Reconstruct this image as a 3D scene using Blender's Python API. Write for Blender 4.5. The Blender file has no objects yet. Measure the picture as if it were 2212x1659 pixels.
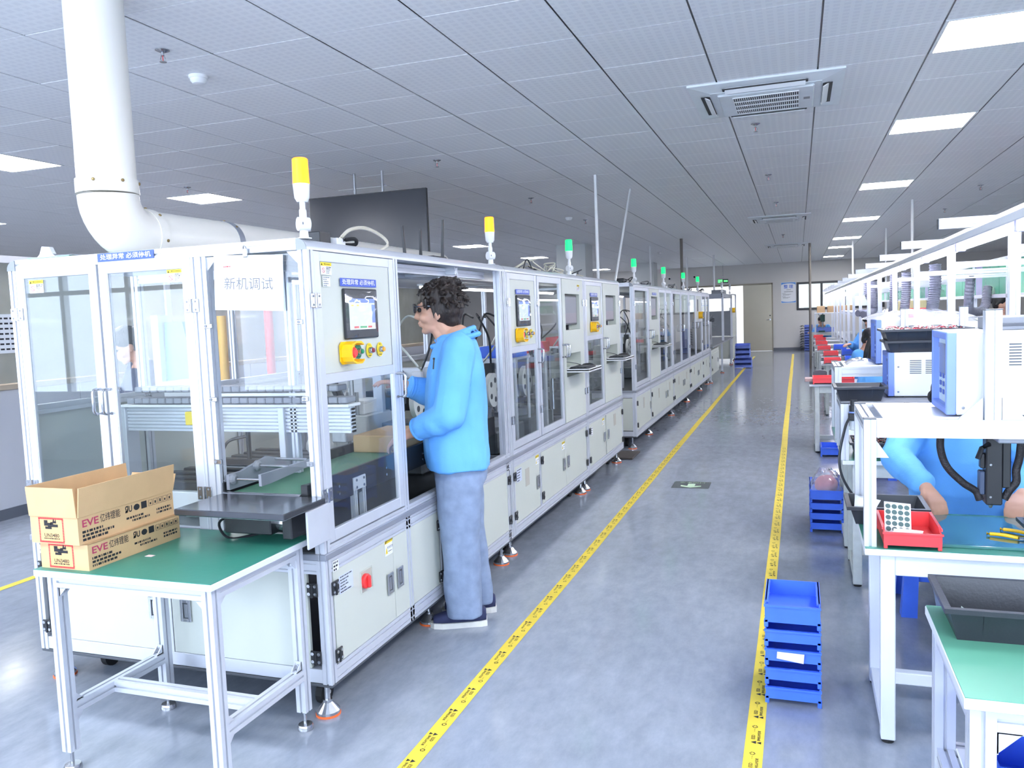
import bpy, bmesh, math, random
from mathutils import Vector, Matrix, noise
random.seed(7)
sc = bpy.context.scene
col = sc.collection
PI = math.pi

# ---------------------------------------------------------------- camera
F_PX, W_PX = 1761.46, 2212.0
cam_d = bpy.data.cameras.new('camera')
cam_d.sensor_fit = 'HORIZONTAL'; cam_d.sensor_width = 36.0
cam_d.lens = 36.0 * F_PX / W_PX
cam_d.clip_start = 0.05; cam_d.clip_end = 200
cam = bpy.data.objects.new('camera', cam_d); col.objects.link(cam)
_yaw, _pit, _rol = (math.radians(a) for a in (-19.444, -4.743, -2.249))
_f = Vector((math.sin(_yaw)*math.cos(_pit), math.cos(_yaw)*math.cos(_pit), math.sin(_pit)))
_r = Vector((math.cos(_yaw), -math.sin(_yaw), 0)); _u = _r.cross(_f)
_r2 = math.cos(_rol)*_r + math.sin(_rol)*_u; _u2 = -math.sin(_rol)*_r + math.cos(_rol)*_u
cam.matrix_world = Matrix(((_r2.x, _u2.x, -_f.x, 0), (_r2.y, _u2.y, -_f.y, 0), (_r2.z, _u2.z, -_f.z, 1.5), (0, 0, 0, 1)))
sc.camera = cam

# ---------------------------------------------------------------- world, sun, exposure
world = bpy.data.worlds.new('sky'); sc.world = world; world.use_nodes = True
_bg = world.node_tree.nodes['Background']
_bg.inputs['Color'].default_value = (0.72, 0.83, 1.0, 1); _bg.inputs['Strength'].default_value = 9.5
PANEL_E, TUBE_E = 48.0, 28.0
vs = sc.view_settings
vs.view_transform = 'Standard'; vs.look = 'None'; vs.gamma = 1.0; vs.use_curve_mapping = False
vs.exposure = 0.38
cy = sc.cycles
cy.max_bounces = 10; cy.diffuse_bounces = 5; cy.glossy_bounces = 4; cy.transmission_bounces = 4; cy.transparent_max_bounces = 24
cy.caustics_reflective = False; cy.caustics_refractive = False; cy.sample_clamp_indirect = 6.0
cy.use_denoising = True

# ---------------------------------------------------------------- materials
MATS = {}
def srgb(r, g, b):
    f = lambda c: c/12.92 if c <= 0.04045 else ((c+0.055)/1.055)**2.4
    return (f(r/255), f(g/255), f(b/255), 1)
def mat(name, rgb, rough=0.5, metal=0.0, var=0.04, scale=6.0, bump=0.0, bscale=60.0, spec=0.5, coat=0.0, aniso=None):
    """Principled material whose colour is gently mottled by a noise texture."""
    if name in MATS: return MATS[name]
    m = bpy.data.materials.new(name); m.use_nodes = True
    nt = m.node_tree; N = nt.nodes; L = nt.links
    p = N['Principled BSDF']; c = srgb(*rgb)
    p.inputs['Roughness'].default_value = rough; p.inputs['Metallic'].default_value = metal
    p.inputs['Specular IOR Level'].default_value = spec; p.inputs['Coat Weight'].default_value = coat
    tc = N.new('ShaderNodeTexCoord'); mp = N.new('ShaderNodeMapping'); L.new(tc.outputs['Object'], mp.inputs['Vector'])
    if aniso: mp.inputs['Scale'].default_value = aniso
    nz = N.new('ShaderNodeTexNoise'); nz.inputs['Scale'].default_value = scale; nz.inputs['Detail'].default_value = 4
    L.new(mp.outputs['Vector'], nz.inputs['Vector'])
    rp = N.new('ShaderNodeValToRGB'); e = rp.color_ramp.elements
    e[0].position = 0.3; e[1].position = 0.7
    e[0].color = tuple(max(0, x*(1-var)) for x in c[:3]) + (1,); e[1].color = tuple(min(1, x*(1+var)) for x in c[:3]) + (1,)
    L.new(nz.outputs['Fac'], rp.inputs['Fac']); L.new(rp.outputs['Color'], p.inputs['Base Color'])
    if bump:
        n2 = N.new('ShaderNodeTexNoise'); n2.inputs['Scale'].default_value = bscale; n2.inputs['Detail'].default_value = 3
        L.new(mp.outputs['Vector'], n2.inputs['Vector'])
        b = N.new('ShaderNodeBump'); b.inputs['Strength'].default_value = bump; b.inputs['Distance'].default_value = 0.01
        L.new(n2.outputs['Fac'], b.inputs['Height']); L.new(b.outputs['Normal'], p.inputs['Normal'])
    MATS[name] = m; return m
def emis(name, rgb, strength, base=None):
    if name in MATS: return MATS[name]
    m = bpy.data.materials.new(name); m.use_nodes = True; p = m.node_tree.nodes['Principled BSDF']
    c = srgb(*rgb); p.inputs['Base Color'].default_value = srgb(*(base or rgb)); p.inputs['Roughness'].default_value = 0.4
    p.inputs['Emission Color'].default_value = c; p.inputs['Emission Strength'].default_value = strength
    MATS[name] = m; return m
def glass(name, tint=(1, 1, 1), rough=0.02, refl=1.0, haze=0.0, haze_rgb=(230, 235, 240)):
    """Thin sheet: tinted see-through plus a Fresnel reflection (and a little surface dust)."""
    if name in MATS: return MATS[name]
    m = bpy.data.materials.new(name); m.use_nodes = True; nt = m.node_tree; N = nt.nodes; L = nt.links
    N.remove(N['Principled BSDF']); out = N['Material Output']
    tr = N.new('ShaderNodeBsdfTransparent'); tr.inputs['Color'].default_value = (*tint, 1)
    gl = N.new('ShaderNodeBsdfGlossy'); gl.inputs['Roughness'].default_value = rough
    lw = N.new('ShaderNodeLayerWeight'); lw.inputs['Blend'].default_value = 0.5      # Facing = 1-cos: Schlick reflectance of a thin sheet
    pw = N.new('ShaderNodeMath'); pw.operation = 'POWER'; pw.inputs[1].default_value = 5.0; L.new(lw.outputs['Facing'], pw.inputs[0])
    mu = N.new('ShaderNodeMath'); mu.operation = 'MULTIPLY_ADD'; mu.inputs[1].default_value = 0.6*refl; mu.inputs[2].default_value = 0.045*refl; L.new(pw.outputs['Value'], mu.inputs[0])
    mx = N.new('ShaderNodeMixShader'); L.new(mu.outputs['Value'], mx.inputs['Fac']); L.new(tr.outputs['BSDF'], mx.inputs[1]); L.new(gl.outputs['BSDF'], mx.inputs[2])
    last = mx
    if haze:
        df = N.new('ShaderNodeBsdfDiffuse'); df.inputs['Color'].default_value = srgb(*haze_rgb)
        tc = N.new('ShaderNodeTexCoord'); nz = N.new('ShaderNodeTexNoise'); nz.inputs['Scale'].default_value = 3.0; L.new(tc.outputs['Object'], nz.inputs['Vector'])
        mr = N.new('ShaderNodeMapRange'); mr.inputs['To Min'].default_value = haze*0.7; mr.inputs['To Max'].default_value = haze*1.3; L.new(nz.outputs['Fac'], mr.inputs['Value'])
        m2 = N.new('ShaderNodeMixShader'); L.new(mr.outputs['Result'], m2.inputs['Fac']); L.new(mx.outputs['Shader'], m2.inputs[1]); L.new(df.outputs['BSDF'], m2.inputs[2]); last = m2
    L.new(last.outputs['Shader'], out.inputs['Surface'])
    MATS[name] = m; return m

M_ALU = mat('aluminium_profile', (214, 217, 224), 0.38, 0.35, 0.03, 8)
M_ALUD = mat('dark_slot', (70, 72, 78), 0.6)
M_GREYALU = mat('grey_belt_metal', (150, 154, 164), 0.4, 0.3)
M_STEEL = mat('bright_steel', (190, 192, 196), 0.22, 0.9, 0.05, 12)
M_PANEL = mat('grey_green_sheet_metal', (203, 207, 197), 0.42, 0.0, 0.015, 3)
M_WHITE = mat('white_paint', (232, 233, 232), 0.4, 0, 0.02)
M_WPLA = mat('white_plastic', (236, 237, 238), 0.35, 0, 0.015)
M_IVORY = mat('ivory_pipe_plastic', (236, 232, 222), 0.3, 0, 0.02, 2)
M_BLACK = mat('black_plastic', (34, 36, 40), 0.38, 0, 0.1)
M_BIN = mat('black_bin_plastic', (44, 47, 54), 0.36, 0, 0.1, 8, 0.06, 120)
M_DGREY = mat('dark_grey_paint', (78, 82, 88), 0.5)
M_MGREY = mat('mid_grey_plastic', (128, 132, 138), 0.45)
M_GREENTOP = mat('green_esd_mat', (56, 132, 114), 0.38, 0, 0.10, 2.5, 0.04, 40)
M_GREENEDGE = mat('pale_table_edge', (222, 225, 228), 0.4)
M_BELT = mat('green_conveyor_belt', (88, 138, 112), 0.5, 0, 0.08, 5)
M_ORANGE = mat('orange_rubber', (240, 112, 52), 0.6)
M_RUB = mat('black_rubber', (26, 27, 29), 0.7)
M_YEL = mat('yellow_plastic', (250, 196, 20), 0.35)
M_RED = mat('red_plastic', (235, 62, 62), 0.35, 0, 0.05)
M_REDBIN = mat('red_bin_plastic', (240, 74, 78), 0.38, 0, 0.05)
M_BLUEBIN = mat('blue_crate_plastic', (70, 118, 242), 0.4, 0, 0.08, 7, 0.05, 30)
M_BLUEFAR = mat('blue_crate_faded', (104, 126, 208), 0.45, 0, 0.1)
M_BLUESIGN = mat('blue_sign_vinyl', (66, 92, 190), 0.45)
M_BLUETRIM = mat('periwinkle_trim', (120, 146, 222), 0.4)
M_PAPER = mat('white_paper', (240, 242, 246), 0.7, 0, 0.01)
M_INK = mat('black_ink', (34, 34, 38), 0.7)
M_GINK = mat('grey_ink', (110, 112, 120), 0.7)
M_WINK = mat('white_ink', (240, 242, 250), 0.6)
M_REDINK = mat('red_ink', (214, 60, 66), 0.7)
M_YSTICK = mat('yellow_sticker', (244, 214, 48), 0.5)
M_CARD = mat('cardboard', (205, 170, 126), 0.8, 0, 0.04, 14, 0.05, 200)
M_CARDIN = mat('cardboard_inside', (178, 142, 108), 0.85, 0, 0.05, 14)
M_GLASS = glass('clear_door_glass', (0.965, 0.985, 0.98), 0.01, 1.0, 0.015)
M_ACRY = glass('clear_acrylic', (0.985, 0.99, 1.0), 0.01, 0.9, 0.02)
M_SMOKE = glass('grey_door_glass', (0.80, 0.84, 0.84), 0.01, 1.2, 0.03)
M_HAIR = mat('dark_brown_hair', (40, 31, 27), 0.5, 0, 0.4, 30, 0.6, 90, aniso=(1, 1, 0.25))
M_HAIRB = mat('black_hair', (27, 25, 27), 0.42, 0, 0.4, 30, 0.6, 90, aniso=(1, 1, 0.25))
M_SKIN = mat('skin', (214, 164, 138), 0.5, 0, 0.06, 12)
M_JACKET = mat('sky_blue_work_jacket', (108, 182, 250), 0.75, 0, 0.05, 9, 0.12, 160)
M_DENIM = mat('washed_blue_denim', (134, 150, 176), 0.85, 0, 0.14, 16, 0.12, 260)
M_NAVY = mat('navy_canvas', (44, 50, 84), 0.8, 0, 0.08, 30, 0.1, 200)
M_SOLE = mat('off_white_rubber', (226, 224, 216), 0.6, 0, 0.05, 20)

# ---------------------------------------------------------------- mesh builder
class MB:
    def __init__(s): s.v = []; s.f = []; s.m = []; s.mi = 0
    def add(s, vs_, fs_):
        b = len(s.v); s.v += [Vector(p) for p in vs_]
        for f in fs_: s.f.append([b+i for i in f]); s.m.append(s.mi)
        return s
    def slot(s, i): s.mi = i; return s
    def box(s, x0, x1, y0, y1, z0, z1):
        if x0 > x1: x0, x1 = x1, x0
        if y0 > y1: y0, y1 = y1, y0
        if z0 > z1: z0, z1 = z1, z0
        return s.add([(x0,y0,z0),(x1,y0,z0),(x1,y1,z0),(x0,y1,z0),(x0,y0,z1),(x1,y0,z1),(x1,y1,z1),(x0,y1,z1)],
                     [(0,3,2,1),(4,5,6,7),(0,1,5,4),(1,2,6,5),(2,3,7,6),(3,0,4,7)])
    def bbox(s, x0, x1, y0, y1, z0, z1, b=0.004):
        """box with chamfered edges"""
        if x0 > x1: x0, x1 = x1, x0
        if y0 > y1: y0, y1 = y1, y0
        if z0 > z1: z0, z1 = z1, z0
        b = min(b, (x1-x0)/2.01, (y1-y0)/2.01, (z1-z0)/2.01)
        X = (x0, x1); Y = (y0, y1); Z = (z0, z1); V = []; idx = {}
        for i in (0, 1):
            for j in (0, 1):
                for k in (0, 1):
                    c = Vector((X[i], Y[j], Z[k])); d = Vector(((b, -b)[i], (b, -b)[j], (b, -b)[k]))
                    for a in range(3):
                        p = c.copy()
                        for q in range(3):
                            if q != a: p[q] += d[q]
                        idx[i,j,k,a] = len(V); V.append(p)
        F = []
        for a in range(3):
            o = [q for q in range(3) if q != a]
            for sgn in (0, 1):
                t = []
                for (u, w) in ((0,0),(1,0),(1,1),(0,1)):
                    key = [0,0,0]; key[a] = sgn; key[o[0]] = u; key[o[1]] = w; t.append(idx[key[0],key[1],key[2],a])
                F.append(t)
        for a in range(3):
            o = [q for q in range(3) if q != a]
            for u in (0,1):
                for w in (0,1):
                    k0 = [0,0,0]; k0[o[0]] = u; k0[o[1]] = w; k1 = list(k0); k1[a] = 1
                    F.append([idx[(*k0,o[0])], idx[(*k0,o[1])], idx[(*k1,o[1])], idx[(*k1,o[0])]])
        for i in (0,1):
            for j in (0,1):
                for k in (0,1): F.append([idx[i,j,k,0], idx[i,j,k,1], idx[i,j,k,2]])
        return s.add(V, F)
    def quad(s, a, b, c, d): return s.add([a, b, c, d], [(0, 1, 2, 3)])
    def frame_of(s, d):
        d = Vector(d).normalized(); up = Vector((0,0,1)) if abs(d.z) < 0.95 else Vector((1,0,0))
        a = d.cross(up).normalized(); return a, a.cross(d).normalized()
    def cyl(s, p0, p1, r0, r1=None, n=12, cap=True):
        p0 = Vector(p0); p1 = Vector(p1); r1 = r0 if r1 is None else r1; a, b = s.frame_of(p1-p0)
        V = []; 
        for p, r in ((p0, r0), (p1, r1)):
            for i in range(n):
                t = 2*PI*i/n; V.append(p + a*(r*math.cos(t)) + b*(r*math.sin(t)))
        F = [(i, (i+1) % n, n+(i+1) % n, n+i) for i in range(n)]
        if cap: F += [tuple(range(n-1, -1, -1)), tuple(range(n, 2*n))]
        return s.add(V, F)
    def lathe(s, prof, o=(0,0,0), ax=(0,0,1), n=16):
        """prof: list of (radius, height along ax)"""
        o = Vector(o); ax = Vector(ax).normalized(); a, b = s.frame_of(ax); V = []; F = []
        for r, h in prof:
            for i in range(n):
                t = 2*PI*i/n; V.append(o + ax*h + a*(r*math.cos(t)) + b*(r*math.sin(t)))
        for k in range(len(prof)-1):
            for i in range(n): F.append((k*n+i, k*n+(i+1) % n, (k+1)*n+(i+1) % n, (k+1)*n+i))
        F.append(tuple(range(n-1, -1, -1))); F.append(tuple(range((len(prof)-1)*n, len(prof)*n)))
        return s.add(V, F)
    def tube(s, pts, r, n=8, rad=None):
        pts = [Vector(p) for p in pts]; V = []; F = []; pa = None
        for k, p in enumerate(pts):
            d = (pts[min(k+1, len(pts)-1)] - pts[max(k-1, 0)]).normalized()
            if pa is None: a, b = s.frame_of(d)
            else:
                a = (pa - d*pa.dot(d)).normalized(); b = d.cross(a)
            pa = a; rr = rad[k] if rad else r
            for i in range(n):
                t = 2*PI*i/n; V.append(p + a*(rr*math.cos(t)) + b*(rr*math.sin(t)))
        for k in range(len(pts)-1):
            for i in range(n): F.append((k*n+i, k*n+(i+1) % n, (k+1)*n+(i+1) % n, (k+1)*n+i))
        F.append(tuple(range(n-1, -1, -1))); F.append(tuple(range((len(pts)-1)*n, len(pts)*n)))
        return s.add(V, F)
    def sphere(s, c, r, nu=12, nv=8):
        c = Vector(c); r = Vector((r, r, r)) if not hasattr(r, '__len__') else Vector(r); V = [c+Vector((0,0,-r.z))]; F = []
        for j in range(1, nv):
            ph = -PI/2 + PI*j/nv
            for i in range(nu):
                t = 2*PI*i/nu; V.append(c + Vector((r.x*math.cos(ph)*math.cos(t), r.y*math.cos(ph)*math.sin(t), r.z*math.sin(ph))))
        V.append(c+Vector((0,0,r.z)))
        for i in range(nu): F.append((0, 1+(i+1) % nu, 1+i)); F.append((len(V)-1, 1+(nv-2)*nu+i, 1+(nv-2)*nu+(i+1) % nu))
        for j in range(nv-2):
            for i in range(nu):
                a = 1+j*nu; F.append((a+i, a+(i+1) % nu, a+nu+(i+1) % nu, a+nu+i))
        return s.add(V, F)
    def prism(s, poly, o, ux, uy, d):
        """extrude 2D polygon (in plane o+ux*u+uy*v) by vector d"""
        o = Vector(o); ux = Vector(ux); uy = Vector(uy); d = Vector(d); n = len(poly)
        A = [o + ux*u + uy*v for u, v in poly]; V = A + [p+d for p in A]
        F = [(i, (i+1) % n, n+(i+1) % n, n+i) for i in range(n)] + [tuple(range(n-1, -1, -1)), tuple(range(n, 2*n))]
        return s.add(V, F)
    def profile(s, p0, p1, w=0.04, h=None, up=(0,0,1), slots=(1,1,1,1), sd=0.007, sw=0.008):
        """slotted aluminium bar from p0 to p1; w across, h along up; slots on +a,+b,-a,-b sides (count)"""
        p0 = Vector(p0); p1 = Vector(p1); h = w if h is None else h; d = (p1-p0)
        up = Vector(up)
        if abs(d.normalized().dot(up)) > 0.95: up = Vector((0,1,0))
        a = d.cross(up).normalized(); b = a.cross(d).normalized(); W = w/2; H = h/2; poly = []
        def side(c0, c1, nrm, k, L):
            out = [c0]
            e = (c1-c0).normalized()
            for q in range(k):
                m = c0 + (c1-c0)*((q+0.5)/k)
                out += [m-e*sw/2, m-e*sw/2-nrm*sd, m+e*sw/2-nrm*sd, m+e*sw/2]
            return out
        V2 = Vector
        c = [V2((W,-H)), V2((W,H)), V2((-W,H)), V2((-W,-H))]
        nr = [V2((1,0)), V2((0,1)), V2((-1,0)), V2((0,-1))]
        for i in range(4): poly += side(c[i], c[(i+1) % 4], nr[i], slots[i], 0)
        n = len(poly)
        A = [p0 + a*p.x + b*p.y for p in poly]; B = [q + d for q in A]
        F = [(i, (i+1) % n, n+(i+1) % n, n+i) for i in range(n)] + [tuple(range(n-1, -1, -1)), tuple(range(n, 2*n))]
        return s.add(A+B, F)
    def xform(s, M, start=0):
        for i in range(start, len(s.v)): s.v[i] = M @ s.v[i]
        return s
    def obj(s, name, mats, parent=None, smooth=False, org=None, fix=True):
        """link as one mesh; world coordinates in, stored relative to the parent thing's origin"""
        o0 = Vector(org) if org is not None else (ORG.get(parent.name, Vector((0,0,0))) if parent else Vector((0,0,0)))
        me = bpy.data.meshes.new(name)
        me.from_pydata([v-o0 for v in s.v], [], s.f)
        if not isinstance(mats, (list, tuple)): mats = [mats]
        for m in mats: me.materials.append(m)
        if len(mats) > 1: me.polygons.foreach_set('material_index', s.m)
        if fix:
            bm = bmesh.new(); bm.from_mesh(me); bmesh.ops.recalc_face_normals(bm, faces=bm.faces); bm.to_mesh(me); bm.free()
        if smooth: me.polygons.foreach_set('use_smooth', [True]*len(me.polygons)); smooth_by_angle(me)
        o = bpy.data.objects.new(name, me); col.objects.link(o)
        if parent: o.parent = parent; ORG[o.name] = o0
        else: o.location = o0; ORG[o.name] = o0
        return o
def smooth_by_angle(me, ang=0.7):
    bm = bmesh.new(); bm.from_mesh(me)
    for e in bm.edges:
        if len(e.link_faces) == 2 and e.calc_face_angle(0) > ang: e.smooth = False
    bm.to_mesh(me); bm.free()
ORG = {}
def tag(o, label=None, cat=None, group=None, kind=None):
    if label: o['label'] = label
    if cat: o['category'] = cat
    if group: o['group'] = group
    if kind: o['kind'] = kind
    return o
def thing(name, label, cat, loc=(0,0,0), group=None):
    o = bpy.data.objects.new(name, None); col.objects.link(o); o.location = loc; o.empty_display_size = 0.1
    ORG[o.name] = Vector(loc); return tag(o, label, cat, group)
def copy_tree(o, parent=None):
    c = o.copy(); col.objects.link(c); c.parent = parent
    ORG[c.name] = ORG.get(o.name, Vector((0,0,0)))
    for ch in list(o.children): copy_tree(ch, c)
    return c
def dup(o, loc, label=None, rz=None, group=None, scale=None):
    c = copy_tree(o); c.location = loc; ORG[c.name] = Vector(loc)
    if rz is not None: c.rotation_euler = (0, 0, rz)
    if label: c['label'] = label
    if group: c['group'] = group
    if scale: c.scale = scale
    return c
def struct(o): o['kind'] = 'structure'; return o
def stuff(o): o['kind'] = 'stuff'; return o

_tcache = {}
def text2d(body, h, align='CENTER', bold=0.0):
    """outline of a line of lettering as (verts2d, faces), cap height about h, centred on the origin"""
    key = (body, align, bold)
    if key not in _tcache:
        cu = bpy.data.curves.new('lettering', 'FONT'); cu.body = body; cu.size = 1.0; cu.align_x = align; cu.align_y = 'CENTER'
        cu.resolution_u = 2; cu.offset = bold
        ob = bpy.data.objects.new('lettering', cu); col.objects.link(ob)
        dg = bpy.context.evaluated_depsgraph_get(); dg.update()
        me = ob.evaluated_get(dg).to_mesh()
        V = [(v.co.x, v.co.y) for v in me.vertices]; Fs = [tuple(p.vertices) for p in me.polygons]
        ob.evaluated_get(dg).to_mesh_clear()
        bpy.data.objects.remove(ob); bpy.data.curves.remove(cu)
        _tcache[key] = (V, Fs)
    V, Fs = _tcache[key]; s = h/0.73
    return [(x*s, y*s) for x, y in V], Fs
def text(mb, body, h, o, ux, uy, align='CENTER', sx=1.0, bold=0.0, fit=None):
    V, Fs = text2d(body, h, align, bold)
    if fit and V: sx = fit/(max(p[0] for p in V)-min(p[0] for p in V))
    o = Vector(o); ux = Vector(ux); uy = Vector(uy)
    if V: mb.add([o + ux*(x*sx) + uy*y for x, y in V], Fs)
    return mb
def arc(c, r, a0, a1, n, ux=(1,0,0), uy=(0,0,1)):
    c = Vector(c); ux = Vector(ux); uy = Vector(uy)
    return [c + ux*(r*math.cos(a0+(a1-a0)*i/n)) + uy*(r*math.sin(a0+(a1-a0)*i/n)) for i in range(n+1)]
def bez(pts, n=16):
    """Catmull-Rom through points"""
    P = [Vector(p) for p in pts]; P = [P[0]*2-P[1]] + P + [P[-1]*2-P[-2]]; out = []
    for k in range(1, len(P)-2):
        for i in range(n):
            t = i/n; a, b, c, d = P[k-1], P[k], P[k+1], P[k+2]
            out.append(0.5*((2*b) + (c-a)*t + (2*a-5*b+4*c-d)*t*t + (3*b-a-3*c+d)*t**3))
    out.append(P[-2]); return out
EX, EY, EZ = Vector((1,0,0)), Vector((0,1,0)), Vector((0,0,1))
# ================================================================ ROOM
ZC = 2.925
YB, YF, XL, XR = 28.8, -2.2, -13.6, 6.2
def floor_material():
    m = bpy.data.materials.new('blue_grey_epoxy_floor'); m.use_nodes = True; nt = m.node_tree; N = nt.nodes; L = nt.links
    p = N['Principled BSDF']; tc = N.new('ShaderNodeTexCoord')
    def noise_(sc_, det=5, aniso=None, rough=0.55):
        mp = N.new('ShaderNodeMapping'); L.new(tc.outputs['Object'], mp.inputs['Vector'])
        if aniso: mp.inputs['Scale'].default_value = aniso
        n = N.new('ShaderNodeTexNoise'); n.inputs['Scale'].default_value = sc_; n.inputs['Detail'].default_value = det; n.inputs['Roughness'].default_value = rough
        L.new(mp.outputs['Vector'], n.inputs['Vector']); return n
    n1 = noise_(0.9); n2 = noise_(14, 6, (1, 0.45, 1), 0.7)
    r1 = N.new('ShaderNodeValToRGB'); e = r1.color_ramp.elements; e[0].position = .3; e[1].position = .72
    e[0].color = srgb(136, 144, 157); e[1].color = srgb(154, 161, 173); L.new(n1.outputs['Fac'], r1.inputs['Fac'])
    r2 = N.new('ShaderNodeValToRGB'); e = r2.color_ramp.elements; e[0].position = .35; e[1].position = .75
    e[0].color = (.78, .78, .79, 1); e[1].color = (1.12, 1.12, 1.12, 1); L.new(n2.outputs['Fac'], r2.inputs['Fac'])
    mx = N.new('ShaderNodeMix'); mx.data_type = 'RGBA'; mx.blend_type = 'MULTIPLY'; mx.inputs['Factor'].default_value = 0.75
    L.new(r1.outputs['Color'], mx.inputs[6]); L.new(r2.outputs['Color'], mx.inputs[7]); L.new(mx.outputs[2], p.inputs['Base Color'])
    mr = N.new('ShaderNodeMapRange'); mr.inputs['To Min'].default_value = 0.06; mr.inputs['To Max'].default_value = 0.22
    L.new(n2.outputs['Fac'], mr.inputs['Value']); L.new(mr.outputs['Result'], p.inputs['Roughness'])
    p.inputs['Specular IOR Level'].default_value = 0.55
    n3 = noise_(2.2, 3); b = N.new('ShaderNodeBump'); b.inputs['Strength'].default_value = 0.05; b.inputs['Distance'].default_value = 0.02
    L.new(n3.outputs['Fac'], b.inputs['Height']); L.new(b.outputs['Normal'], p.inputs['Normal'])
    return m
M_FLOOR = floor_material()
M_WALL = mat('off_white_wall_paint', (214, 211, 207), 0.7, 0, 0.015, 1.5, 0.03, 80)
M_WALLW = mat('white_wall_paint', (234, 235, 236), 0.7, 0, 0.01, 1.5)
M_BASEB = mat('grey_skirting', (112, 116, 126), 0.5)
M_PLENUM = mat('dark_ceiling_void', (58, 58, 62), 0.9)
M_GRID = mat('ceiling_grid_metal', (96, 97, 100), 0.35, 0.4)
def tile_material():
    m = bpy.data.materials.new('perforated_ceiling_tile'); m.use_nodes = True; nt = m.node_tree; N = nt.nodes; L = nt.links
    p = N['Principled BSDF']; p.inputs['Roughness'].default_value = 0.45
    tc = N.new('ShaderNodeTexCoord'); sx = N.new('ShaderNodeSeparateXYZ'); L.new(tc.outputs['Object'], sx.inputs['Vector'])
    def sq(sock, per):
        a = N.new('ShaderNodeMath'); a.operation = 'MULTIPLY'; a.inputs[1].default_value = 2*PI/per; L.new(sock, a.inputs[0])
        b = N.new('ShaderNodeMath'); b.operation = 'SINE'; L.new(a.outputs['Value'], b.inputs[0])
        c = N.new('ShaderNodeMath'); c.operation = 'GREATER_THAN'; c.inputs[1].default_value = -0.35; L.new(b.outputs['Value'], c.inputs[0]); return c
    k = N.new('ShaderNodeMath'); k.operation = 'MULTIPLY'; L.new(sq(sx.outputs['X'], 0.0492).outputs['Value'], k.inputs[0]); L.new(sq(sx.outputs['Y'], 0.0496).outputs['Value'], k.inputs[1])
    fine = N.new('ShaderNodeMath'); fine.operation = 'MULTIPLY'; L.new(sq(sx.outputs['Y'], 0.0072).outputs['Value'], fine.inputs[0]); L.new(k.outputs['Value'], fine.inputs[1])
    mx = N.new('ShaderNodeMix'); mx.data_type = 'RGBA'; mx.inputs[6].default_value = srgb(240, 240, 241); mx.inputs[7].default_value = srgb(228, 228, 231)
    L.new(fine.outputs['Value'], mx.inputs['Factor']); L.new(mx.outputs[2], p.inputs['Base Color']); return m
M_TILE = tile_material()

mb = MB(); mb.box(XL-.2, XR+.2, YF-.2, 34, -.12, 0)
struct(tag(mb.obj('floor', M_FLOOR), 'glossy blue grey epoxy factory floor', 'floor'))
# --- ceiling: dark void, hanging grid, tiles
mb = MB(); mb.box(XL-.2, XR+.2, YF-.2, YB+.1, ZC+.03, ZC+.13)
ceiling = struct(tag(mb.obj('ceiling', M_PLENUM), 'suspended ceiling of pale perforated metal tiles', 'ceiling'))
GX = [0.127+0.6*k for k in range(-24, 12)]; GY = [4.84+0.6*k for k in range(-12, 42)]
GX = [g for g in GX if XL < g < XR]; GY = [g for g in GY if YF < g < YB]
mb = MB()
for g in GX: mb.box(g-.012, g+.012, YF, YB, ZC+.008, ZC+.02)
for g in GY: mb.box(XL, XR, g-.008, g+.008, ZC+.008, ZC+.018)
mb.obj('ceiling_grid', M_GRID, ceiling)
LIGHT_R = [4.84, 7.24, 10.84, 15.04, 19.24, 22.24, 26.44]
LIGHT_L = [4.84, 7.24, 11.44, 15.04, 19.24, 22.84, 26.44]
XRL, XLL = 0.727, -6.473
lit = [(XRL, y) for y in LIGHT_R] + [(XLL, y) for y in LIGHT_L] + [(XRL, 2.44), (XRL, 0.04), (XLL, 2.44), (XLL, 0.04), (-10.073, 7.24), (-10.073, 11.44), (-10.073, 16.24), (-2.873, 0.04)] + [(4.327, y) for y in (4.84, 9.64, 14.44, 19.24)]
unlit = [(-4.673, 7.84), (-2.873, 19.84), (-2.873, 23.44)]
holes = set((round(a, 2), round(b, 2)) for a, b in lit+unlit)
cells = []
for x in [GX[0]-.6]+GX:
    for y in [GY[0]-.6]+GY:
        if (round(x, 2), round(y, 2)) in holes: continue
        x1, y1 = min(x+.6, XR), min(y+.6, YB)
        cells.append((max(x, XL), x1, max(y, YF), y1))
def in_view(c):
    x, y = (c[0]+c[1])/2, (c[2]+c[3])/2
    a = math.degrees(math.atan2(x, y)); return y > 2.2 and -55 < a < 17
near = sorted([c for c in cells if in_view(c) and c[1]-c[0] > .59 and c[3]-c[2] > .59], key=lambda c: (c[0]+.3)**2+(c[2]+.3)**2)[:300]
nset = set(near)
tm = MB(); tm.bbox(0.005, 0.595, 0.0025, 0.5975, 0, 0.006, 0.002)
t0 = None
for i, c in enumerate(near):
    if t0 is None: t0 = tm.obj('ceiling_tile', M_TILE, ceiling, org=(0, 0, 0)); t0.location = (c[0], c[2], ZC)
    else:
        t = t0.copy(); col.objects.link(t); t.location = (c[0], c[2], ZC + random.uniform(-.0005, .001))
mb = MB()
for c in cells:
    if c not in nset: mb.box(c[0]+.005, c[1]-.005, c[2]+.0025, c[3]-.0025, ZC, ZC+.006)
stuff(mb.obj('ceiling_tile_field', M_TILE, ceiling))

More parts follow.
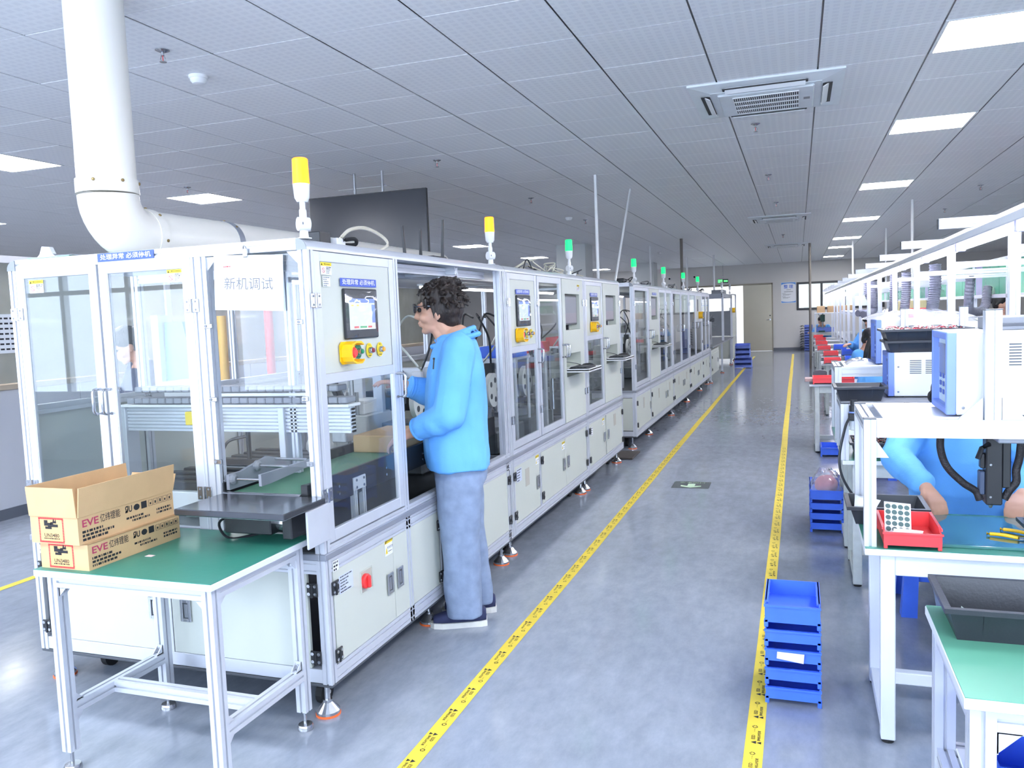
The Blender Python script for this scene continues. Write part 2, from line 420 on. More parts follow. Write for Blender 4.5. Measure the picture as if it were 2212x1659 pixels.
# --- LED ceiling panels
M_LED = emis('led_panel_glow', (250, 250, 255), PANEL_E)
M_LEDOFF = mat('led_diffuser_off', (238, 240, 242), 0.35)
def panel(name, label, glow, group):
    t = thing(name, label, 'ceiling light', (0, 0, 0), group)
    mb = MB()
    for a in ((0.005, .595, .004, .022), (0.005, .595, .578, .596)): mb.box(a[0], a[1], a[2], a[3], -.002, .02)
    for a in ((0.005, .023, .022, .578), (.577, .595, .022, .578)): mb.box(a[0], a[1], a[2], a[3], -.002, .02)
    mb.obj('frame', M_WPLA, t)
    mb = MB(); mb.box(.023, .577, .022, .578, .001, .012); mb.obj('diffuser', glow, t)
    return t
ordw = ['nearest', 'second nearest', 'third', 'fourth', 'fifth', 'sixth', 'farthest']
p0 = panel('ceiling_light', 'x', M_LED, 'lit ceiling panels'); first = True
def put(x, y, label):
    global first
    if first: o = p0; first = False; o.location = (x, y, ZC); o['label'] = label
    else: o = dup(p0, (x, y, ZC), label)
    return o
for i, y in enumerate(LIGHT_R): put(XRL, y, f'lit square ceiling panel above the workbenches, {ordw[i]} of that row')
for i, y in enumerate(LIGHT_L): put(XLL, y, f'lit square ceiling panel beyond the machine line, {ordw[i]} of that row')
_ow = ('first', 'second', 'third', 'fourth', 'fifth', 'sixth', 'seventh', 'eighth', 'ninth', 'tenth', 'eleventh', 'twelfth')
for k, (x, y) in enumerate(lit[14:]): put(x, y, 'lit square ceiling panel ' + ('at the far left' if x < -9 else 'behind the viewpoint' if y < 3 else 'at the far right') + f', {_ow[k]} outside the two main rows')
q0 = panel('ceiling_light', 'white unlit ceiling panel right above the hanging television', M_LEDOFF, 'unlit ceiling panels')
q0.location = (*unlit[0], ZC)
dup(q0, (*unlit[1], ZC), 'white unlit ceiling panel above the far machines, nearer one')
dup(q0, (*unlit[2], ZC), 'white unlit ceiling panel above the far machines, farther one')

# --- walls
def wall_with_openings(name, ax, pos, th, a0, a1, openings, m, label):
    """wall along axis ax ('x' or 'y'); openings = list of (a0,a1,z0,z1)"""
    mb = MB()
    cuts = sorted(set([a0, a1] + [o[0] for o in openings] + [o[1] for o in openings]))
    for u, v in zip(cuts[:-1], cuts[1:]):
        mid = (u+v)/2; zs = [(0, ZC+.03)]
        for o in openings:
            if o[0] <= mid <= o[1]: zs = [(0, o[2]), (o[3], ZC+.03)]
        for z0, z1 in zs:
            if z1-z0 < 0.005: continue
            if ax == 'x': mb.box(u, v, pos, pos+th, z0, z1)
            else: mb.box(pos, pos+th, u, v, z0, z1)
    return struct(tag(mb.obj(name, m), label, 'wall'))
wall_with_openings('wall_back', 'x', YB, .18, XL, XR, [(-3.75, -.81, 0, 2.24), (-.04, 2.62, 1.333, 2.25)], M_WALL, 'off white end wall with door and sliding window')
wall_with_openings('wall_left', 'y', XL-.18, .18, YF, YB, [(14.2, 18.0, 1.0, 2.4), (19.2, 23, 1.0, 2.4)], M_WALL, 'far left wall with windows behind the machines')
wall_with_openings('wall_right', 'y', XR, .18, YF, YB, [], M_WALL, 'plain beige wall on the right')
FW = [(-12.6, -9.6), (-9.2, -6.2), (-5.8, -2.8), (-2.4, 0.6), (1.0, 4.0)]
wall_with_openings('wall_front', 'x', YF-.18, .18, XL, XR, [(a, b, .75, 2.7) for a, b in FW], M_WALLW, 'wall with tall daylight windows behind the viewpoint')
# side room seen through the doorway and the sliding window
mb = MB(); mb.box(-6, 5, 31.6, 31.7, 0, 2.9); mb.box(-6.1, -6, YB+.18, 31.7, 0, 2.9); mb.box(5, 5.1, YB+.18, 31.7, 0, 2.9); mb.box(-6.1, 5.1, YB+.18, 31.7, 2.9, 3.0)
struct(tag(mb.obj('wall_corridor', M_WALLW), 'white walls of the bright room behind the end wall', 'wall'))
struct(MB().box(-6, 5, 31.585, 31.6, 0, .12).obj('baseboard_corridor', M_BASEB))
M_LED2 = emis('corridor_light_glow', (250, 252, 255), 22)
for i, x in enumerate((-4.4, -2.2, 0.2, 2.4)):
    o = MB().bbox(x-.6, x+.6, 29.9, 30.5, 2.80, 2.86, .01).obj('corridor_light', M_LED2, org=(x, 30.2, 2.80))
    tag(o, f'bright ceiling light of the room behind the end wall, {_ow[i]} from the left', 'ceiling light', 'lights of the room behind')
# baseboards
struct(MB().box(-.81, XR, YB-.015, YB, 0, .1).box(XL, -3.75, YB-.015, YB, 0, .1).obj('baseboard_back', M_BASEB))
struct(MB().box(XL, XL+.015, YF, YB, 0, .1).obj('baseboard_left', M_BASEB))
struct(MB().box(XR-.015, XR, YF, YB, 0, .1).obj('baseboard_right', M_BASEB))
# door leaf and frame
M_DOOR = mat('taupe_steel_door', (176, 168, 150), 0.28, 0.35, 0.03, 2)
M_DFRAME = mat('taupe_door_frame', (150, 143, 128), 0.4, 0.2)
d = struct(thing('door_1', 'taupe steel door leaf closing the right half of the doorway', 'door', (-1.28, YB, 0)))
MB().bbox(-1.75, -.83, YB-.045, YB+.005, .012, 2.225, .004).obj('door_leaf', M_DOOR, d)
h = MB(); h.lathe([(.028, 0), (.028, .008)], (-.885, YB-.045, 1.055), (0, -1, 0)); h.cyl((-.885, YB-.045, 1.055), (-.885, YB-.09, 1.055), .01); h.tube([(-.885, YB-.088, 1.055), (-.95, YB-.09, 1.05), (-1.0, YB-.085, 1.045)], .010); h.obj('door_handle', M_STEEL, d, True)
MB().lathe([(.022, 0), (.022, .012), (.012, .014)], (-.885, YB-.045, 1.19), (0, -1, 0)).obj('lock', M_BLACK, d)
MB().box(-.83, -.79, YB-.03, YB+.19, 0, 2.28).box(-3.79, -3.75, YB-.03, YB+.19, 0, 2.28).box(-3.79, -.79, YB-.03, YB+.19, 2.225, 2.28).obj('door_frame', M_DFRAME, d)
# sliding window of the back wall
M_WFRAME = mat('black_window_frame', (58, 60, 64), 0.45)
w = struct(thing('window_1', 'sliding window with thick dark frame in the end wall', 'window', (.6, YB, 1.333)))
fr = MB()
for a, b, c, dd in ((-.04, 2.62, 1.333, 1.40), (-.04, 2.62, 2.18, 2.25)): fr.box(a, b, YB-.03, YB+.07, c, dd)
for x in (-.04, .70, 1.40, 2.55): fr.box(x, x+.07, YB-.029, YB+.069, 1.40, 2.18)
fr.obj('window_frame', M_WFRAME, w)
M_WPANE = glass('window_pane', (0.92, 0.96, 0.95), 0.02, 1.0, 0.25, (222, 230, 228))
for i, (a, b) in enumerate(((.03, .70), (.77, 1.40), (1.47, 2.55))): MB().box(a, b, YB+.015, YB+.022, 1.40, 2.18).obj('pane', M_WPANE, w)
# daylight windows (front and left walls): frames and panes
M_WINFR = mat('white_window_frame', (226, 228, 230), 0.45)
M_DAYPANE = glass('daylight_pane', (0.97, 0.985, 1.0), 0.01, 1.0)
wi = 2
M_WARMPANE = glass('dimmed_warm_pane', (.42, .36, .33), .2, .5, .3, (250, 226, 214))  # curtain-like tint: dims the sky, warm pink glow put into the colour
for a, b in FW:
    w = struct(thing(f'window_{wi}', 'tall daylight window in the wall behind the viewpoint', 'window', ((a+b)/2, YF, .75))); wi += 1
    fr = MB()
    for z0, z1 in ((.75, .81), (2.64, 2.7), (1.95, 2.0)): fr.box(a, b, YF-.12, YF-.04, z0, z1)
    for k in range(4):
        x = a+(b-a-.06)*k/3; fr.box(x, x+.06, YF-.119, YF-.041, .81, 2.64)
    fr.obj('window_frame', M_WINFR, w)
    MB().box(a, b, YF-.084, YF-.08, .81, 2.64).obj('pane', M_DAYPANE, w)
for a, b in ((14.2, 18.0), (19.2, 23)):
    w = struct(thing(f'window_{wi}', 'wide window in the far left wall', 'window', (XL, (a+b)/2, 1.0))); wi += 1
    fr = MB()
    for z0, z1 in ((1.0, 1.06), (2.34, 2.4)): fr.box(XL-.12, XL-.04, a, b, z0, z1)
    for k in range(5):
        y = a+(b-a-.06)*k/4; fr.box(XL-.119, XL-.041, y, y+.06, 1.06, 2.34)
    fr.obj('window_frame', M_WINFR, w)
    MB().box(XL-.084, XL-.08, a, b, 1.06, 2.34).obj('pane', M_WARMPANE, w)
# light portals in the window openings (they only guide sampling of the sky)
for a, b in FW:
    l = bpy.data.lights.new('daylight_portal', 'AREA'); l.shape = 'RECTANGLE'; l.size = b-a; l.size_y = 1.95; l.cycles.is_portal = True
    o = bpy.data.objects.new('daylight_portal', l); col.objects.link(o); o.location = ((a+b)/2, YF-.02, 1.72); o.rotation_euler = (PI/2, 0, 0)
for a, b in ((14.2, 18.0), (19.2, 23)):
    l = bpy.data.lights.new('daylight_portal', 'AREA'); l.shape = 'RECTANGLE'; l.size = 1.5; l.size_y = b-a; l.cycles.is_portal = True
    o = bpy.data.objects.new('daylight_portal', l); col.objects.link(o); o.location = (XL+.02, (a+b)/2, 1.75); o.rotation_euler = (0, -PI/2, 0)

# poster and exit sign on the back wall
po = thing('wall_poster', 'white and blue notice poster on the end wall beside the window', 'poster', (-.295, YB, 1.58))
MB().box(-.53, -.06, YB-.012, YB-.002, 1.585, 2.27).obj('sheet', M_PAPER, po)
M_SKYB = mat('poster_blue', (96, 156, 228), 0.5)
pb = MB()
pb.prism([(-.52, 2.26), (-.07, 2.26), (-.07, 2.17)] + [(-.295+.225*math.cos(t), 2.17+.06*math.sin(t)) for t in [PI*k/10 for k in range(1, 10)]] + [(-.52, 2.17)], (0, YB-.013, 0), EX, EZ, (0, .001, 0))
pb.obj('top_border', M_SKYB, po)
pb = MB(); pb.prism([(-.52, 1.595), (-.07, 1.595), (-.07, 1.66)] + [(-.295+.225*math.cos(t), 1.66-.04*math.sin(t)) for t in [PI*k/10 for k in range(1, 10)]] + [(-.52, 1.66)], (0, YB-.013, 0), EX, EZ, (0, .001, 0))
pb.obj('bottom_border', M_SKYB, po)
tt = MB(); text(tt, '整 理', .095, (-.295, YB-.0135, 2.115), EX, EZ, bold=.01); stuff(tt.obj('title', mat('poster_title_blue', (40, 110, 220), .6), po))
tt = MB()
for k, (a, w_, h_) in enumerate(((-.36, .13, .016), (-.43, .27, .022), (-.49, .1, .012), (-.47, .25, .012), (-.47, .2, .012), (-.49, .1, .012), (-.47, .22, .012), (-.47, .17, .012))):
    zz = (2.02, 1.955, 1.90, 1.87, 1.845, 1.80, 1.77, 1.745)[k]; u = a
    while u < a+w_: tt.box(u, u+h_*.8, YB-.0138, YB-.013, zz-h_/2, zz+h_/2); u += h_*1.3
stuff(tt.obj('lettering', M_GINK, po))
ex = thing('exit_sign', 'green lit exit sign hanging before the end wall above the doorway', 'exit sign', (-2.36, YB-.5, 2.32))
MB().bbox(-2.53, -2.19, YB-.52, YB-.50, 2.33, 2.46, .004).obj('housing', M_DGREY, ex)
gx = MB().box(-2.52, -2.38, YB-.523, YB-.5201, 2.345, 2.445).box(-2.33, -2.21, YB-.523, YB-.5201, 2.37, 2.42)
gx.obj('lit_face', emis('exit_green_glow', (90, 255, 120), 1.6), ex)
mm = MB(); mm.sphere((-2.44, YB-.5245, 2.425), (.011, .001, .011), 8, 6); mm.prism([(-.012, .03), (.012, .03), (.03, .005), (.022, 0), (.008, .014), (.03, -.04), (.016, -.045), (-.004, -.012), (-.028, -.03), (-.034, -.02), (-.01, .002)], (-2.445, YB-.525, 2.385), EX, EZ, (0, .0015, 0)); mm.obj('running_figure', M_WINK, ex)
MB().cyl((-2.36, YB-.51, 2.46), (-2.36, YB-.51, ZC), .006).obj('hanger_rod', M_STEEL, ex)
# cameras on the end wall
for x, z, l in ((-3.35, 2.60, 'small white dome security camera high on the end wall'), (-4.2, 2.58, 'dark bullet security camera high on the end wall near the column')):
    o = thing('security_camera', l, 'camera', (x, YB, z), 'cameras on the end wall')
    MB().lathe([(.05, 0), (.05, .05), (.04, .055)], (x, YB-.001, z), (0, -1, 0)).obj('mount', M_WPLA, o)
    MB().sphere((x, YB-.075, z), .035).obj('lens_ball', M_BLACK, o, True)

# --- columns
M_COL = mat('pale_grey_column_paint', (196, 200, 200), 0.6, 0, .02, 2)
for i, (x, y, l) in enumerate(((-4.71, 16.4, 'square pale grey column, nearer one behind the machines'), (-4.62, 24.3, 'square pale grey column, farther one behind the machines'))):
    c = MB().bbox(x, x+.62, y, y+.62, 0, ZC+.02, .01).obj('column', M_COL, org=(x, y, 0)); struct(tag(c, l, 'column', 'columns'))
# --- low partition on the far left with ledge
M_PARTW = mat('white_partition_board', (222, 222, 226), 0.55, 0, .01)
pt = struct(thing('wall_partition', 'low white partition wall with beige ledge at the far left', 'partition', (-6.2, 6, 0)))
for k in range(9):
    y0 = 3.2+k*1.22; MB().bbox(-6.2, -6.13, y0+.004, y0+1.216, .09, 1.06, .004).obj('board', M_PARTW, pt)
MB().box(-6.2, -6.135, 3.2, 14.2, 0, .09).obj('plinth', M_BASEB, pt)
MB().bbox(-6.23, -6.10, 3.2, 14.2, 1.06, 1.11, .006).obj('ledge', mat('beige_ledge', (196, 180, 158), .5), pt)
for y0 in (3.2, 6.8, 10.4, 14.1): MB().box(-6.2, -6.14, y0, y0+.07, 1.11, 2.1).obj('post', M_PARTW, pt)
MB().box(-6.2, -6.14, 3.2, 14.2, 2.1, 2.16).obj('top_rail', M_PARTW, pt)
M_FROST = glass('partition_pane', (.86, .86, .82), .05, 1.0, .5, (196, 196, 188))
for a, b in ((3.27, 6.8), (6.87, 10.4), (10.47, 14.1)): MB().box(-6.175, -6.165, a, b, 1.11, 2.1).obj('pane', M_FROST, pt)
nb = thing('notice_sheet', 'laminated notice with handwriting on the far left partition', 'notice', (-6.13, 4.9, 1.35))
MB().box(-6.135, -6.128, 4.55, 5.08, 1.36, 1.68).obj('sheet', M_PAPER, nb)
t = MB()
for k in range(7):
    y_ = 5.03
    for j in range(3+k % 3): t.box(-6.128, -6.1275, y_-.035, y_, 1.638-.042*k, 1.652-.042*k); y_ -= .05
stuff(t.obj('lettering', M_INK, nb))

# --- floor tape with ESD print
M_TAPE = mat('yellow_floor_tape', (232, 206, 66), 0.45, 0, .08, 9)
def tape(x, w_, y0, y1, label, flip, printto):
    t = thing('floor_tape', label, 'floor tape', (x, y0, 0), 'yellow floor tapes')
    mb = MB(); n = 40
    for k in range(n):
        a = y0+(y1-y0)*k/n; b = y0+(y1-y0)*(k+1)/n; ja = .006*noise.noise((x*3, a*.7, 1)); jb = .006*noise.noise((x*3, b*.7, 1))
        mb.add([(x-w_/2+ja, a, .0015), (x+w_/2+ja, a, .0015), (x+w_/2+jb, b, .0015), (x-w_/2+jb, b, .0015)], [(0, 1, 2, 3)])
    mb.obj('strip', M_TAPE, t, fix=False)
    if printto:
        ux, uy = (EY, -EX) if not flip else (-EY, EX)
        pr = MB(); y = y0+.05; k = 0
        while y < printto:
            o = Vector((x, y, .0024))
            def P(u, v): return o + ux*u + uy*v
            s_ = 1
            pr.add([P(-.075, -.004), P(-.055, -.004), P(-.065, .014)], [(0, 1, 2)])
            pr.add([P(-.075, -.021), P(-.058, -.021), P(-.0665, -.006)], [(0, 1, 2)])
            text(pr, 'ESD', .013, P(-.03, .006), ux, uy, bold=.01)
            text(pr, '静电防护区域', .0085, P(-.018, -.013), ux, uy, bold=.01)
            text(pr, 'EPA AREA', .0035, P(.02, .004), ux, uy)
            for r in range(6):
                a0 = r*PI/3; pr.add([P(.045+.010*math.cos(a0), .004+.010*math.sin(a0)), P(.045+.010*math.cos(a0+.8), .004+.010*math.sin(a0+.8)), P(.045+.006*math.cos(a0+.8), .004+.006*math.sin(a0+.8)), P(.045+.006*math.cos(a0), .004+.006*math.sin(a0))], [(0, 1, 2, 3)])
            y += .185; k += 1
        stuff(pr.obj('printed_marks', M_INK, t, fix=False))
tape(-1.257, .062, 1.9, 25.7, 'long yellow floor tape beside the machine line', True, 9)
tape(-.155, .062, 1.9, 26.6, 'long yellow floor tape beside the workbenches', False, 9)
tape(-4.50, .06, 2.6, 14, 'yellow floor tape at the far left behind the machine', False, 0)
# photoluminescent floor arrow
fa = thing('floor_arrow_sticker', 'dark exit arrow sticker glued on the aisle floor', 'floor sticker', (-.87, 6.98, 0))
MB().bbox(-1.03, -.72, 6.86, 7.13, .0005, .002, .0005).obj('plate', mat('dark_sticker', (74, 80, 80), .35), fa)
a_ = MB().prism([(-.03, .07), (.03, .07), (.03, -.02), (.085, .01), (.085, -.03), (0, -.085), (-.085, -.03), (-.085, .01), (-.03, -.02)], (-.875, 6.96, .0022), EX, EY, (0, 0, .0006)); a_.obj('arrow', mat('pale_green_arrow', (196, 222, 190), .5), fa)
t_ = MB(); text(t_, '安全出口', .04, (-.875, 7.08, .0024), EX, EY); stuff(t_.obj('lettering', mat('pale_green_arrow', (196, 222, 190)), fa))
# ================================================================ MACHINE PARTS
class Face:
    """local frame on a vertical face: u along, v up, d outwards"""
    def __init__(s, o, ux, n): s.o = Vector(o); s.ux = Vector(ux); s.n = Vector(n)
    def P(s, u, v, d=0.0): return s.o + s.ux*u + EZ*v + s.n*d
    def box(s, mb, u0, u1, v0, v1, d0, d1, b=0):
        a = s.P(u0, v0, d0); c = s.P(u1, v1, d1)
        f = mb.bbox if b else mb.box
        return f(a.x, c.x, a.y, c.y, a.z, c.z, b) if b else f(a.x, c.x, a.y, c.y, a.z, c.z)
    def poly(s, mb, pts, d0, d1): return mb.prism(pts, s.P(0, 0, d0), s.ux, EZ, s.n*(d1-d0))
    def disc(s, mb, u, v, r, d0, d1, n=16, ry=None):
        return s.poly(mb, [(u+r*math.cos(2*PI*k/n), v+(ry or r)*math.sin(2*PI*k/n)) for k in range(n)], d0, d1)
    def text(s, mb, body, h, u, v, d, align='CENTER', sx=1.0, bold=0.0, fit=None): return text(mb, body, h, s.P(u, v, d), s.ux, EZ, align, sx, bold, fit)
SIDE = Face((-1.668, 0, 0), EY, EX)
FRONT = Face((0, 2.56, 0), EX, -EY)

def hinge(F, par, u, v, w=.066, h=.052):
    mb = MB(); F.box(mb, u-w/2, u-.006, v-h/2, v+h/2, .001, .006, .0015); F.box(mb, u+.006, u+w/2, v-h/2, v+h/2, .001, .006, .0015)
    mb.cyl(F.P(u, v-h/2, .006), F.P(u, v+h/2, .006), .007, n=10)
    mb.slot(1)
    for a in (-.3, .3):
        for b in (-.3, .3): mb.cyl(F.P(u+a*w, v+b*h, .005), F.P(u+a*w, v+b*h, .0072), .0055, .004, 8)
    return mb.obj('hinge', [M_STEEL, M_MGREY], par)
def black_hinge(F, par, u, v, w=.046, h=.052):
    mb = MB(); F.box(mb, u-w/2, u+w/2, v-h/2, v+h/2, .001, .008, .002); F.box(mb, u-.006, u+.004, v-h/2-.003, v+h/2-.004, .006, .013, .002)
    mb.slot(1)
    for a in (-.3, .3):
        for b in (-.29, .29): mb.lathe([(.0065, 0), (.0065, .002), (.003, .002), (.003, .0005)], F.P(u+a*w, v+b*h, .008), F.n, 10)
    return mb.obj('hinge', [M_BLACK, M_STEEL], par)
def latch(F, par, u, v, w=.052, h=.09):
    mb = MB()
    for a in ((-w/2, -w/4), (w/4, w/2)): F.box(mb, u+a[0], u+a[1], v-h/2, v+h/2, .001, .007, .0015)
    for a in ((-h/2, -h*.36), (h*.36, h/2)): F.box(mb, u-w/4, u+w/4, v+a[0], v+a[1], .001, .007, .0015)
    mb.slot(1); F.box(mb, u-w/4, u+w/4, v-h*.36, v+h*.36, .0005, .0015)
    mb.slot(0); F.box(mb, u-w*.12, u+w*.2, v-h*.3, v+h*.3, .0015, .004)
    return mb.obj('latch', [M_STEEL, M_DGREY], par)
def handle(F, par, u, v0, v1, r=.0065, out=.042):
    pts = [F.P(u, v0, .002), F.P(u, v0, out-.014), F.P(u, v0+.004, out-.004), F.P(u, v0+.014, out), F.P(u, v1-.014, out), F.P(u, v1-.004, out-.004), F.P(u, v1, out-.014), F.P(u, v1, .002)]
    return MB().tube(pts, r, 10).obj('handle', M_STEEL, par, True)
def framed_door(F, par, u0, u1, v0, v1, cells, name='door', fw=.04, d0=-.022, d1=0.0):
    """aluminium door frame with cells = [(v0,v1,material,kind)] filling it, from the bottom"""
    mb = MB(); F.box(mb, u0, u0+fw, v0, v1, d0, d1, .002); F.box(mb, u1-fw, u1, v0, v1, d0, d1, .002)
    edges = [v0] + [c for cell in cells for c in cell[:2]] + [v1]
    for k in range(0, len(edges), 2): F.box(mb, u0+fw, u1-fw, edges[k], edges[k+1], d0+.001, d1-.001, .002)
    for c in cells:      # inner bead
        for (a, b) in ((u0+fw, u0+fw+.004), (u1-fw-.004, u1-fw)): F.box(mb, a, b, c[0], c[1], d0+.004, d1-.004)
    d = mb.obj(name, M_ALU, par)
    for c in cells:
        p = MB()
        if c[3] == 'pane': F.box(p, u0+fw, u1-fw, c[0], c[1], -.012, -.007)
        else: F.box(p, u0+fw, u1-fw, c[0], c[1], -.014, -.004, .001)
        p.obj(c[3], c[2], d)
    return d
M_SCR = emis('hmi_screen', (206, 216, 214), 0.55)
M_SCRB = emis('hmi_blue', (110, 132, 224), 0.55)
M_SCRG = emis('hmi_green', (90, 160, 110), 0.5)
M_SCRR = emis('hmi_red', (206, 92, 92), 0.5)
M_SCRY = emis('hmi_yellow', (214, 200, 90), 0.5)
M_FILM = glass('loose_protective_film', (.96, .97, .98), .05, 2.2, .03)
def hmi(F, par, u0, u1, v0, v1):
    w, h = u1-u0, v1-v0
    b = MB(); F.box(b, u0, u1, v0, v1, -.003, .008, .004); o = b.obj('touch_panel', M_BLACK, par)
    su0, su1, sv0, sv1 = u0+w*.125, u1-w*.1, v0+h*.18, v1-h*.2
    s = MB(); F.box(s, su0, su1, sv0, sv1, .008, .0086)
    s.slot(1); F.box(s, su0, su1, sv1-h*.085, sv1, .0086, .0089); F.box(s, su1-w*.1, su1, sv0+h*.13, sv1-h*.12, .0086, .0089)
    s.slot(2); F.box(s, su0+w*.3, su0+w*.5, sv0+.006, sv0+h*.07, .0086, .0089)
    s.slot(3); F.box(s, su0+w*.12, su0+w*.26, sv0+.006, sv0+h*.07, .0086, .0089); F.box(s, su0+w*.54, su0+w*.66, sv0+.006, sv0+h*.07, .0086, .0089)
    s.slot(4); F.box(s, su0+w*.06, su0+w*.13, sv1-h*.15, sv1-h*.12, .0086, .0089); F.box(s, su0+w*.22, su0+w*.29, sv1-h*.15, sv1-h*.12, .0086, .0089)
    s.obj('screen', [M_SCR, M_SCRB, M_SCRG, M_SCRR, M_SCRY], o)
    # crumpled protective film over the glass
    n = 12; f = MB(); V = []; Fs = []
    for i in range(n+1):
        for j in range(n+1):
            a, c = i/n, j/n; rim = min(a, 1-a, c, 1-c)
            V.append(F.P(u0+w*(.02+.96*a), v0+h*(.03+.94*c), .0092+.004*abs(noise.noise((a*5+u0*7, c*5, 3)))*(1 if rim > 0 else 0)))
    for i in range(n):
        for j in range(n): Fs.append((i*(n+1)+j, (i+1)*(n+1)+j, (i+1)*(n+1)+j+1, i*(n+1)+j+1))
    f.add(V, Fs); f.obj('protective_film', M_FILM, o, True)
    return o
def estop(F, par, u, v, s=1.0):
    g = MB(); w, h = .058*s, .044*s
    F.poly(g, [(u-w, v-h*.7), (u-w*.75, v-h), (u+w*.6, v-h), (u+w*.9, v-h*.7), (u+w*.9, v+h*.7), (u+w*.6, v+h), (u-w*.75, v+h), (u-w, v+h*.7)], .001, .006)
    for sg in (-1, 1):   # curved shroud walls above and below the button
        pts = [(u-w*.9, v+sg*h*.2), (u-w*.7, v+sg*h*.75), (u-w*.2, v+sg*h), (u+w*.5, v+sg*h), (u+w*.85, v+sg*h*.75), (u+w*.85, v+sg*h*.62), (u+w*.45, v+sg*h*.84), (u-w*.15, v+sg*h*.84), (u-w*.58, v+sg*h*.64), (u-w*.75, v+sg*h*.2)]
        if sg < 0: pts = pts[::-1]
        F.poly(g, pts, .006, .050*s)
    F.box(g, u-w*.93, u-w*.75, v-h*.35, v+h*.35, .006, .05*s)
    o = g.obj('emergency_stop_guard', M_YEL, par)
    b = MB(); b.lathe([(.016*s, 0), (.016*s, .016*s), (.021*s, .018*s), (.021*s, .028*s), (.015*s, .034*s)], F.P(u, v, .006), F.n, 14); b.obj('red_button', M_RED, o, True)
    return o
M_BGRN = mat('green_button', (24, 140, 92), .3); M_BRED = mat('dark_red_button', (150, 48, 56), .3); M_BYEL = mat('amber_button', (240, 170, 50), .3)
M_LGRN = mat('green_legend_plate', (32, 116, 70), .5)
def push_button(F, par, u, v, plate, cap, cn, tx):
    p = MB(); F.disc(p, u, v, .026, .001, .0025, 20, .030); o = p.obj('legend_plate', plate, par)
    b = MB(); b.lathe([(.013, 0), (.013, .012), (.011, .016)], F.P(u, v, .0025), F.n, 14); b.obj('bezel', M_STEEL, o, True)
    c = MB(); c.lathe([(.0095, 0), (.0095, .005), (.008, .006)], F.P(u, v, .0185), F.n, 12); c.obj(cn, cap, o, True)
    t = MB(); F.text(t, tx, .006, u, v+.021, .0028); dashes(F, t, u-.012, u+.012, v-.022, .004, .0028); stuff(t.obj('lettering', M_INK, o))
    return o
def warn_sticker(F, par, u0, u1, v0, v1, d=.001, kind=0):
    """yellow warning strip above a white text field"""
    s = MB(); F.box(s, u0, u1, v0, v1, d, d+.0006); h = v1-v0; w = u1-u0
    s.slot(1); F.box(s, u0, u1, v1-h*.28, v1, d+.0006, d+.0009)
    s.slot(2); F.text(s, '警告WARNING', h*.1, (u0+u1)/2+w*.1, v1-h*.14, d+.0012, bold=.01); F.poly(s, [(u0+w*.05, v1-h*.24), (u0+w*.17, v1-h*.24), (u0+w*.11, v1-h*.05)], d+.0009, d+.0012)
    if kind == 0:
        n = 20; cu, cv, r = u0+w*.24, v0+h*.36, h*.21
        s.slot(3)
        for k in range(n):
            a, b = 2*PI*k/n, 2*PI*(k+1)/n
            s.add([F.P(cu+r*math.cos(a), cv+r*math.sin(a), d+.001), F.P(cu+r*math.cos(b), cv+r*math.sin(b), d+.001), F.P(cu+r*.82*math.cos(b), cv+r*.82*math.sin(b), d+.001), F.P(cu+r*.82*math.cos(a), cv+r*.82*math.sin(a), d+.001)], [(0, 1, 2, 3)])
        s.add([F.P(cu-r*.75, cv+r*.6, d+.0011), F.P(cu-r*.6, cv+r*.75, d+.0011), F.P(cu+r*.75, cv-r*.6, d+.0011), F.P(cu+r*.6, cv-r*.75, d+.0011)], [(0, 1, 2, 3)])
        s.slot(2)
        for k in range(5): dashes(F, s, u0+w*.5, u0+w*(.95-.05*k), v0+h*(.62-.12*k), h*(.075 if k < 2 else .045), d+.001, k)
    else:
        s.slot(1); F.poly(s, [(u0+w*.06, v0+h*.12), (u0+w*.34, v0+h*.12), (u0+w*.2, v0+h*.55)], d+.0006, d+.001)
        s.slot(2); F.text(s, '有电危险', h*.13, u0+w*.66, v0+h*.45, d+.001); dashes(F, s, u0+w*.42, u0+w*.92, v0+h*.22, h*.05, d+.001)
        F.poly(s, [(u0+w*.185, v0+h*.18), (u0+w*.215, v0+h*.18), (u0+w*.2, v0+h*.44)], d+.001, d+.0012)
    return s.obj('warning_sticker', [M_PAPER, M_YSTICK, M_INK, M_REDINK], par)
def dashes(F, mb, u0, u1, v, h, d, seed=0):
    """a line of print too small to read: a row of little bars"""
    rr = random.Random(seed+int(v*9973)); u = u0
    while u < u1-h*.5:
        w = h*rr.choice((.5, .8, 1.2, 1.7)); w = min(w, u1-u)
        mb.add([F.P(u, v-h/2, d), F.P(u+w, v-h/2, d), F.P(u+w, v+h/2, d), F.P(u, v+h/2, d)], [(0, 1, 2, 3)]); u += w+h*.45
def text_label(F, par, u0, u1, v0, v1, lines, d=.001, bg=None, ink=None, name='label_plate', hs=.6):
    s = MB(); F.box(s, u0, u1, v0, v1, d, d+.0008); s.slot(1); n = len(lines)
    for k, tx in enumerate(lines):
        if tx.startswith('~'): dashes(F, s, u0+(u1-u0)*.08, u0+(u1-u0)*(.08+.84*float(tx[1:] or 1)), v1-(v1-v0)*(k+.5)/n, (v1-v0)/n*hs*.7, d+.0013, k)
        elif tx: F.text(s, tx, (v1-v0)/n*hs, u0+(u1-u0)*.06, v1-(v1-v0)*(k+.5)/n, d+.0013, 'LEFT')
    return s.obj(name, [bg or M_PAPER, ink or M_INK], par)
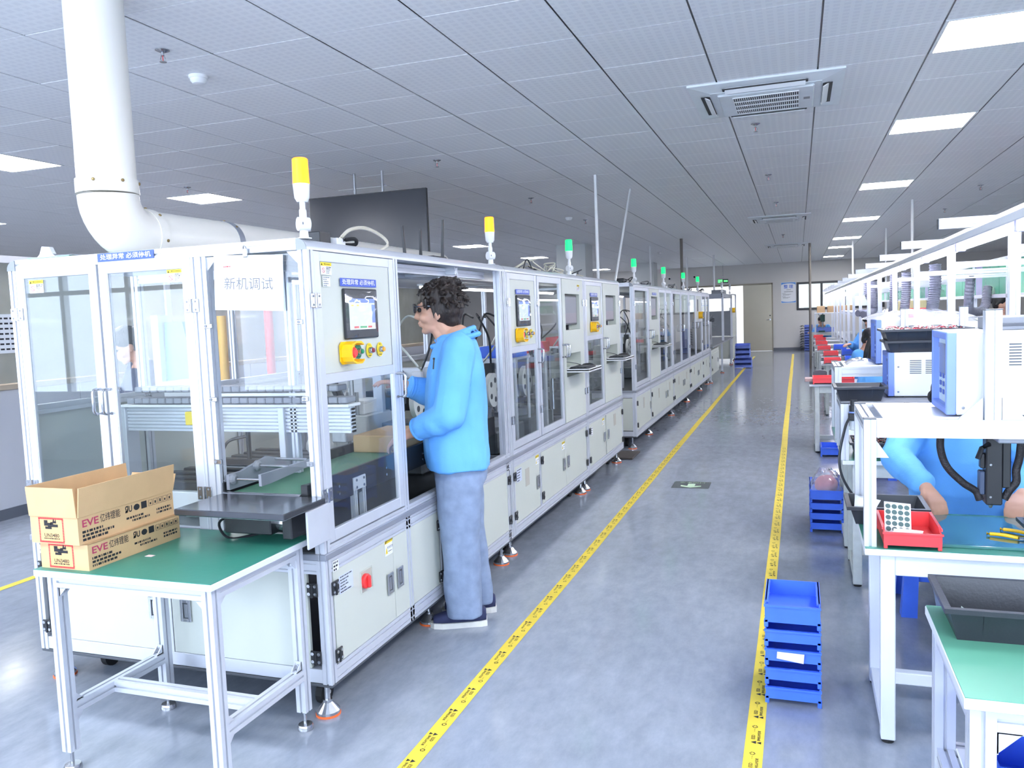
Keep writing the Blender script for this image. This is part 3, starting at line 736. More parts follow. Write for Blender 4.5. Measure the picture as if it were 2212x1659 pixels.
def blue_sign(F, par, u0, u1, v0, v1, d=.002, name='blue_sign'):
    s = MB(); F.box(s, u0, u1, v0, v1, d, d+.0012); o = s.obj(name, M_BLUESIGN, par) if par else s.obj(name, M_BLUESIGN, org=F.P((u0+u1)/2, v0, 0))
    t = MB(); F.text(t, '处理异常 必须停机', (v1-v0)*.52, (u0+u1)/2, (v0+v1)/2, d+.0018, fit=(u1-u0)*.9, bold=.012); stuff(t.obj('lettering', M_WINK, o))
    return o
def foot(par, x, y, ztop=.14, rubber=True):
    b = MB(); b.cyl((x, y, .045), (x, y, ztop), .011, n=10); b.lathe([(.046, .008), (.046, .018), (.018, .05), (.018, .06)], (x, y, 0), n=18); b.slot(1); b.lathe([(.048, 0), (.048, .008)], (x, y, 0), n=18)
    return b.obj('levelling_foot', [M_STEEL, M_ORANGE], par)
def caster(par, x, y, ztop=.14, r=.045):
    b = MB(); b.box(x-.03, x+.03, y-.035, y+.035, ztop-.012, ztop); b.prism([(-.035, ztop-.012), (.035, ztop-.012), (.012, r-.012), (-.012, r-.012)], (x-.02, y+.01, 0), EY, EZ, (.005, 0, 0)); b.prism([(-.035, ztop-.012), (.035, ztop-.012), (.012, r-.012), (-.012, r-.012)], (x+.015, y+.01, 0), EY, EZ, (.005, 0, 0))
    b.cyl((x-.014, y+.01, r), (x+.014, y+.01, r), r, n=18); b.slot(1); b.cyl((x-.024, y+.01, r), (x+.024, y+.01, r), .010, n=8)
    return b.obj('caster', [M_RUB, M_STEEL], par)
M_ROOF = mat('white_roof_sheet', (226, 230, 234), .4)
M_DECK = mat('dark_steel_deck', (52, 56, 60), .28, .5, .1)
M_CAPG = mat('grey_end_cap', (146, 150, 156), .45)
def enclosure(label, x0, x1, y0, y1, posts, name='machine_enclosure', z_top=1.81, deck=True, group='machine enclosures of the line'):
    """skeleton of one machine module: posts at the aisle side at the given Y, rails, base frame, belt, roof, deck"""
    t = thing(name, label, 'machine', ((x0+x1)/2, (y0+y1)/2, 0), group)
    for y in posts:
        for x in (x1-.02, x0+.02):
            MB().profile((x, y, .645), (x, y, 1.77), .04).obj('upper_post', M_ALU, t); MB().profile((x, y, .14), (x, y, .62), .04).obj('lower_post', M_ALU, t)
    zt = z_top
    for x, s in ((x1, -1), (x0, 1)):   # quarter-round top rails
        pr = [(0, 1.77), (0, 1.782)] + [(s*.042*(1-math.cos(a)), 1.775+(zt-1.775)*math.sin(a)) for a in [PI/2*k/6 for k in range(1, 7)]] + [(s*.042, 1.77)]
        MB().prism(pr, (x, y0, 0), EX, EZ, (0, y1-y0, 0)).obj('top_rail', M_ALU, t, True)
        MB().prism([(s*-.0005, 1.7695)] + [(s*.043*(1-math.cos(a))-s*.0005, 1.7745+(zt+.001-1.7745)*math.sin(a)) for a in [PI/2*k/6 for k in range(0, 7)]] + [(s*.043, 1.7695)], (x, y0, 0), EX, EZ, (0, -.004, 0)).obj('end_cap', M_CAPG, t)
    for y in (y0+.02, y1-.02): MB().profile((x0+.042, y, 1.792), (x1-.042, y, 1.792), .04, .042, slots=(1, 1, 1, 1)).obj('cross_rail', M_ALU, t)
    MB().box(x0+.042, x1-.042, y0+.04, y1-.04, 1.772, 1.778).obj('roof_sheet', M_ROOF, t)
    for a, b in ((x1-.02, 'x'), (x0+.02, 'x')):
        MB().profile((a, y0+.04, .593), (a, y1-.04, .593), .04, .054, slots=(2, 1, 2, 1), sd=.005, sw=.006).obj('base_top_rail', M_ALU, t)
        MB().profile((a, y0+.04, .172), (a, y1-.04, .172), .04, .064, slots=(2, 1, 2, 1), sd=.005, sw=.006).obj('base_bottom_rail', M_ALU, t)
        MB().profile((a, y0+.04, .6575), (a, y1-.04, .6575), .038, .025, slots=(1, 0, 1, 0), sd=.004, sw=.006).obj('sill_rail', M_ALU, t)
    for y in (y0+.02, y1-.02):
        MB().profile((x0+.04, y, .593), (x1-.04, y, .593), .04, .054, slots=(2, 1, 2, 1), sd=.005, sw=.006).obj('base_top_rail', M_ALU, t)
        MB().bbox(x0+.04, x1-.04, y-.018, y+.018, .142, .196, .002).obj('base_bottom_rail', M_ALU, t)
    # grey belt running round the module
    bm_ = MB(); bm_.bbox(x1-.02, x1+.008, y0-.006, y1+.002, .62, .645, .003); bm_.obj('belt_strip', M_GREYALU, t)
    MB().bbox(x0-.008, x0+.02, y0-.006, y1+.002, .62, .645, .003).obj('belt_strip', M_GREYALU, t)
    MB().bbox(x0+.02, x1-.02, y0-.008, y0+.02, .62, .645, .003).obj('belt_strip', M_GREYALU, t)
    if deck: MB().box(x0+.03, x1-.03, y0+.04, y1-.02, .612, .632).obj('deck_plate', M_DECK, t)
    MB().bbox(x0, x1, y0, y1, .128, .14, .003).obj('bottom_plate', M_DGREY, t)
    return t
def base_door(F, par, u0, u1, latches=(), hinges=(), v0=.205, v1=.565, name='base_door'):
    mb = MB(); F.box(mb, u0+.002, u1-.002, v0, v1, -.016, -.002, .0015); d = mb.obj(name, M_PANEL, par)
    for u, v in latches: latch(F, d, u, v)
    for u, v in hinges: black_hinge(F, d, u, v)
    return d

# ---------------------------------------------------------------- machine A (nearest)
X0, X1 = -3.124, -1.668
A = enclosure('nearest glazed machine with paper sign and touch panel, man working at it', X0, X1, 2.56, 4.668, (2.58, 3.245, 4.59, 4.648), 'loading_machine')
# aisle side: door with touch panel above and glass below
d = framed_door(SIDE, A, 2.602, 3.224, .675, 1.768, [(.721, 1.272, M_GLASS, 'pane'), (1.312, 1.730, M_PANEL, 'panel')])
hinge(SIDE, d, 2.598, 1.586); hinge(SIDE, d, 2.598, .86); handle(SIDE, d, 3.207, 1.167, 1.271)
hmi(SIDE, d, 2.787, 3.052, 1.435, 1.634)
blue_sign(SIDE, d, 2.773, 3.057, 1.642, 1.674)
estop(SIDE, d, 2.80, 1.383)
push_button(SIDE, d, 2.885, 1.384, M_LGRN, M_BGRN, 'green_cap', '启 动'); push_button(SIDE, d, 2.975, 1.384, M_YSTICK, M_BRED, 'red_cap', '停 止'); push_button(SIDE, d, 3.065, 1.384, M_YSTICK, M_BYEL, 'amber_cap', '复 位')
warn_sticker(SIDE, d, 2.643, 2.718, 1.682, 1.728)
text_label(SIDE, d, 2.652, 2.704, 1.638, 1.676, ['~', '~.6', '~.8', '~.8', '~.5'], ink=M_GINK)
# base doors of the aisle side
bd = base_door(SIDE, A, 2.61, 3.094, [(3.048, .376)], [(2.614, .503), (2.614, .241)])
s = MB(); SIDE.box(s, 2.806, 2.9, .41, .50, -.0015, -.0005); s.slot(1)
for a in ((2.806, 2.809), (2.897, 2.9)): SIDE.box(s, a[0], a[1], .41, .5, -.0005, .003)
for a in ((.41, .413), (.497, .5)): SIDE.box(s, 2.809, 2.897, a[0], a[1], -.0005, .003)
so = s.obj('switch_recess', [mat('recess_beige', (188, 184, 172), .6), M_PANEL], bd)
sw = MB(); sw.lathe([(.03, 0), (.03, .012), (.024, .016)], SIDE.P(2.838, .455, -.0005), EX, 20); SIDE.box(sw, 2.831, 2.845, .43, .48, .015, .028, .003); sw.obj('red_main_switch', M_RED, so)
text_label(SIDE, bd, 2.648, 2.75, .462, .532, ['~', '~.7', '~.6', '~.7', '~.5', '~.9'], d=-.001, bg=mat('silver_label', (206, 214, 232), .4))
text_label(SIDE, A, 2.607, 2.648, .563, .603, ['~', '~.9', '~.7'], d=.002, hs=.8)
warn_sticker(SIDE, bd, 3.02, 3.088, .50, .572, d=-.001, kind=1)
base_door(SIDE, A, 3.094, 3.575, [(3.14, .376)], [(3.563, .244), (3.563, .5)])
base_door(SIDE, A, 3.63, 4.6, [(3.70, .376)], [(4.597, .51), (4.597, .265)])
MB().profile((X1-.02, 3.602, .2), (X1-.02, 3.602, .566), .04).obj('lower_post', M_ALU, A)
# front: two glazed doors and the open loading bay
d = framed_door(FRONT, A, -3.088, -2.652, .675, 1.772, [(.721, 1.735, M_SMOKE, 'pane')])
hinge(FRONT, d, -3.09, 1.588); hinge(FRONT, d, -3.09, .86); handle(FRONT, d, -2.675, 1.172, 1.271); warn_sticker(FRONT, d, -3.018, -2.941, 1.673, 1.726, d=-.006)
d = framed_door(FRONT, A, -2.640, -2.188, .675, 1.772, [(.721, 1.732, M_GLASS, 'pane')])
hinge(FRONT, d, -2.19, 1.588); hinge(FRONT, d, -2.19, .86); handle(FRONT, d, -2.626, 1.172, 1.271); warn_sticker(FRONT, d, -2.304, -2.231, 1.682, 1.731, d=-.006)
MB().profile((-2.135, 2.58, .645), (-2.135, 2.58, 1.77), .04).obj('upper_post', M_ALU, A)
MB().profile((-2.17, 2.575, .645), (-2.17, 2.575, 1.77), .03).obj('upper_post', M_ALU, A)
mb = MB(); FRONT.box(mb, -2.113, -1.71, .972, 1.76, -.009, -.004); mb.obj('clear_guard_sheet', M_ACRY, A)
for u, v in ((-2.125, 1.508), (-2.125, 1.227), (-2.122, .985), (-1.712, 1.51), (-1.708, 1.228), (-1.706, .985)):
    mb = MB(); FRONT.box(mb, u-.014, u+.022 if u < -2 else u+.014, v-.009, v+.009, -.004, .006, .002); mb.slot(1); mb.lathe([(.006, 0), (.006, .002)], FRONT.P(u-.004, v, .006), -EY, 8); mb.obj('sheet_clip', [M_STEEL, M_MGREY], A)
for x, s in ((-2.115, 1), (-1.71, -1)):
    MB().prism([(0, 0), (s*.05, 0), (0, -.05)], (x, 2.57, 1.768), EX, EZ, (0, .004, 0)).obj('corner_gusset', M_WPLA, A)
# base front doors
d = base_door(FRONT, A, -3.062, -2.44, [(-2.485, .376)], [(-3.073, .247), (-3.073, .507)], v0=.198)
d = base_door(FRONT, A, -2.40, -1.752, [(-2.326, .376)], [(-1.728, .507), (-1.728, .245)], v0=.198)
MB().profile((-2.42, 2.58, .197), (-2.42, 2.58, .566), .036).obj('lower_post', M_ALU, A)
MB().prism([(0, 0), (.07, 0), (0, -.09)], (-1.80, 2.545, .72), -EX, EZ, (0, .02, 0)).obj('tray_bracket', M_WPLA, A)
for x, y in ((-1.725, 2.61), (-3.07, 2.62), (-1.74, 3.56), (-1.72, 4.55), (-3.07, 4.55)): foot(A, x, y)
for x, y in ((-1.79, 2.68), (-2.95, 2.75), (-1.80, 4.45)): caster(A, x, y)
# far side skirts: closed lower half, glazed upper half, plus inner rails
far = MB(); far.box(X0+.01, X0+.016, 2.6, 4.6, .66, 1.16); far.obj('rear_panel', M_PANEL, A)
MB().profile((X0+.02, 2.6, 1.18), (X0+.02, 4.6, 1.18), .04).obj('rear_rail', M_ALU, A)
for y in (3.25, 3.95): MB().profile((X0+.02, y, .66), (X0+.02, y, 1.77), .03).obj('rear_post', M_ALU, A)
for y in (3.25, 4.02): MB().profile((X0+.04, y, 1.752), (X1-.04, y, 1.752), .04).obj('roof_beam', M_ALU, A)
MB().profile((-1.78, 3.3, 1.745), (-1.78, 4.56, 1.745), .04, .04).obj('roof_beam', M_ALU, A)
MB().profile((-2.02, 2.62, 1.745), (-2.02, 4.6, 1.745), .04, .04).obj('roof_beam', M_ALU, A)
for y in (3.36, 3.98):
    mb = MB(); mb.bbox(-1.80, -1.757, y, y+.04, 1.70, 1.725, .003); mb.slot(1); mb.lathe([(.007, 0), (.007, .003)], (-1.757, y+.02, 1.712), EX, 8); mb.obj('roof_bracket', [M_STEEL, M_DGREY], A)
# LED bar inside
M_INLED = emis('machine_led_glow', (246, 250, 255), 14)
for (x, y0, y1) in ((-2.35, 3.0, 3.9), (-2.6, 4.0, 4.5)):
    lb = thing('led_light_bar', 'white LED light bar glowing under the roof of the nearest machine, ' + ('front one' if y0 < 3.5 else 'rear one'), 'light', (x, y0, 1.70))
    MB().bbox(x-.02, x+.02, y0, y1, 1.718, 1.732, .003).obj('housing', M_WPLA, lb); MB().cyl((x, y0+.02, 1.712), (x, y1-.02, 1.712), .012, n=10).obj('tube', M_INLED, lb, True)

# paper sign, blue sign on the front
ps = thing('paper_sign', 'white sheet with four large characters clipped to the machine front', 'sign', (-1.92, 2.552, 1.56))
ang = -.05
mb = MB(); c = Vector((-1.922, 0, 1.66)); ux = Vector((math.cos(ang), 0, math.sin(ang))); uz = Vector((-math.sin(ang), 0, math.cos(ang)))
mb.prism([(-.152, -.10), (.152, -.10), (.152, .104), (-.152, .104)], (c.x, 2.555, c.z), ux, uz, (0, -.002, 0)); mb.obj('sheet', M_PAPER, ps)
t = MB(); text(t, '新机调试', .036, (c.x, 2.5525, c.z-.005), ux, uz, fit=.215); stuff(t.obj('lettering', M_GINK, ps))
t = MB(); dashes(FRONT, t, c.x-.105, c.x-.07, c.z+.066, .005, .0075, 1); t.slot(1); dashes(FRONT, t, c.x-.03, c.x+.09, c.z+.064, .005, .0075, 2); stuff(t.obj('small_lettering', [M_REDINK, mat('faint_ink', (206, 212, 232), .7)], ps))
mb = MB(); mb.bbox(-1.935, -1.915, 2.545, 2.556, 1.755, 1.79, .003); mb.tube([(-1.93, 2.546, 1.785), (-1.922, 2.54, 1.80), (-1.915, 2.546, 1.79)], .0025, 6); mb.obj('binder_clip', M_STEEL, ps)
fb = blue_sign(FRONT, None, -2.634, -2.353, 1.779, 1.812, d=.002, name='blue_stop_sign')
tag(fb, 'blue strip with white characters on the front top rail of the machine', 'sign')

# steel loading tray in front of the bay
tr = thing('loading_tray', 'dark polished tray shelf jutting from the machine front below the belt', 'tray', (-1.86, 2.4, .85))
MB().bbox(-2.10, -1.64, 2.285, 2.545, .842, .865, .003).obj('plate', mat('polished_dark_steel', (96, 98, 104), .16, .7, .1), tr)
MB().bbox(-2.07, -1.66, 2.31, 2.545, .834, .842, .002).obj('under_plate', M_ALU, tr)
mb = MB(); mb.bbox(-1.655, -1.646, 2.43, 2.575, .70, .838, .003); mb.obj('bracket_plate', M_ALU, tr)
mb = MB(); mb.bbox(-1.98, -1.78, 2.40, 2.52, .755, .83, .004); mb.slot(1); mb.cyl((-1.78, 2.46, .79), (-1.74, 2.46, .79), .03, n=14); mb.slot(0); mb.bbox(-1.74, -1.70, 2.41, 2.51, .74, .83, .004); mb.obj('drive_motor', [M_BLACK, M_STEEL], tr)
mb = MB(); mb.tube(bez([(-2.02, 2.52, .80), (-2.06, 2.47, .77), (-2.0, 2.45, .72), (-1.9, 2.5, .73)], 6), .005, 6); mb.obj('motor_cable', M_BLACK, tr, True)

# conveyor inside
cv = thing('belt_conveyor', 'green belt conveyor with black side plates inside the nearest machine', 'conveyor', (-1.93, 3.5, .63))
MB().bbox(-2.10, -1.77, 2.55, 4.62, .835, .86, .01).obj('belt', M_BELT, cv)
MB().bbox(-1.768, -1.752, 2.60, 4.62, .785, .897, .002).obj('side_plate', M_BLACK, cv)
MB().bbox(-2.122, -2.104, 2.60, 4.62, .80, .90, .002).obj('side_plate', M_BLACK, cv)
for y in (2.57, 4.60): MB().cyl((-2.11, y, .845), (-1.76, y, .845), .022, n=16).obj('roller', M_STEEL, cv, True)
MB().bbox(-1.765, -1.735, 2.575, 2.60, .84, .90, .002).obj('end_block', M_BLACK, cv)
for y in (2.975, 4.3):
    mb = MB(); mb.bbox(-1.752, -1.744, y-.05, y+.05, .803, .857, .002); mb.slot(1)
    for a in (-.03, .03):
        for z in (.815, .845): mb.lathe([(.006, 0), (.006, .003)], (-1.744, y+a, z), EX, 8)
    mb.obj('mount_plate', [M_ALU, M_STEEL], cv)
    for a in (-.035, .035): MB().profile((-1.757, y+a, .632), (-1.757, y+a, .803), .022).obj('leg', M_ALU, cv)
for y in (2.82, 3.22, 3.6, 4.1):
    mb = MB()
    for z in (.815, .845): mb.lathe([(.006, 0), (.006, .003)], (-1.752, y, z), EX, 8)
    mb.obj('bolt', M_STEEL, cv)
# width-adjust guide on the belt
gd = thing('guide_unit', 'grey guide plates with steel rods over the belt entrance', 'guide', (-2.0, 2.75, .86))
MB().prism([(0, 0), (.06, 0), (.36, .02), (.36, .045), (0, .045)], (-1.93, 2.565, .893), EY, EZ, (-.012, 0, 0)).obj('front_guide_plate', M_GREYALU, gd)
MB().prism([(0, 0), (.42, 0), (.42, .05), (.25, .09), (.08, .06), (0, .06)], (-2.09, 2.58, .87), EY, EZ, (-.014, 0, 0)).obj('rear_guide_plate', M_GREYALU, gd)
for y, z in ((2.60, .91), (2.75, .935), (2.88, .94)): MB().cyl((-2.09, y, z), (-1.935, y, z), .006, n=10).obj('guide_rod', M_STEEL, gd, True)
mb = MB(); mb.lathe([(.022, 0), (.022, .012), (.012, .02)], (-2.09, 2.60, .91), EX, 14); mb.lathe([(.022, 0), (.022, .012), (.012, .02)], (-2.09, 2.75, .935), EX, 14); mb.obj('rod_bearing', M_MGREY, gd)
mb = MB(); mb.bbox(-2.125, -2.11, 2.57, 2.60, .85, .90, .002); mb.tube(bez([(-2.12, 2.585, .9), (-2.125, 2.59, .98), (-2.12, 2.62, 1.05), (-2.06, 2.66, 1.07)], 8), .006, 6); mb.obj('sensor_and_cable', M_BLACK, gd)
# big slotted beam + cable chain in the bay
lm = thing('gantry_beam', 'wide ribbed aluminium gantry beam with cable chain inside the nearest machine', 'beam', (-2.24, 3.0, 1.03))
b = MB()
for k in range(7): b.bbox(-2.98, -1.78, 2.985, 3.03, 1.036+k*.0157, 1.048+k*.0157, .001)
b.box(-2.98, -1.78, 2.995, 3.03, 1.036, 1.146); stuff(b.obj('ribbed_beam', M_ALU, lm))
MB().bbox(-2.99, -1.77, 2.96, 3.06, 1.148, 1.16, .002).obj('beam_cap', M_WPLA, lm)
MB().bbox(-2.13, -2.10, 2.97, 3.05, .63, 1.146, .002).obj('support_plate', M_ALU, lm)
MB().bbox(-3.0, -2.97, 2.97, 3.05, .63, 1.146, .002).obj('support_plate', M_ALU, lm)
b = MB()
for k in range(26):
    x = -2.95+k*.045; b.bbox(x, x+.042, 2.965, 3.045, 1.164, 1.19, .004)
for k in range(24):
    x = -2.9+k*.045; b.bbox(x, x+.042, 2.965, 3.045, 1.215, 1.241, .004)
stuff(b.obj('cable_chain', mat('grey_chain_plastic', (150, 152, 160), .5), lm))
MB().bbox(-2.44, -1.92, 2.97, 3.04, 1.195, 1.21, .003).obj('carriage_plate', M_WPLA, lm)
MB().bbox(-2.6, -2.45, 2.94, 2.98, 1.07, 1.13, .003).obj('warning_plate', M_YSTICK, lm)
MB().profile((-2.06, 3.0, .64), (-2.06, 3.0, 1.75), .03).obj('upright', M_ALU, lm)
# product trays behind the belt
for k, (x, y, z, l) in enumerate(((-2.5, 2.8, .66, 'front'), (-2.5, 3.35, .66, 'rear'))):
    tb = thing('product_table', f'white fixture table with black slotted rails inside the nearest machine, {l} one', 'fixture', (x, y, .63))
    MB().bbox(x-.3, x+.32, y, y+.42, .70, .80, .004).obj('block', M_WPLA, tb); MB().box(x-.25, x+.27, y+.04, y+.38, .634, .70).obj('plinth', M_MGREY, tb)
    for j in range(4): MB().bbox(x-.3, x+.32, y+.03+j*.1, y+.08+j*.1, .80, .835, .004).obj('slotted_rail', M_BLACK, tb)
# ---------------------------------------------------------------- modules B and C
def monitor_panel(F, par, u0, u1, mon, slot, name='control_panel'):
    """grey sheet with a recessed monitor window and a keyboard niche; returns it. mon/slot = (u0,u1,v0,v1)"""
    v0, v1 = .675, 1.768
    p = MB(); cuts = [v0, slot[2], slot[3], mon[2], mon[3], v1]
    F.box(p, u0, u1, v0, slot[2], -.016, 0); F.box(p, u0, u1, slot[3], mon[2], -.016, 0); F.box(p, u0, u1, mon[3], v1, -.016, 0)
    for q in (slot, mon): F.box(p, u0, q[0], q[2], q[3], -.016, 0); F.box(p, q[1], u1, q[2], q[3], -.016, 0)
    for q, dp in ((slot, -.12), (mon, -.07)):
        F.box(p, q[0]-.003, q[1]+.003, q[2]-.003, q[3]+.003, dp-.004, dp)
        F.box(p, q[0]-.003, q[0], q[2], q[3], dp, -.016); F.box(p, q[1], q[1]+.003, q[2], q[3], dp, -.016); F.box(p, q[0], q[1], q[2]-.003, q[2], dp, -.016); F.box(p, q[0], q[1], q[3], q[3]+.003, dp, -.016)
    return p.obj(name, M_PANEL, par)
M_MON = emis('monitor_glow_grey', (150, 156, 172), .35, (60, 62, 68)); M_MON2 = emis('monitor_glow_pink', (168, 158, 172), .35, (60, 62, 68))
def monitor(F, u0, u1, v0, v1, label, dep=-.045):
    t = thing('computer_monitor', label, 'monitor', F.P((u0+u1)/2, v0, dep), 'monitors set in the machines')
    b = MB(); F.box(b, u0, u1, v0+.02, v1, dep, dep+.03, .004); b.obj('bezel', M_BLACK, t)
    s = MB(); F.box(s, u0+.012, u1-.012, v0+.035, v1-.014, dep+.03, dep+.0306); s.slot(1); F.box(s, u0+.012, u1-.012, v0+.035, v0+(v1-v0)*.45, dep+.0306, dep+.0308); s.obj('screen', [M_MON, M_MON2], t)
    c = MB(); F.box(c, (u0+u1)/2-.012, (u0+u1)/2+.012, v0-.02, v0+.02, dep-.01, dep+.01); c.obj('stand', M_BLACK, t)
    return t
def keyboard_tray(F, u0, u1, v, label, out=.17):
    t = thing('keyboard_shelf', label + ', white fold-out shelf', 'shelf', F.P((u0+u1)/2, v-.03, 0), 'keyboard shelves')
    b = MB(); F.box(b, u0, u1, v-.012, v, -.09, out, .002)
    F.box(b, u0, u0+.01, v-.022, v+.006, -.09, out, .002); F.box(b, u1-.01, u1, v-.022, v+.006, -.09, out, .002); F.box(b, u0+.01, u1-.01, v-.022, v+.006, out-.01, out, .002)
    b.obj('board', M_WHITE, t)
    k = thing('keyboard', label.replace('shelf', 'keyboard') + ', black keyboard', 'keyboard', F.P((u0+u1)/2, v, .05), 'keyboards on the shelves')
    kb = MB(); F.box(kb, u0+.014, u0+(u1-u0)*.74, v+.0005, v+.014, .01, out-.02, .004); kb.obj('case', M_BLACK, k)
    ks = MB(); n = 12; w = ((u1-u0)*.74-.03)/n
    for i in range(n):
        for j in range(5): F.box(ks, u0+.022+i*w, u0+.022+i*w+w*.82, v+.014, v+.019, .018+j*.026, .018+j*.026+.021)
    stuff(ks.obj('keys', mat('key_caps', (58, 60, 64), .5), k))
    m = thing('computer_mouse', label.replace('shelf', 'mouse pad') + ', dark mouse', 'mouse', F.P(u1-.06, v, .08), 'mice on the shelves')
    MB().sphere(F.P(u1-.05, v+.012, .07), (.05, .028, .016) if F is SIDE else (.028, .05, .016), 12, 8).obj('body', M_BLACK, m, True)
    c = MB(); c.tube(bez([F.P(u1-.06, v+.012, .02), F.P(u1-.08, v+.03, -.03), F.P(u0+.15, v+.05, -.06), F.P(u0+.1, v+.02, -.05)], 6), .003, 6); c.obj('cable', M_BLACK, m, True)
    return t
B = enclosure('second machine module with touch panel, wide glass door and keyboard shelf', X0, X1, 4.672, 6.588, (4.692, 6.566), 'assembly_machine')
d = framed_door(SIDE, B, 4.714, 5.294, .675, 1.768, [(.721, 1.270, M_GLASS, 'pane'), (1.312, 1.728, M_PANEL, 'panel')])
hinge(SIDE, d, 4.71, 1.586); hinge(SIDE, d, 4.71, .86); handle(SIDE, d, 5.275, 1.18, 1.272)
hmi(SIDE, d, 4.858, 5.13, 1.434, 1.632); blue_sign(SIDE, d, 4.855, 5.13, 1.638, 1.668)
estop(SIDE, d, 4.885, 1.380)
push_button(SIDE, d, 4.965, 1.383, M_LGRN, M_BGRN, 'green_cap', '启 动'); push_button(SIDE, d, 5.055, 1.383, M_YSTICK, M_BRED, 'red_cap', '停 止'); push_button(SIDE, d, 5.145, 1.383, M_YSTICK, M_BYEL, 'amber_cap', '复 位')
d = framed_door(SIDE, B, 5.314, 5.906, .675, 1.768, [(.721, 1.724, M_GLASS, 'pane')])
hinge(SIDE, d, 5.31, 1.586); hinge(SIDE, d, 5.31, .86); handle(SIDE, d, 5.885, 1.18, 1.272)
mp = monitor_panel(SIDE, B, 5.93, 6.546, (6.006, 6.434, 1.377, 1.655), (5.995, 6.428, 1.02, 1.195)); handle(SIDE, mp, 5.952, 1.18, 1.272)
hinge(SIDE, mp, 6.55, 1.586); hinge(SIDE, mp, 6.55, .86); warn_sticker(SIDE, mp, 6.37, 6.44, 1.68, 1.73)
monitor(SIDE, 6.03, 6.40, 1.395, 1.645, 'grey monitor recessed in the panel of the second machine')
keyboard_tray(SIDE, 6.01, 6.43, 1.075, 'shelf on the second machine')
bd = base_door(SIDE, B, 4.70, 5.224, [(5.178, .38)], [(4.702, .51), (4.702, .265)])
s = MB(); SIDE.box(s, 4.92, 5.0, .40, .515, -.0015, -.0005); s.obj('vent_recess', mat('recess_beige', (188, 184, 172)), bd); text_label(SIDE, bd, 4.748, 4.845, .46, .543, ['~', '~.7', '~.6', '~.7', '~.5'], d=-.001, bg=mat('silver_label', (206, 214, 232)))
warn_sticker(SIDE, bd, 5.14, 5.21, .50, .562, d=-.001, kind=1)
bd = base_door(SIDE, B, 5.272, 5.886, [(5.83, .38)], [(5.276, .51), (5.276, .265)]); warn_sticker(SIDE, bd, 5.79, 5.87, .49, .55, d=-.001, kind=1)
base_door(SIDE, B, 5.89, 6.53, [(5.945, .38)], [(6.527, .51), (6.527, .265)])
MB().profile((X1-.02, 5.248, .2), (X1-.02, 5.248, .566), .036).obj('lower_post', M_ALU, B)
for y in (4.74, 6.52): foot(B, -1.73, y)
caster(B, -1.80, 4.85); caster(B, -1.80, 6.4)
C = enclosure('third machine module with touch panel and second keyboard shelf', X0, X1, 6.592, 8.03, (6.612, 8.01), 'assembly_machine')
d = framed_door(SIDE, C, 6.634, 7.262, .675, 1.768, [(.724, 1.270, M_GLASS, 'pane'), (1.312, 1.735, M_PANEL, 'panel')])
hinge(SIDE, d, 6.632, 1.586); hinge(SIDE, d, 6.632, .86); handle(SIDE, d, 7.243, 1.175, 1.271)
hmi(SIDE, d, 6.813, 7.074, 1.433, 1.636); blue_sign(SIDE, d, 6.80, 7.06, 1.642, 1.672); estop(SIDE, d, 6.84, 1.382)
push_button(SIDE, d, 6.92, 1.383, M_LGRN, M_BGRN, 'green_cap', '启 动'); push_button(SIDE, d, 7.01, 1.383, M_YSTICK, M_BRED, 'red_cap', '停 止'); push_button(SIDE, d, 7.10, 1.383, M_YSTICK, M_BYEL, 'amber_cap', '复 位')
mp = monitor_panel(SIDE, C, 7.285, 7.99, (7.394, 7.83, 1.383, 1.66), (7.36, 7.86, 1.03, 1.195)); hinge(SIDE, mp, 7.985, 1.586); hinge(SIDE, mp, 7.985, .92); handle(SIDE, mp, 7.305, 1.175, 1.271)
monitor(SIDE, 7.42, 7.80, 1.40, 1.65, 'grey monitor recessed in the panel of the third machine')
keyboard_tray(SIDE, 7.40, 7.84, 1.075, 'shelf on the third machine')
bd = base_door(SIDE, C, 6.636, 7.255, [(7.19, .38)], [(6.64, .51), (6.64, .265)]); text_label(SIDE, bd, 6.69, 6.76, .46, .53, ['~', '~.7', '~.6', '~.7'], d=-.001); warn_sticker(SIDE, bd, 7.12, 7.20, .49, .55, d=-.001, kind=1)
bd = base_door(SIDE, C, 7.29, 7.99, [(7.35, .38)], [(7.985, .51), (7.985, .235)]); s = MB(); SIDE.box(s, 7.60, 7.70, .42, .53, -.0015, -.0005); s.obj('vent_recess', mat('recess_beige', (188, 184, 172)), bd)
for y in (6.66, 7.96): foot(C, -1.73, y)
caster(C, -1.80, 7.85)
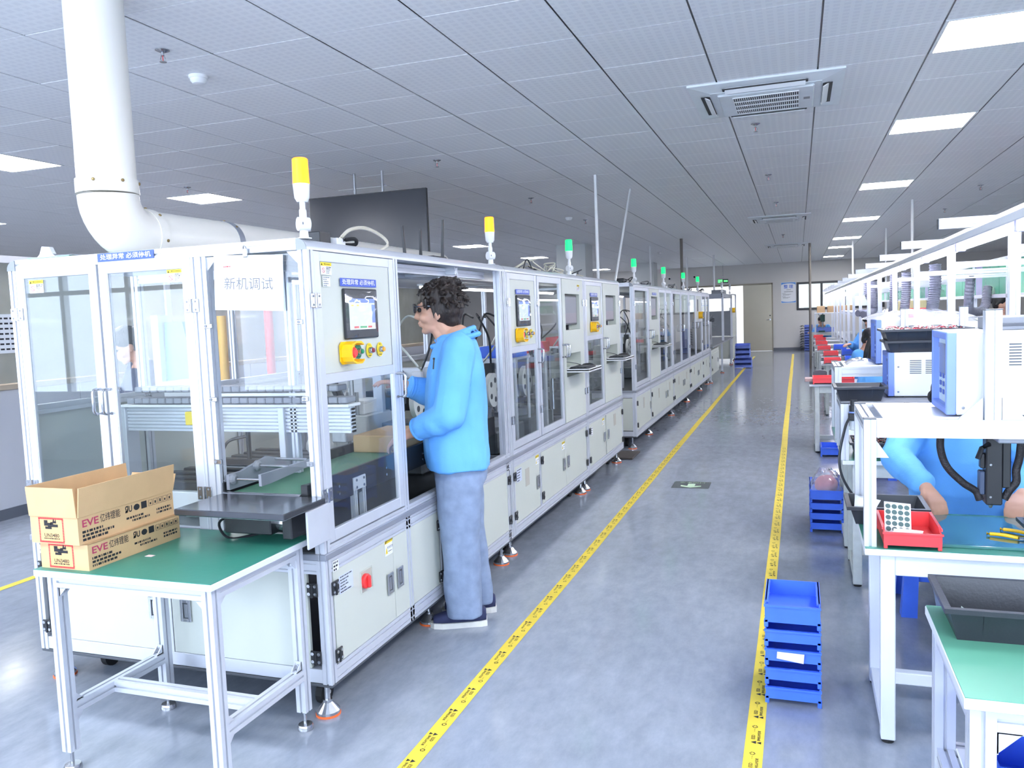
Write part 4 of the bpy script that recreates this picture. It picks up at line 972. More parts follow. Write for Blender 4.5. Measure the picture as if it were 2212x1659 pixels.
# machinery behind the glass of B and C (rotary tables, discs, columns)
M_CAST = mat('cast_machine_grey', (104, 110, 114), .45, .4, .15, 20); M_MACHW = mat('machine_white', (214, 216, 214), .4)
def mechanism(x, y, label, seed):
    rr = random.Random(seed); t = thing('pick_and_place_unit', label, 'machinery', (x, y, .632), 'mechanisms inside the glazed machines')
    MB().bbox(x-.26, x+.26, y-.28, y+.28, .633, .78, .01).obj('base_block', M_CAST, t)
    MB().lathe([(.20, 0), (.20, .05), (.12, .06), (.12, .12)], (x, y, .78), n=28).obj('rotary_table', M_MGREY, t, True)
    for k in range(6):
        a = k*PI/3+.3; MB().bbox(x+.15*math.cos(a)-.025, x+.15*math.cos(a)+.025, y+.15*math.sin(a)-.025, y+.15*math.sin(a)+.025, .831, .87, .003).obj('fixture_nest', M_STEEL, t)
    for k in range(4):
        xx, yy = x+rr.uniform(-.3, .3), y+rr.uniform(-.3, .3); MB().cyl((xx, yy, .78), (xx, yy, 1.0+rr.random()*.25), .012, n=8).obj('guide_column', M_STEEL, t, True)
    w = MB(); w.cyl((x+.16, y-.1, 1.03), (x+.19, y-.1, 1.03), .11, n=28); w.obj('white_reel', M_MACHW, t, True)
    h_ = MB()
    for k in range(5):
        a = k*2*PI/5; h_.cyl((x+.1905, y-.1+.065*math.cos(a), 1.03+.065*math.sin(a)), (x+.192, y-.1+.065*math.cos(a), 1.03+.065*math.sin(a)), .018, n=12)
    stuff(h_.obj('reel_hole', M_DGREY, t))
    MB().bbox(x-.3, x+.1, y+.1, y+.24, .95, 1.07, .006).obj('servo_block', M_BLACK, t)
    MB().bbox(x-.34, x+.3, y-.02, y+.03, 1.16, 1.22, .003).obj('bridge_beam', M_ALU, t)
    for s_ in (-.33, .29): MB().profile((x+s_, y, .63), (x+s_, y, 1.22), .035).obj('bridge_leg', M_ALU, t)
    for k in range(5):
        xx = x-.28+.13*k; MB().bbox(xx, xx+.06, y-.06, y-.02, .96, 1.2, .003).obj('air_cylinder', rr.choice([M_ALU, M_BLACK, M_MGREY]), t)
    for k in range(5):
        p0 = Vector((x+rr.uniform(-.25, .25), y-.04, 1.2)); p1 = Vector((x+rr.uniform(-.3, .3), y+rr.uniform(.0, .3), 1.5))
        MB().tube(bez([p0, p0.lerp(p1, .4)+Vector((.05, -.08, .05)), p0.lerp(p1, .8)+Vector((-.05, .05, .08)), p1], 6), .007, 6).obj('air_hose', rr.choice([M_BLACK, M_BLACK, mat('clear_hose', (200, 204, 196), .3)]), t, True)
    return t
mechanism(-2.05, 5.02, 'rotary pick and place mechanism behind the touch panel door of the second machine', 1)
mechanism(-2.05, 5.70, 'dark pick and place mechanism behind the wide glass door of the second machine', 2)
mechanism(-2.05, 6.98, 'pick and place mechanism behind the lower glass of the third machine', 3)
mechanism(-2.25, 4.36, 'white reel mechanism at the far end of the nearest machine, behind the man', 4)
for k, (x, y, m, l) in enumerate(((-1.93, 5.32, M_BLUEBIN, 'blue parts bin behind the glass of the second machine'), (-1.93, 5.88, M_REDBIN, 'red parts bin behind the glass of the second machine'), (-2.0, 7.1, M_REDBIN, 'red parts bin behind the glass of the third machine'))):
    mb = MB(); mb.bbox(x-.12, x+.12, y-.15, y+.15, 1.222, 1.23, .002); mb.bbox(x+.11, x+.12, y-.15, y+.15, 1.23, 1.30, .002); mb.bbox(x-.12, x-.11, y-.15, y+.15, 1.23, 1.30, .002); mb.bbox(x-.11, x+.11, y-.15, y-.14, 1.23, 1.30, .002); mb.bbox(x-.11, x+.11, y+.14, y+.15, 1.23, 1.30, .002)
    tag(mb.obj('parts_bin', m, org=(x, y, 1.222)), l, 'bin', 'parts bins inside the machines')
    q = MB(); q.bbox(x-.14, x+.14, y-.17, y+.17, 1.205, 1.2215, .002)
    for a in (-.12, .12):
        for b in (-.15, .15): q.cyl((x+a, y+b, .632), (x+a, y+b, 1.205), .012, n=8)
    tag(q.obj('bin_stand', M_ALU, org=(x, y, .632)), l.replace('parts bin', 'bin support stand under it').replace('blue ', 'aluminium ').replace('red ', 'aluminium ') + (', front' if k == 0 else ', rear' if k == 1 else ''), 'stand')
for i, (x, y0, y1) in enumerate(((-2.3, 4.8, 6.4), (-2.3, 6.75, 7.85))):
    lb = thing('led_light_bar', f'white LED light bar glowing under the roof of the {("second", "third")[i]} machine', 'light', (x, y0, 1.70))
    MB().bbox(x-.02, x+.02, y0, y1, 1.718, 1.732, .003).obj('housing', M_WPLA, lb); MB().cyl((x, y0+.02, 1.712), (x, y1-.02, 1.712), .012, n=10).obj('tube', M_INLED, lb, True)
for e in (B, C):
    y0, y1 = (4.7, 6.56) if e is B else (6.62, 8.0)
    MB().box(X0+.01, X0+.016, y0, y1, .66, 1.16).obj('rear_panel', M_PANEL, e); MB().profile((X0+.02, y0, 1.18), (X0+.02, y1, 1.18), .04).obj('rear_rail', M_ALU, e)
# grey six-axis arm inside machine A
rb = thing('robot_arm', 'white robot arm with black cable loops inside the nearest machine', 'robot arm', (-2.42, 3.75, .632))
MB().lathe([(.11, 0), (.11, .05), (.085, .06), (.08, .16)], (-2.42, 3.75, .632), n=24).obj('base', M_MACHW, rb, True)
mb = MB(); mb.sphere((-2.42, 3.75, .84), (.085, .085, .09), 16, 10); mb.tube([(-2.42, 3.75, .84), (-2.40, 3.74, 1.0), (-2.38, 3.72, 1.12)], .06, 14, [.07, .06, .065]); mb.sphere((-2.38, 3.72, 1.14), .075, 16, 10); mb.obj('lower_arm', M_MACHW, rb, True)
mb = MB(); mb.tube([(-2.38, 3.72, 1.14), (-2.3, 3.66, 1.2), (-2.2, 3.6, 1.2)], .05, 14, [.06, .05, .045]); mb.sphere((-2.2, 3.6, 1.19), .05, 14, 8); mb.tube([(-2.2, 3.6, 1.19), (-2.19, 3.59, 1.05), (-2.19, 3.59, .95)], .04, 12, [.045, .04, .03]); mb.obj('upper_arm', M_MACHW, rb, True)
mb = MB(); mb.bbox(-2.23, -2.15, 3.55, 3.63, .90, .95, .004); mb.obj('gripper', M_ALU, rb)
for dx in (0, .03):
    MB().tube(bez([(-2.3+dx, 3.64, 1.25), (-2.2+dx, 3.52, 1.2), (-2.12+dx, 3.5, 1.05), (-2.16+dx, 3.55, .96)], 8), .013, 8).obj('cable_loop', M_BLACK, rb, True)
MB().tube(bez([(-2.36, 3.7, 1.2), (-2.25, 3.75, 1.38), (-2.1, 3.85, 1.35), (-2.02, 3.95, 1.2), (-2.05, 4.0, 1.05)], 8), .018, 8).obj('cable_loop', M_DGREY, rb, True)
for k, (x, y, z, w_, l) in enumerate(((-2.55, 4.15, .966, .17, 'white plastic box on the machine deck near the robot arm'), (-2.9, 3.15, 1.17, .16, 'white carton on the gantry beam behind the paper sign'))):
    o = MB().bbox(x, x+w_, y, y+.2, z, z+.075, .004).bbox(x-.004, x+w_+.004, y-.004, y+.204, z+.06, z+.08, .003).obj('white_box', M_WPLA, org=(x, y, z)); tag(o, l, 'box')
q = MB(); q.bbox(-2.62, -2.34, 4.1, 4.4, .632, .965, .005); tag(q.obj('machine_pedestal', M_MACHW, org=(-2.48, 4.25, .632)), 'white pedestal carrying a plastic box inside the nearest machine', 'pedestal')
bx = MB(); bx.bbox(-2.08, -1.79, 3.5, 3.86, .861, .945, .004); tag(bx.obj('open_carton', M_CARD, org=(-1.93, 3.68, .861)), 'brown carton on the conveyor in front of the man', 'box')

# ---------------------------------------------------------------- second line (behind)
D0, D1 = 8.745, 16.70
S2 = []
M2 = enclosure('far machine row with monitor and keyboard shelf, near module', X0, X1, D0, 11.60, (8.765, 9.70, 11.58), 'test_machine')
d = framed_door(SIDE, M2, 8.79, 9.67, .675, 1.768, [(.721, 1.73, M_GLASS, 'pane')]); hinge(SIDE, d, 8.79, 1.586); hinge(SIDE, d, 8.79, .9); handle(SIDE, d, 9.65, 1.175, 1.271)
mp = monitor_panel(SIDE, M2, 9.73, 10.44, (9.87, 10.31, 1.393, 1.673), (9.85, 10.34, 1.03, 1.195)); blue_sign(SIDE, mp, 9.95, 10.25, 1.69, 1.72); hinge(SIDE, mp, 9.745, 1.586); handle(SIDE, mp, 9.78, 1.175, 1.271)
monitor(SIDE, 9.89, 10.29, 1.41, 1.66, 'grey monitor recessed in the far machine row'); keyboard_tray(SIDE, 9.86, 10.34, 1.08, 'shelf on the far machine row')
d = framed_door(SIDE, M2, 10.46, 11.02, .675, 1.768, [(.721, 1.73, M_GLASS, 'pane')]); hinge(SIDE, d, 11.03, 1.586); hinge(SIDE, d, 11.03, .9); handle(SIDE, d, 10.49, 1.175, 1.271)
framed_door(SIDE, M2, 11.04, 11.56, .675, 1.768, [(.721, 1.73, M_GLASS, 'pane')])
M3 = enclosure('far machine row of plain glass doors, middle module', X0, X1, 11.604, 13.50, (11.624, 13.48), 'test_machine')
for a, b, h_ in ((11.65, 12.53, 12.50), (12.55, 13.45, 12.58)):
    d = framed_door(SIDE, M3, a, b, .675, 1.768, [(.721, 1.73, M_GLASS, 'pane')]); handle(SIDE, d, h_, 1.175, 1.271); hh = a if h_ > (a+b)/2 else b; hinge(SIDE, d, hh, 1.586); hinge(SIDE, d, hh, .9)
M4 = enclosure('far machine row with yellow emergency stop, last module', X0, X1, 13.504, D1, (13.524, 15.36, D1-.02), 'test_machine')
d = framed_door(SIDE, M4, 13.55, 14.38, .675, 1.768, [(.721, 1.73, M_GLASS, 'pane')]); handle(SIDE, d, 14.34, 1.175, 1.271); hinge(SIDE, d, 13.55, 1.586); hinge(SIDE, d, 13.55, .9)
d = framed_door(SIDE, M4, 14.40, 15.33, .675, 1.768, [(.721, 1.27, M_GLASS, 'pane'), (1.312, 1.73, M_PANEL, 'panel')]); handle(SIDE, d, 14.44, 1.175, 1.271); hinge(SIDE, d, 15.33, 1.586); hinge(SIDE, d, 15.33, .9)
s = MB(); SIDE.box(s, 14.68, 14.80, 1.46, 1.67, -.003, .002); s.obj('dark_slot', M_BLACK, d); estop(SIDE, d, 14.9, 1.39, 1.4)
for a, b, h_ in ((15.40, 16.02, 15.99), (16.04, 16.66, 16.07)):
    d = framed_door(SIDE, M4, a, b, .675, 1.768, [(.721, 1.73, M_GLASS, 'pane')]); handle(SIDE, d, h_, 1.175, 1.271)
FR2 = Face((0, D0, 0), EX, -EY)
mb = MB(); FR2.box(mb, X0+.04, X1-.04, .205, .56, -.016, -.004); mb.obj('base_end_panel', M_PANEL, M2)
MB().profile((-1.9, D0+.02, .66), (-1.9, D0+.02, 1.77), .03).obj('upper_post', M_ALU, M2)
for par, bounds in ((M2, (8.79, 9.73, 9.74, 10.93, 11.56)), (M3, (11.65, 12.68, 13.45)), (M4, (13.55, 14.62, 15.4, 16.62))):
    for k, (a, b) in enumerate(zip(bounds[:-1], bounds[1:])):
        if b-a < .2: continue
        bd = base_door(SIDE, par, a, b, [((b-.08) if k % 2 == 0 else (a+.08), .385)], [((a+.02) if k % 2 == 0 else (b-.02), .50), ((a+.02) if k % 2 == 0 else (b-.02), .26)])
        s = MB(); SIDE.box(s, (a+b)/2-.06, (a+b)/2+.02, .40, .52, -.0015, -.0005); s.obj('vent_recess', mat('recess_beige', (188, 184, 172)), bd)
for y, p in ((8.80, M2), (9.85, M2), (11.70, M3), (13.45, M3), (15.3, M4), (16.6, M4)): foot(p, -1.73, y)
for y, p in ((8.95, M2), (11.3, M2), (13.2, M3), (16.3, M4)): caster(p, -1.82, y)
for e, y0, y1 in ((M2, 8.8, 11.56), (M3, 11.65, 13.46), (M4, 13.55, 16.66)):
    MB().box(X0+.01, X0+.016, y0, y1, .66, 1.25).obj('rear_panel', M_PANEL, e); MB().profile((X0+.02, y0, 1.27), (X0+.02, y1, 1.27), .04).obj('rear_rail', M_ALU, e)
mechanism(-2.2, 9.2, 'winding mechanism behind the first glass door of the far machine row', 7)
mechanism(-2.3, 10.8, 'pick and place mechanism behind the narrow glass of the far machine row', 8)
mechanism(-2.3, 14.2, 'pick and place mechanism behind the last glass doors of the far machine row', 9)
lb = thing('led_light_bar', 'white LED light bar glowing under the roof of the far machine row', 'light', (-2.3, 9, 1.70)); MB().bbox(-2.32, -2.28, 8.9, 11.3, 1.718, 1.732, .003).obj('housing', M_WPLA, lb); MB().cyl((-2.3, 8.92, 1.712), (-2.3, 11.28, 1.712), .012, n=10).obj('tube', M_INLED, lb, True)

# workbench and framed station beyond the second line
wb = thing('station_bench', 'grey workbench with cabinet beyond the far machine row', 'bench', (-2.1, 18.5, 0))
MB().bbox(-2.75, -1.62, 16.76, 22.3, .70, .73, .005).obj('bench_top', M_MGREY, wb)
for y in (16.8, 19.5, 22.2):
    for x in (-1.68, -2.7): MB().profile((x, y, .04), (x, y, .70), .04).obj('leg', M_ALU, wb)
for y in (16.8, 19.5, 22.2): foot(wb, -1.68, y, .06)
MB().bbox(-2.7, -1.68, 17.0, 18.7, .13, .64, .004).obj('cabinet', M_PANEL, wb)
base_door(SIDE, wb, 17.05, 18.65, [(18.3, .385)], [(17.08, .5), (17.08, .25)], name='cabinet_door')
fs = thing('framed_station', 'grey framed station with open window beyond the far machine row', 'machine', (-2.1, 21, 0))
for y in (20.0, 22.7):
    for x in (-1.69, -2.9): MB().profile((x, y, .12 if y > 22.4 else .73), (x, y, 1.84), .05).obj('post', M_ALU, fs)
for y in (20.0, 22.7): MB().profile((-2.9, y, 1.80), (-1.69, y, 1.80), .05, .09).obj('top_rail', M_GREYALU, fs)
for x in (-1.69, -2.9): MB().profile((x, 20, 1.80), (x, 22.7, 1.80), .05, .09).obj('top_rail', M_GREYALU, fs)
MB().box(-2.88, -1.72, 22.68, 22.69, .75, 1.42).obj('back_panel', M_MGREY, fs)
MB().bbox(-1.75, -1.66, 22.74, 24.0, .73, 1.50, .005).obj('side_cabinet', M_PANEL, fs)
MB().bbox(-2.6, -1.67, 22.75, 24.0, .12, .70, .005).obj('lower_cabinet', M_PANEL, fs)
for y in (22.8, 23.95): foot(fs, -1.72, y, .12)
MB().bbox(-2.1, -1.8, 21.6, 22.5, 1.85, 1.97, .006).obj('top_box', M_MGREY, fs)
estop(SIDE, fs, 22.75, 1.43, 1.5)
MB().profile((-1.69, 24.3, .1), (-1.69, 24.3, 1.88), .04).obj('door_post', M_ALU, fs); MB().profile((-1.69, 22.74, 1.86), (-1.69, 24.3, 1.86), .03).obj('door_rail', M_ALU, fs)
en = thing('test_instrument', 'grey instrument case with black handle on the bench beyond the far machine row', 'instrument', (-2.0, 17.5, .73))
MB().bbox(-2.15, -1.75, 17.0, 18.0, .73, 1.22, .01).obj('case', M_MGREY, en); MB().tube(arc((-1.95, 17.5, 1.22), .14, 0, PI, 10), .02, 8).obj('handle', M_BLACK, en, True); MB().bbox(-1.749, -1.745, 17.2, 17.7, .85, .95, .002).obj('slot', M_BLACK, en)
fn = thing('pedestal_fan', 'grey fan with four blades standing in the framed station', 'fan', (-2.2, 21.3, .73))
MB().cyl((-2.2, 21.3, .73), (-2.2, 21.3, 1.1), .02, n=10).obj('stem', M_MGREY, fn)
f_ = MB()
for k in range(20): f_.tube([(-2.2+.03*math.cos(k*PI/10), 21.24, 1.15+.03*math.sin(k*PI/10)), (-2.2+.15*math.cos(k*PI/10), 21.21, 1.15+.15*math.sin(k*PI/10)), (-2.2+.24*math.cos(k*PI/10), 21.28, 1.15+.24*math.sin(k*PI/10))], .003, 4)
stuff(f_.obj('wire_cage', M_STEEL, fn))
for k in range(4):
    a = k*PI/2+.4; MB().add([(-2.2, 21.27, 1.15), (-2.2+.19*math.cos(a-.35), 21.25, 1.15+.19*math.sin(a-.35)), (-2.2+.22*math.cos(a), 21.27, 1.15+.22*math.sin(a)), (-2.2+.19*math.cos(a+.35), 21.29, 1.15+.19*math.sin(a+.35))], [(0, 1, 2, 3)]).obj('blade', M_DGREY, fn, fix=False)
# ================================================================ THINGS ON AND AROUND THE MACHINES
# ---- aluminium side table with green top
tb = thing('side_table', 'small aluminium profile table with green top in front of the machine', 'table', (-2.06, 2.26, 0))
TX0, TX1, TY0, TY1 = -2.425, -1.70, 1.98, 2.545
MB().bbox(TX0, TX1, TY0, TY1, .695, .717, .002).obj('table_board', M_GREENEDGE, tb)
MB().bbox(TX0+.0015, TX1-.0015, TY0+.0015, TY1-.0015, .717, .7195, .0008).obj('green_top', M_GREENTOP, tb)
for x in (TX0+.045, TX1-.045):
    for y in (TY0+.05, TY1-.06):
        MB().profile((x, y, .07), (x, y, .694), .04).obj('leg', M_ALU, tb)
        f = MB(); f.cyl((x, y, .02), (x, y, .08), .006, n=8); f.lathe([(.03, 0), (.03, .012), (.026, .02), (.012, .022)], (x, y, 0), n=18); f.obj('foot', M_STEEL, tb, True)
for x in (TX0+.045, TX1-.045):
    MB().profile((x, TY0+.07, .672), (x, TY1-.08, .672), .04).obj('top_rail', M_ALU, tb); MB().profile((x, TY0+.07, .215), (x, TY1-.08, .215), .04).obj('side_stretcher', M_ALU, tb)
for y in (TY0+.05, TY1-.06): MB().profile((TX0+.065, y, .672), (TX1-.065, y, .672), .04).obj('top_rail', M_ALU, tb)
MB().profile((TX0+.065, (TY0+TY1)/2-.03, .215), (TX1-.065, (TY0+TY1)/2-.03, .215), .04).obj('cross_stretcher', M_ALU, tb)
def corner_bracket(par, p, a, b, s=.034, w=.026):
    """triangular cast bracket at p spanning directions a and b"""
    p, a, b = Vector(p), Vector(a), Vector(b); c = a.cross(b)
    mb = MB()
    for k in (-w/2, w/2-.004): mb.prism([(0, 0), (s, 0), (0, s)], p+c*k, a, b, c*.004)
    mb.prism([(0, 0), (s, 0), (s, .004), (0, .004)], p-c*(w/2), a, b, c*w); mb.prism([(0, 0), (.004, 0), (.004, s), (0, s)], p-c*(w/2), a, b, c*w)
    mb.slot(1); mb.lathe([(.006, 0), (.006, .004)], p+a*.018+b*.004, b, 8); mb.lathe([(.006, 0), (.006, .004)], p+b*.018+a*.004, a, 8)
    return mb.obj('corner_bracket', [M_ALU, M_STEEL], par)
for x in (TX0+.045, TX1-.045):
    corner_bracket(tb, (x, TY0+.07, .235), EY, EZ); corner_bracket(tb, (x, TY1-.08, .235), -EY, EZ); corner_bracket(tb, (x, TY0+.07, .652), EY, -EZ); corner_bracket(tb, (x, TY1-.08, .652), -EY, -EZ)
    corner_bracket(tb, (x, TY0+.07, .195), EY, -EZ)
corner_bracket(tb, (TX0+.065, TY0+.05, .652), EX, -EZ); corner_bracket(tb, (TX1-.065, TY0+.05, .652), -EX, -EZ)
o = MB().bbox(-2.148, -2.118, 2.185, 2.205, .7197, .7205, .0002).obj('paper_scrap', mat('pink_paper', (232, 206, 204), .7), org=(-2.13, 2.195, .7197)); tag(o, 'small pale pink paper scrap on the green table top', 'paper')

# ---- cartons
def carton(x0, x1, y0, y1, z0, h, open_flaps, label):
    t = thing('carton', label, 'carton', ((x0+x1)/2, (y0+y1)/2, z0), 'printed cartons on the green table')
    th = .004
    b = MB(); b.box(x0, x1, y0, y1, z0, z0+th)
    b.box(x0, x0+th, y0, y1, z0+th, z0+h); b.box(x1-th, x1, y0, y1, z0+th, z0+h); b.box(x0+th, x1-th, y0, y0+th, z0+th, z0+h); b.box(x0+th, x1-th, y1-th, y1, z0+th, z0+h)
    b.obj('body', [M_CARD], t)
    if open_flaps:
        fl = .098
        def flap(p0, p1, out, name, lift=1.0):
            p0, p1, out = Vector(p0), Vector(p1), Vector(out); d = EZ*fl*lift+out; n = (p1-p0).cross(d).normalized()*th
            q = MB().add([p0, p1, p1+d, p0+d, p0+n, p1+n, p1+d+n, p0+d+n], [(0, 1, 2, 3), (7, 6, 5, 4), (0, 4, 5, 1), (1, 5, 6, 2), (2, 6, 7, 3), (3, 7, 4, 0)]); return q.obj(name, M_CARD, t)
        z = z0+h
        flap((x0, y0, z), (x1, y0, z), (0, -.006, 0), 'front_flap'); flap((x1, y0, z), (x1, y1, z), (.012, 0, 0), 'side_flap'); flap((x0, y1, z), (x0, y0, z), (-.006, 0, 0), 'side_flap'); flap((x1, y1, z), (x0, y1, z), (0, .02, 0), 'rear_flap', .6)
        q = MB().add([Vector((x1+.0125, y0+.004, z+.072)), Vector((x1+.0125, y1-.004, z+.072)), Vector((x1+.0145, y1-.004, z+.098)), Vector((x1+.0145, y0+.004, z+.098))], [(0, 1, 2, 3)]); q.obj('packing_tape', mat('brown_packing_tape', (178, 144, 100), .25), t, fix=False)
    else: MB().bbox(x0, x1, y0, y1, z0+h-.003, z0+h, .001).obj('lid', M_CARD, t)
    # end label
    FF = Face((0, y0, 0), EX, -EY); zc = z0+h*.5; xc = (x0+x1)/2-.012; w, hh = .054, h*.46
    l = MB(); FF.box(l, xc-w+.006, xc+w-.006, zc-hh+.006, zc+hh-.006, .0004, .0008); lab = l.obj('hazard_label', mat('label_tan', (226, 178, 118), .6), t)
    r_ = MB(); n = 10
    for k in range(2*n):   # hatched border
        for a, b_, vert in (((-w, -hh), (w, -hh), 0), ((-w, hh-.006), (w, hh-.006), 0)):
            u = xc-w+k*w/n; FF.box(r_, u, u+w/n*.72, zc+a[1], zc+a[1]+.006, .0006, .001)
    for k in range(int(2*n*hh/w)):
        v = zc-hh+.006+k*w/n; 
        if v+w/n*.72 < zc+hh-.004:
            FF.box(r_, xc-w, xc-w+.006, v, v+w/n*.72, .0006, .001); FF.box(r_, xc+w-.006, xc+w, v, v+w/n*.72, .0006, .001)
    stuff(r_.obj('hatched_border', M_REDINK, lab))
    i_ = MB()
    for k, (u, v, a, c) in enumerate(((-.022, .012, .008, .016), (-.006, .006, .008, .012), (-.012, -.004, .014, .007), (.016, .004, .014, .008), (.004, .012, .006, .007))): FF.box(i_, xc+u-a, xc+u+a, zc+hh*.28+v-c*.6, zc+hh*.28+v+c*.6, .001, .0012)
    FF.poly(i_, [(xc+.006, zc+hh*.28+.012), (xc+.012, zc+hh*.28+.03), (xc+.016, zc+hh*.28+.018), (xc+.022, zc+hh*.28+.026), (xc+.024, zc+hh*.28+.012)], .001, .0012)
    FF.text(i_, 'UN3480', .013, xc, zc-hh*.42, .0012, bold=.012, fit=.064); dashes(FF, i_, xc-.034, xc+.034, zc-hh*.66, .004, .0012)
    stuff(i_.obj('label_print', M_INK, lab))
    # long side print
    FS = Face((x1, 0, 0), EY, EX); L_ = y1-y0
    p = MB(); FS.text(p, 'EVE', h*.27, y0+L_*.115, z0+h*.72, .0006, bold=.02, fit=L_*.155); stuff(p.obj('logo_lettering', mat('magenta_ink', (176, 60, 92), .7), t))
    p = MB(); FS.text(p, '亿纬锂能', h*.24, y0+L_*.31, z0+h*.72, .0006, bold=.008, fit=L_*.2)
    for k, (v, e) in enumerate(((.43, .24), (.29, .34), (.15, .28))): dashes(FS, p, y0+L_*.035, y0+L_*e, z0+h*v, h*.09, .0006, k)
    dashes(FS, p, y0+L_*.47, y0+L_*.66, z0+h*.42, h*.08, .0006, 5); dashes(FS, p, y0+L_*.53, y0+L_*.72, z0+h*.29, h*.08, .0006, 6)
    dashes(FS, p, y0+L_*.8, y0+L_*.97, z0+h*.42, h*.08, .0006, 7); dashes(FS, p, y0+L_*.8, y0+L_*.97, z0+h*.29, h*.08, .0006, 8)
    FS.text(p, 'ЯU', h*.24, y0+L_*.50, z0+h*.75, .0006, bold=.03, fit=L_*.075); FS.disc(p, y0+L_*.585, z0+h*.76, L_*.032, .0003, .0007, 16, h*.12); FS.box(p, y0+L_*.635, y0+L_*.695, z0+h*.63, z0+h*.9, .0003, .0007)
    for k in range(5):
        u = y0+L_*(.715+.055*k)
        for (a, b_, c, e) in ((u, u+L_*.045, z0+h*.64, z0+h*.65), (u, u+L_*.045, z0+h*.87, z0+h*.88), (u, u+L_*.003, z0+h*.65, z0+h*.87), (u+L_*.042, u+L_*.045, z0+h*.65, z0+h*.87)): FS.box(p, a, b_, c, e, .0003, .0006)
        FS.box(p, u+L_*.015, u+L_*.03, z0+h*.70, z0+h*(.78+.02*(k % 3)), .0003, .0006)
    stuff(p.obj('side_print', M_INK, t))
    return t
carton(-2.412, -2.205, 2.005, 2.425, .7198, .088, False, 'closed brown carton with hazard label, lower of the two on the green table')
carton(-2.428, -2.222, 1.99, 2.42, .8085, .092, True, 'open brown carton with raised flaps, upper of the two on the green table')

# ---- duct
M_DUCT = M_IVORY
dc = thing('exhaust_duct', 'thick ivory duct pipe coming down from the ceiling and bending over the machine', 'duct', (-2.795, 2.8, 1.8))
DX, DY, DR, DZ = -2.797, 2.80, .118, 1.925
MB().cyl((DX, DY, 2.09), (DX, DY, ZC+.01), DR, n=40, cap=False).obj('vertical_pipe', M_DUCT, dc, True)
pts = [(DX, DY+.16-.16*math.cos(a), DZ+.16-.16*math.sin(a)) for a in [PI/2*k/10 for k in range(11)]]
MB().tube([(DX, DY, DZ+.19)] + pts + [(DX, DY+.19, DZ)], DR+.004, 40).obj('elbow', M_DUCT, dc, True)
MB().cyl((DX, DY, DZ+.165), (DX, DY, DZ+.225), DR+.008, n=40).obj('collar', M_DUCT, dc, True)
MB().cyl((DX, DY+.165, DZ), (DX, DY+.215, DZ), DR+.008, n=40).obj('collar', M_DUCT, dc, True)
MB().cyl((DX, DY+.2, DZ), (DX, 6.2, DZ), DR, n=40).obj('horizontal_pipe', M_DUCT, dc, True)
MB().cyl((DX, 3.52, DZ), (DX, 3.56, DZ), DR+.003, n=40).obj('clamp_band', M_GREYALU, dc, True)
s = MB()
for a in (-1.2, -.3, .6): s.lathe([(.007, 0), (.007, .004), (.003, .006)], (DX+(DR+.008)*math.cos(a), DY+(DR+.008)*math.sin(a), DZ+.21), (math.cos(a), math.sin(a), 0), 8)
for a in (-.2, .8, 1.5): s.lathe([(.007, 0), (.007, .004), (.003, .006)], (DX+(DR+.008)*math.cos(a), DY+.2, DZ+(DR+.008)*math.sin(a)), (math.cos(a), 0, math.sin(a)), 8); s.lathe([(.006, 0), (.006, .004)], (DX+(DR+.003)*math.cos(a), 3.54, DZ+(DR+.003)*math.sin(a)), (math.cos(a), 0, math.sin(a)), 8)
stuff(s.obj('screw', mat('brass_screw', (150, 128, 84), .35, .8), dc))
for y in (3.54, 5.4):
    MB().tube(arc((DX, y, DZ), DR+.006, -PI*.98, -PI*.02, 14), .006, 6).obj('saddle', M_STEEL, dc, True)

# ---- hanging television
tv = thing('hanging_television', 'large dark flat television hanging from the ceiling behind the nearest machine', 'television', (-3.87, 7.0, 2.01))
MB().bbox(-4.50, -3.24, 7.0, 7.035, 2.01, 2.72, .004).obj('frame', M_BLACK, tv)
MB().box(-4.492, -3.248, 6.998, 7.0, 2.02, 2.712).obj('screen', mat('dark_screen', (36, 38, 46), .22, 0, .1, 2), tv)
MB().bbox(-4.15, -3.6, 7.035, 7.07, 2.2, 2.55, .004).obj('mount_plate', M_DGREY, tv)
for x in (-4.02, -3.72): MB().cyl((x, 7.06, 2.5), (x, 7.06, ZC+.005), .014, n=10).obj('hanger_rod', M_STEEL, tv, True)

# ---- tower lamps
G_ORA = emis('amber_lamp_glow', (255, 132, 0), 2.6); G_GRN = emis('green_lamp_glow', (0, 225, 90), 2.2); G_OFF = mat('unlit_lamp', (196, 200, 204), .3)
def tower(x, y, z, glow, label, s=1.0, core=None):
    t = thing('signal_lamp', label, 'signal lamp', (x, y, z), 'signal lamps on the machines')
    MB().lathe([(.026*s, 0), (.026*s, .004), (.016*s, .006), (.014*s, .03)], (x, y, z), n=14).obj('base', M_WPLA, t, True)
    k = MB(); k.cyl((x-.012*s, y-.016*s, z+.052*s), (x+.012*s, y+.016*s, z+.052*s), .024*s, n=16); k.slot(1); k.cyl((x+.011*s, y-.0185*s, z+.052*s), (x+.008*s, y-.022*s, z+.052*s), .006*s, n=8); k.obj('swivel_joint', [M_WPLA, M_STEEL], t, True)
    MB().lathe([(.013*s, .07*s), (.013*s, .10*s), (.01*s, .104*s), (.01*s, .13*s)], (x, y, z), n=12).obj('stem', M_WPLA, t, True)
    MB().lathe([(.018*s, .128*s), (.026*s, .142*s), (.029*s, .19*s)], (x, y, z), n=14).obj('socket', M_WPLA, t, True)
    MB().lathe([(.029*s, .19*s), (.0275*s, .25*s), (.027*s, .275*s), (.022*s, .279*s)], (x, y, z), n=18).obj('lens', glow, t, True)
    return t
tower(-1.70, 2.60, 1.811, G_ORA, 'signal lamp glowing amber on the front corner of the nearest machine', 1.04)
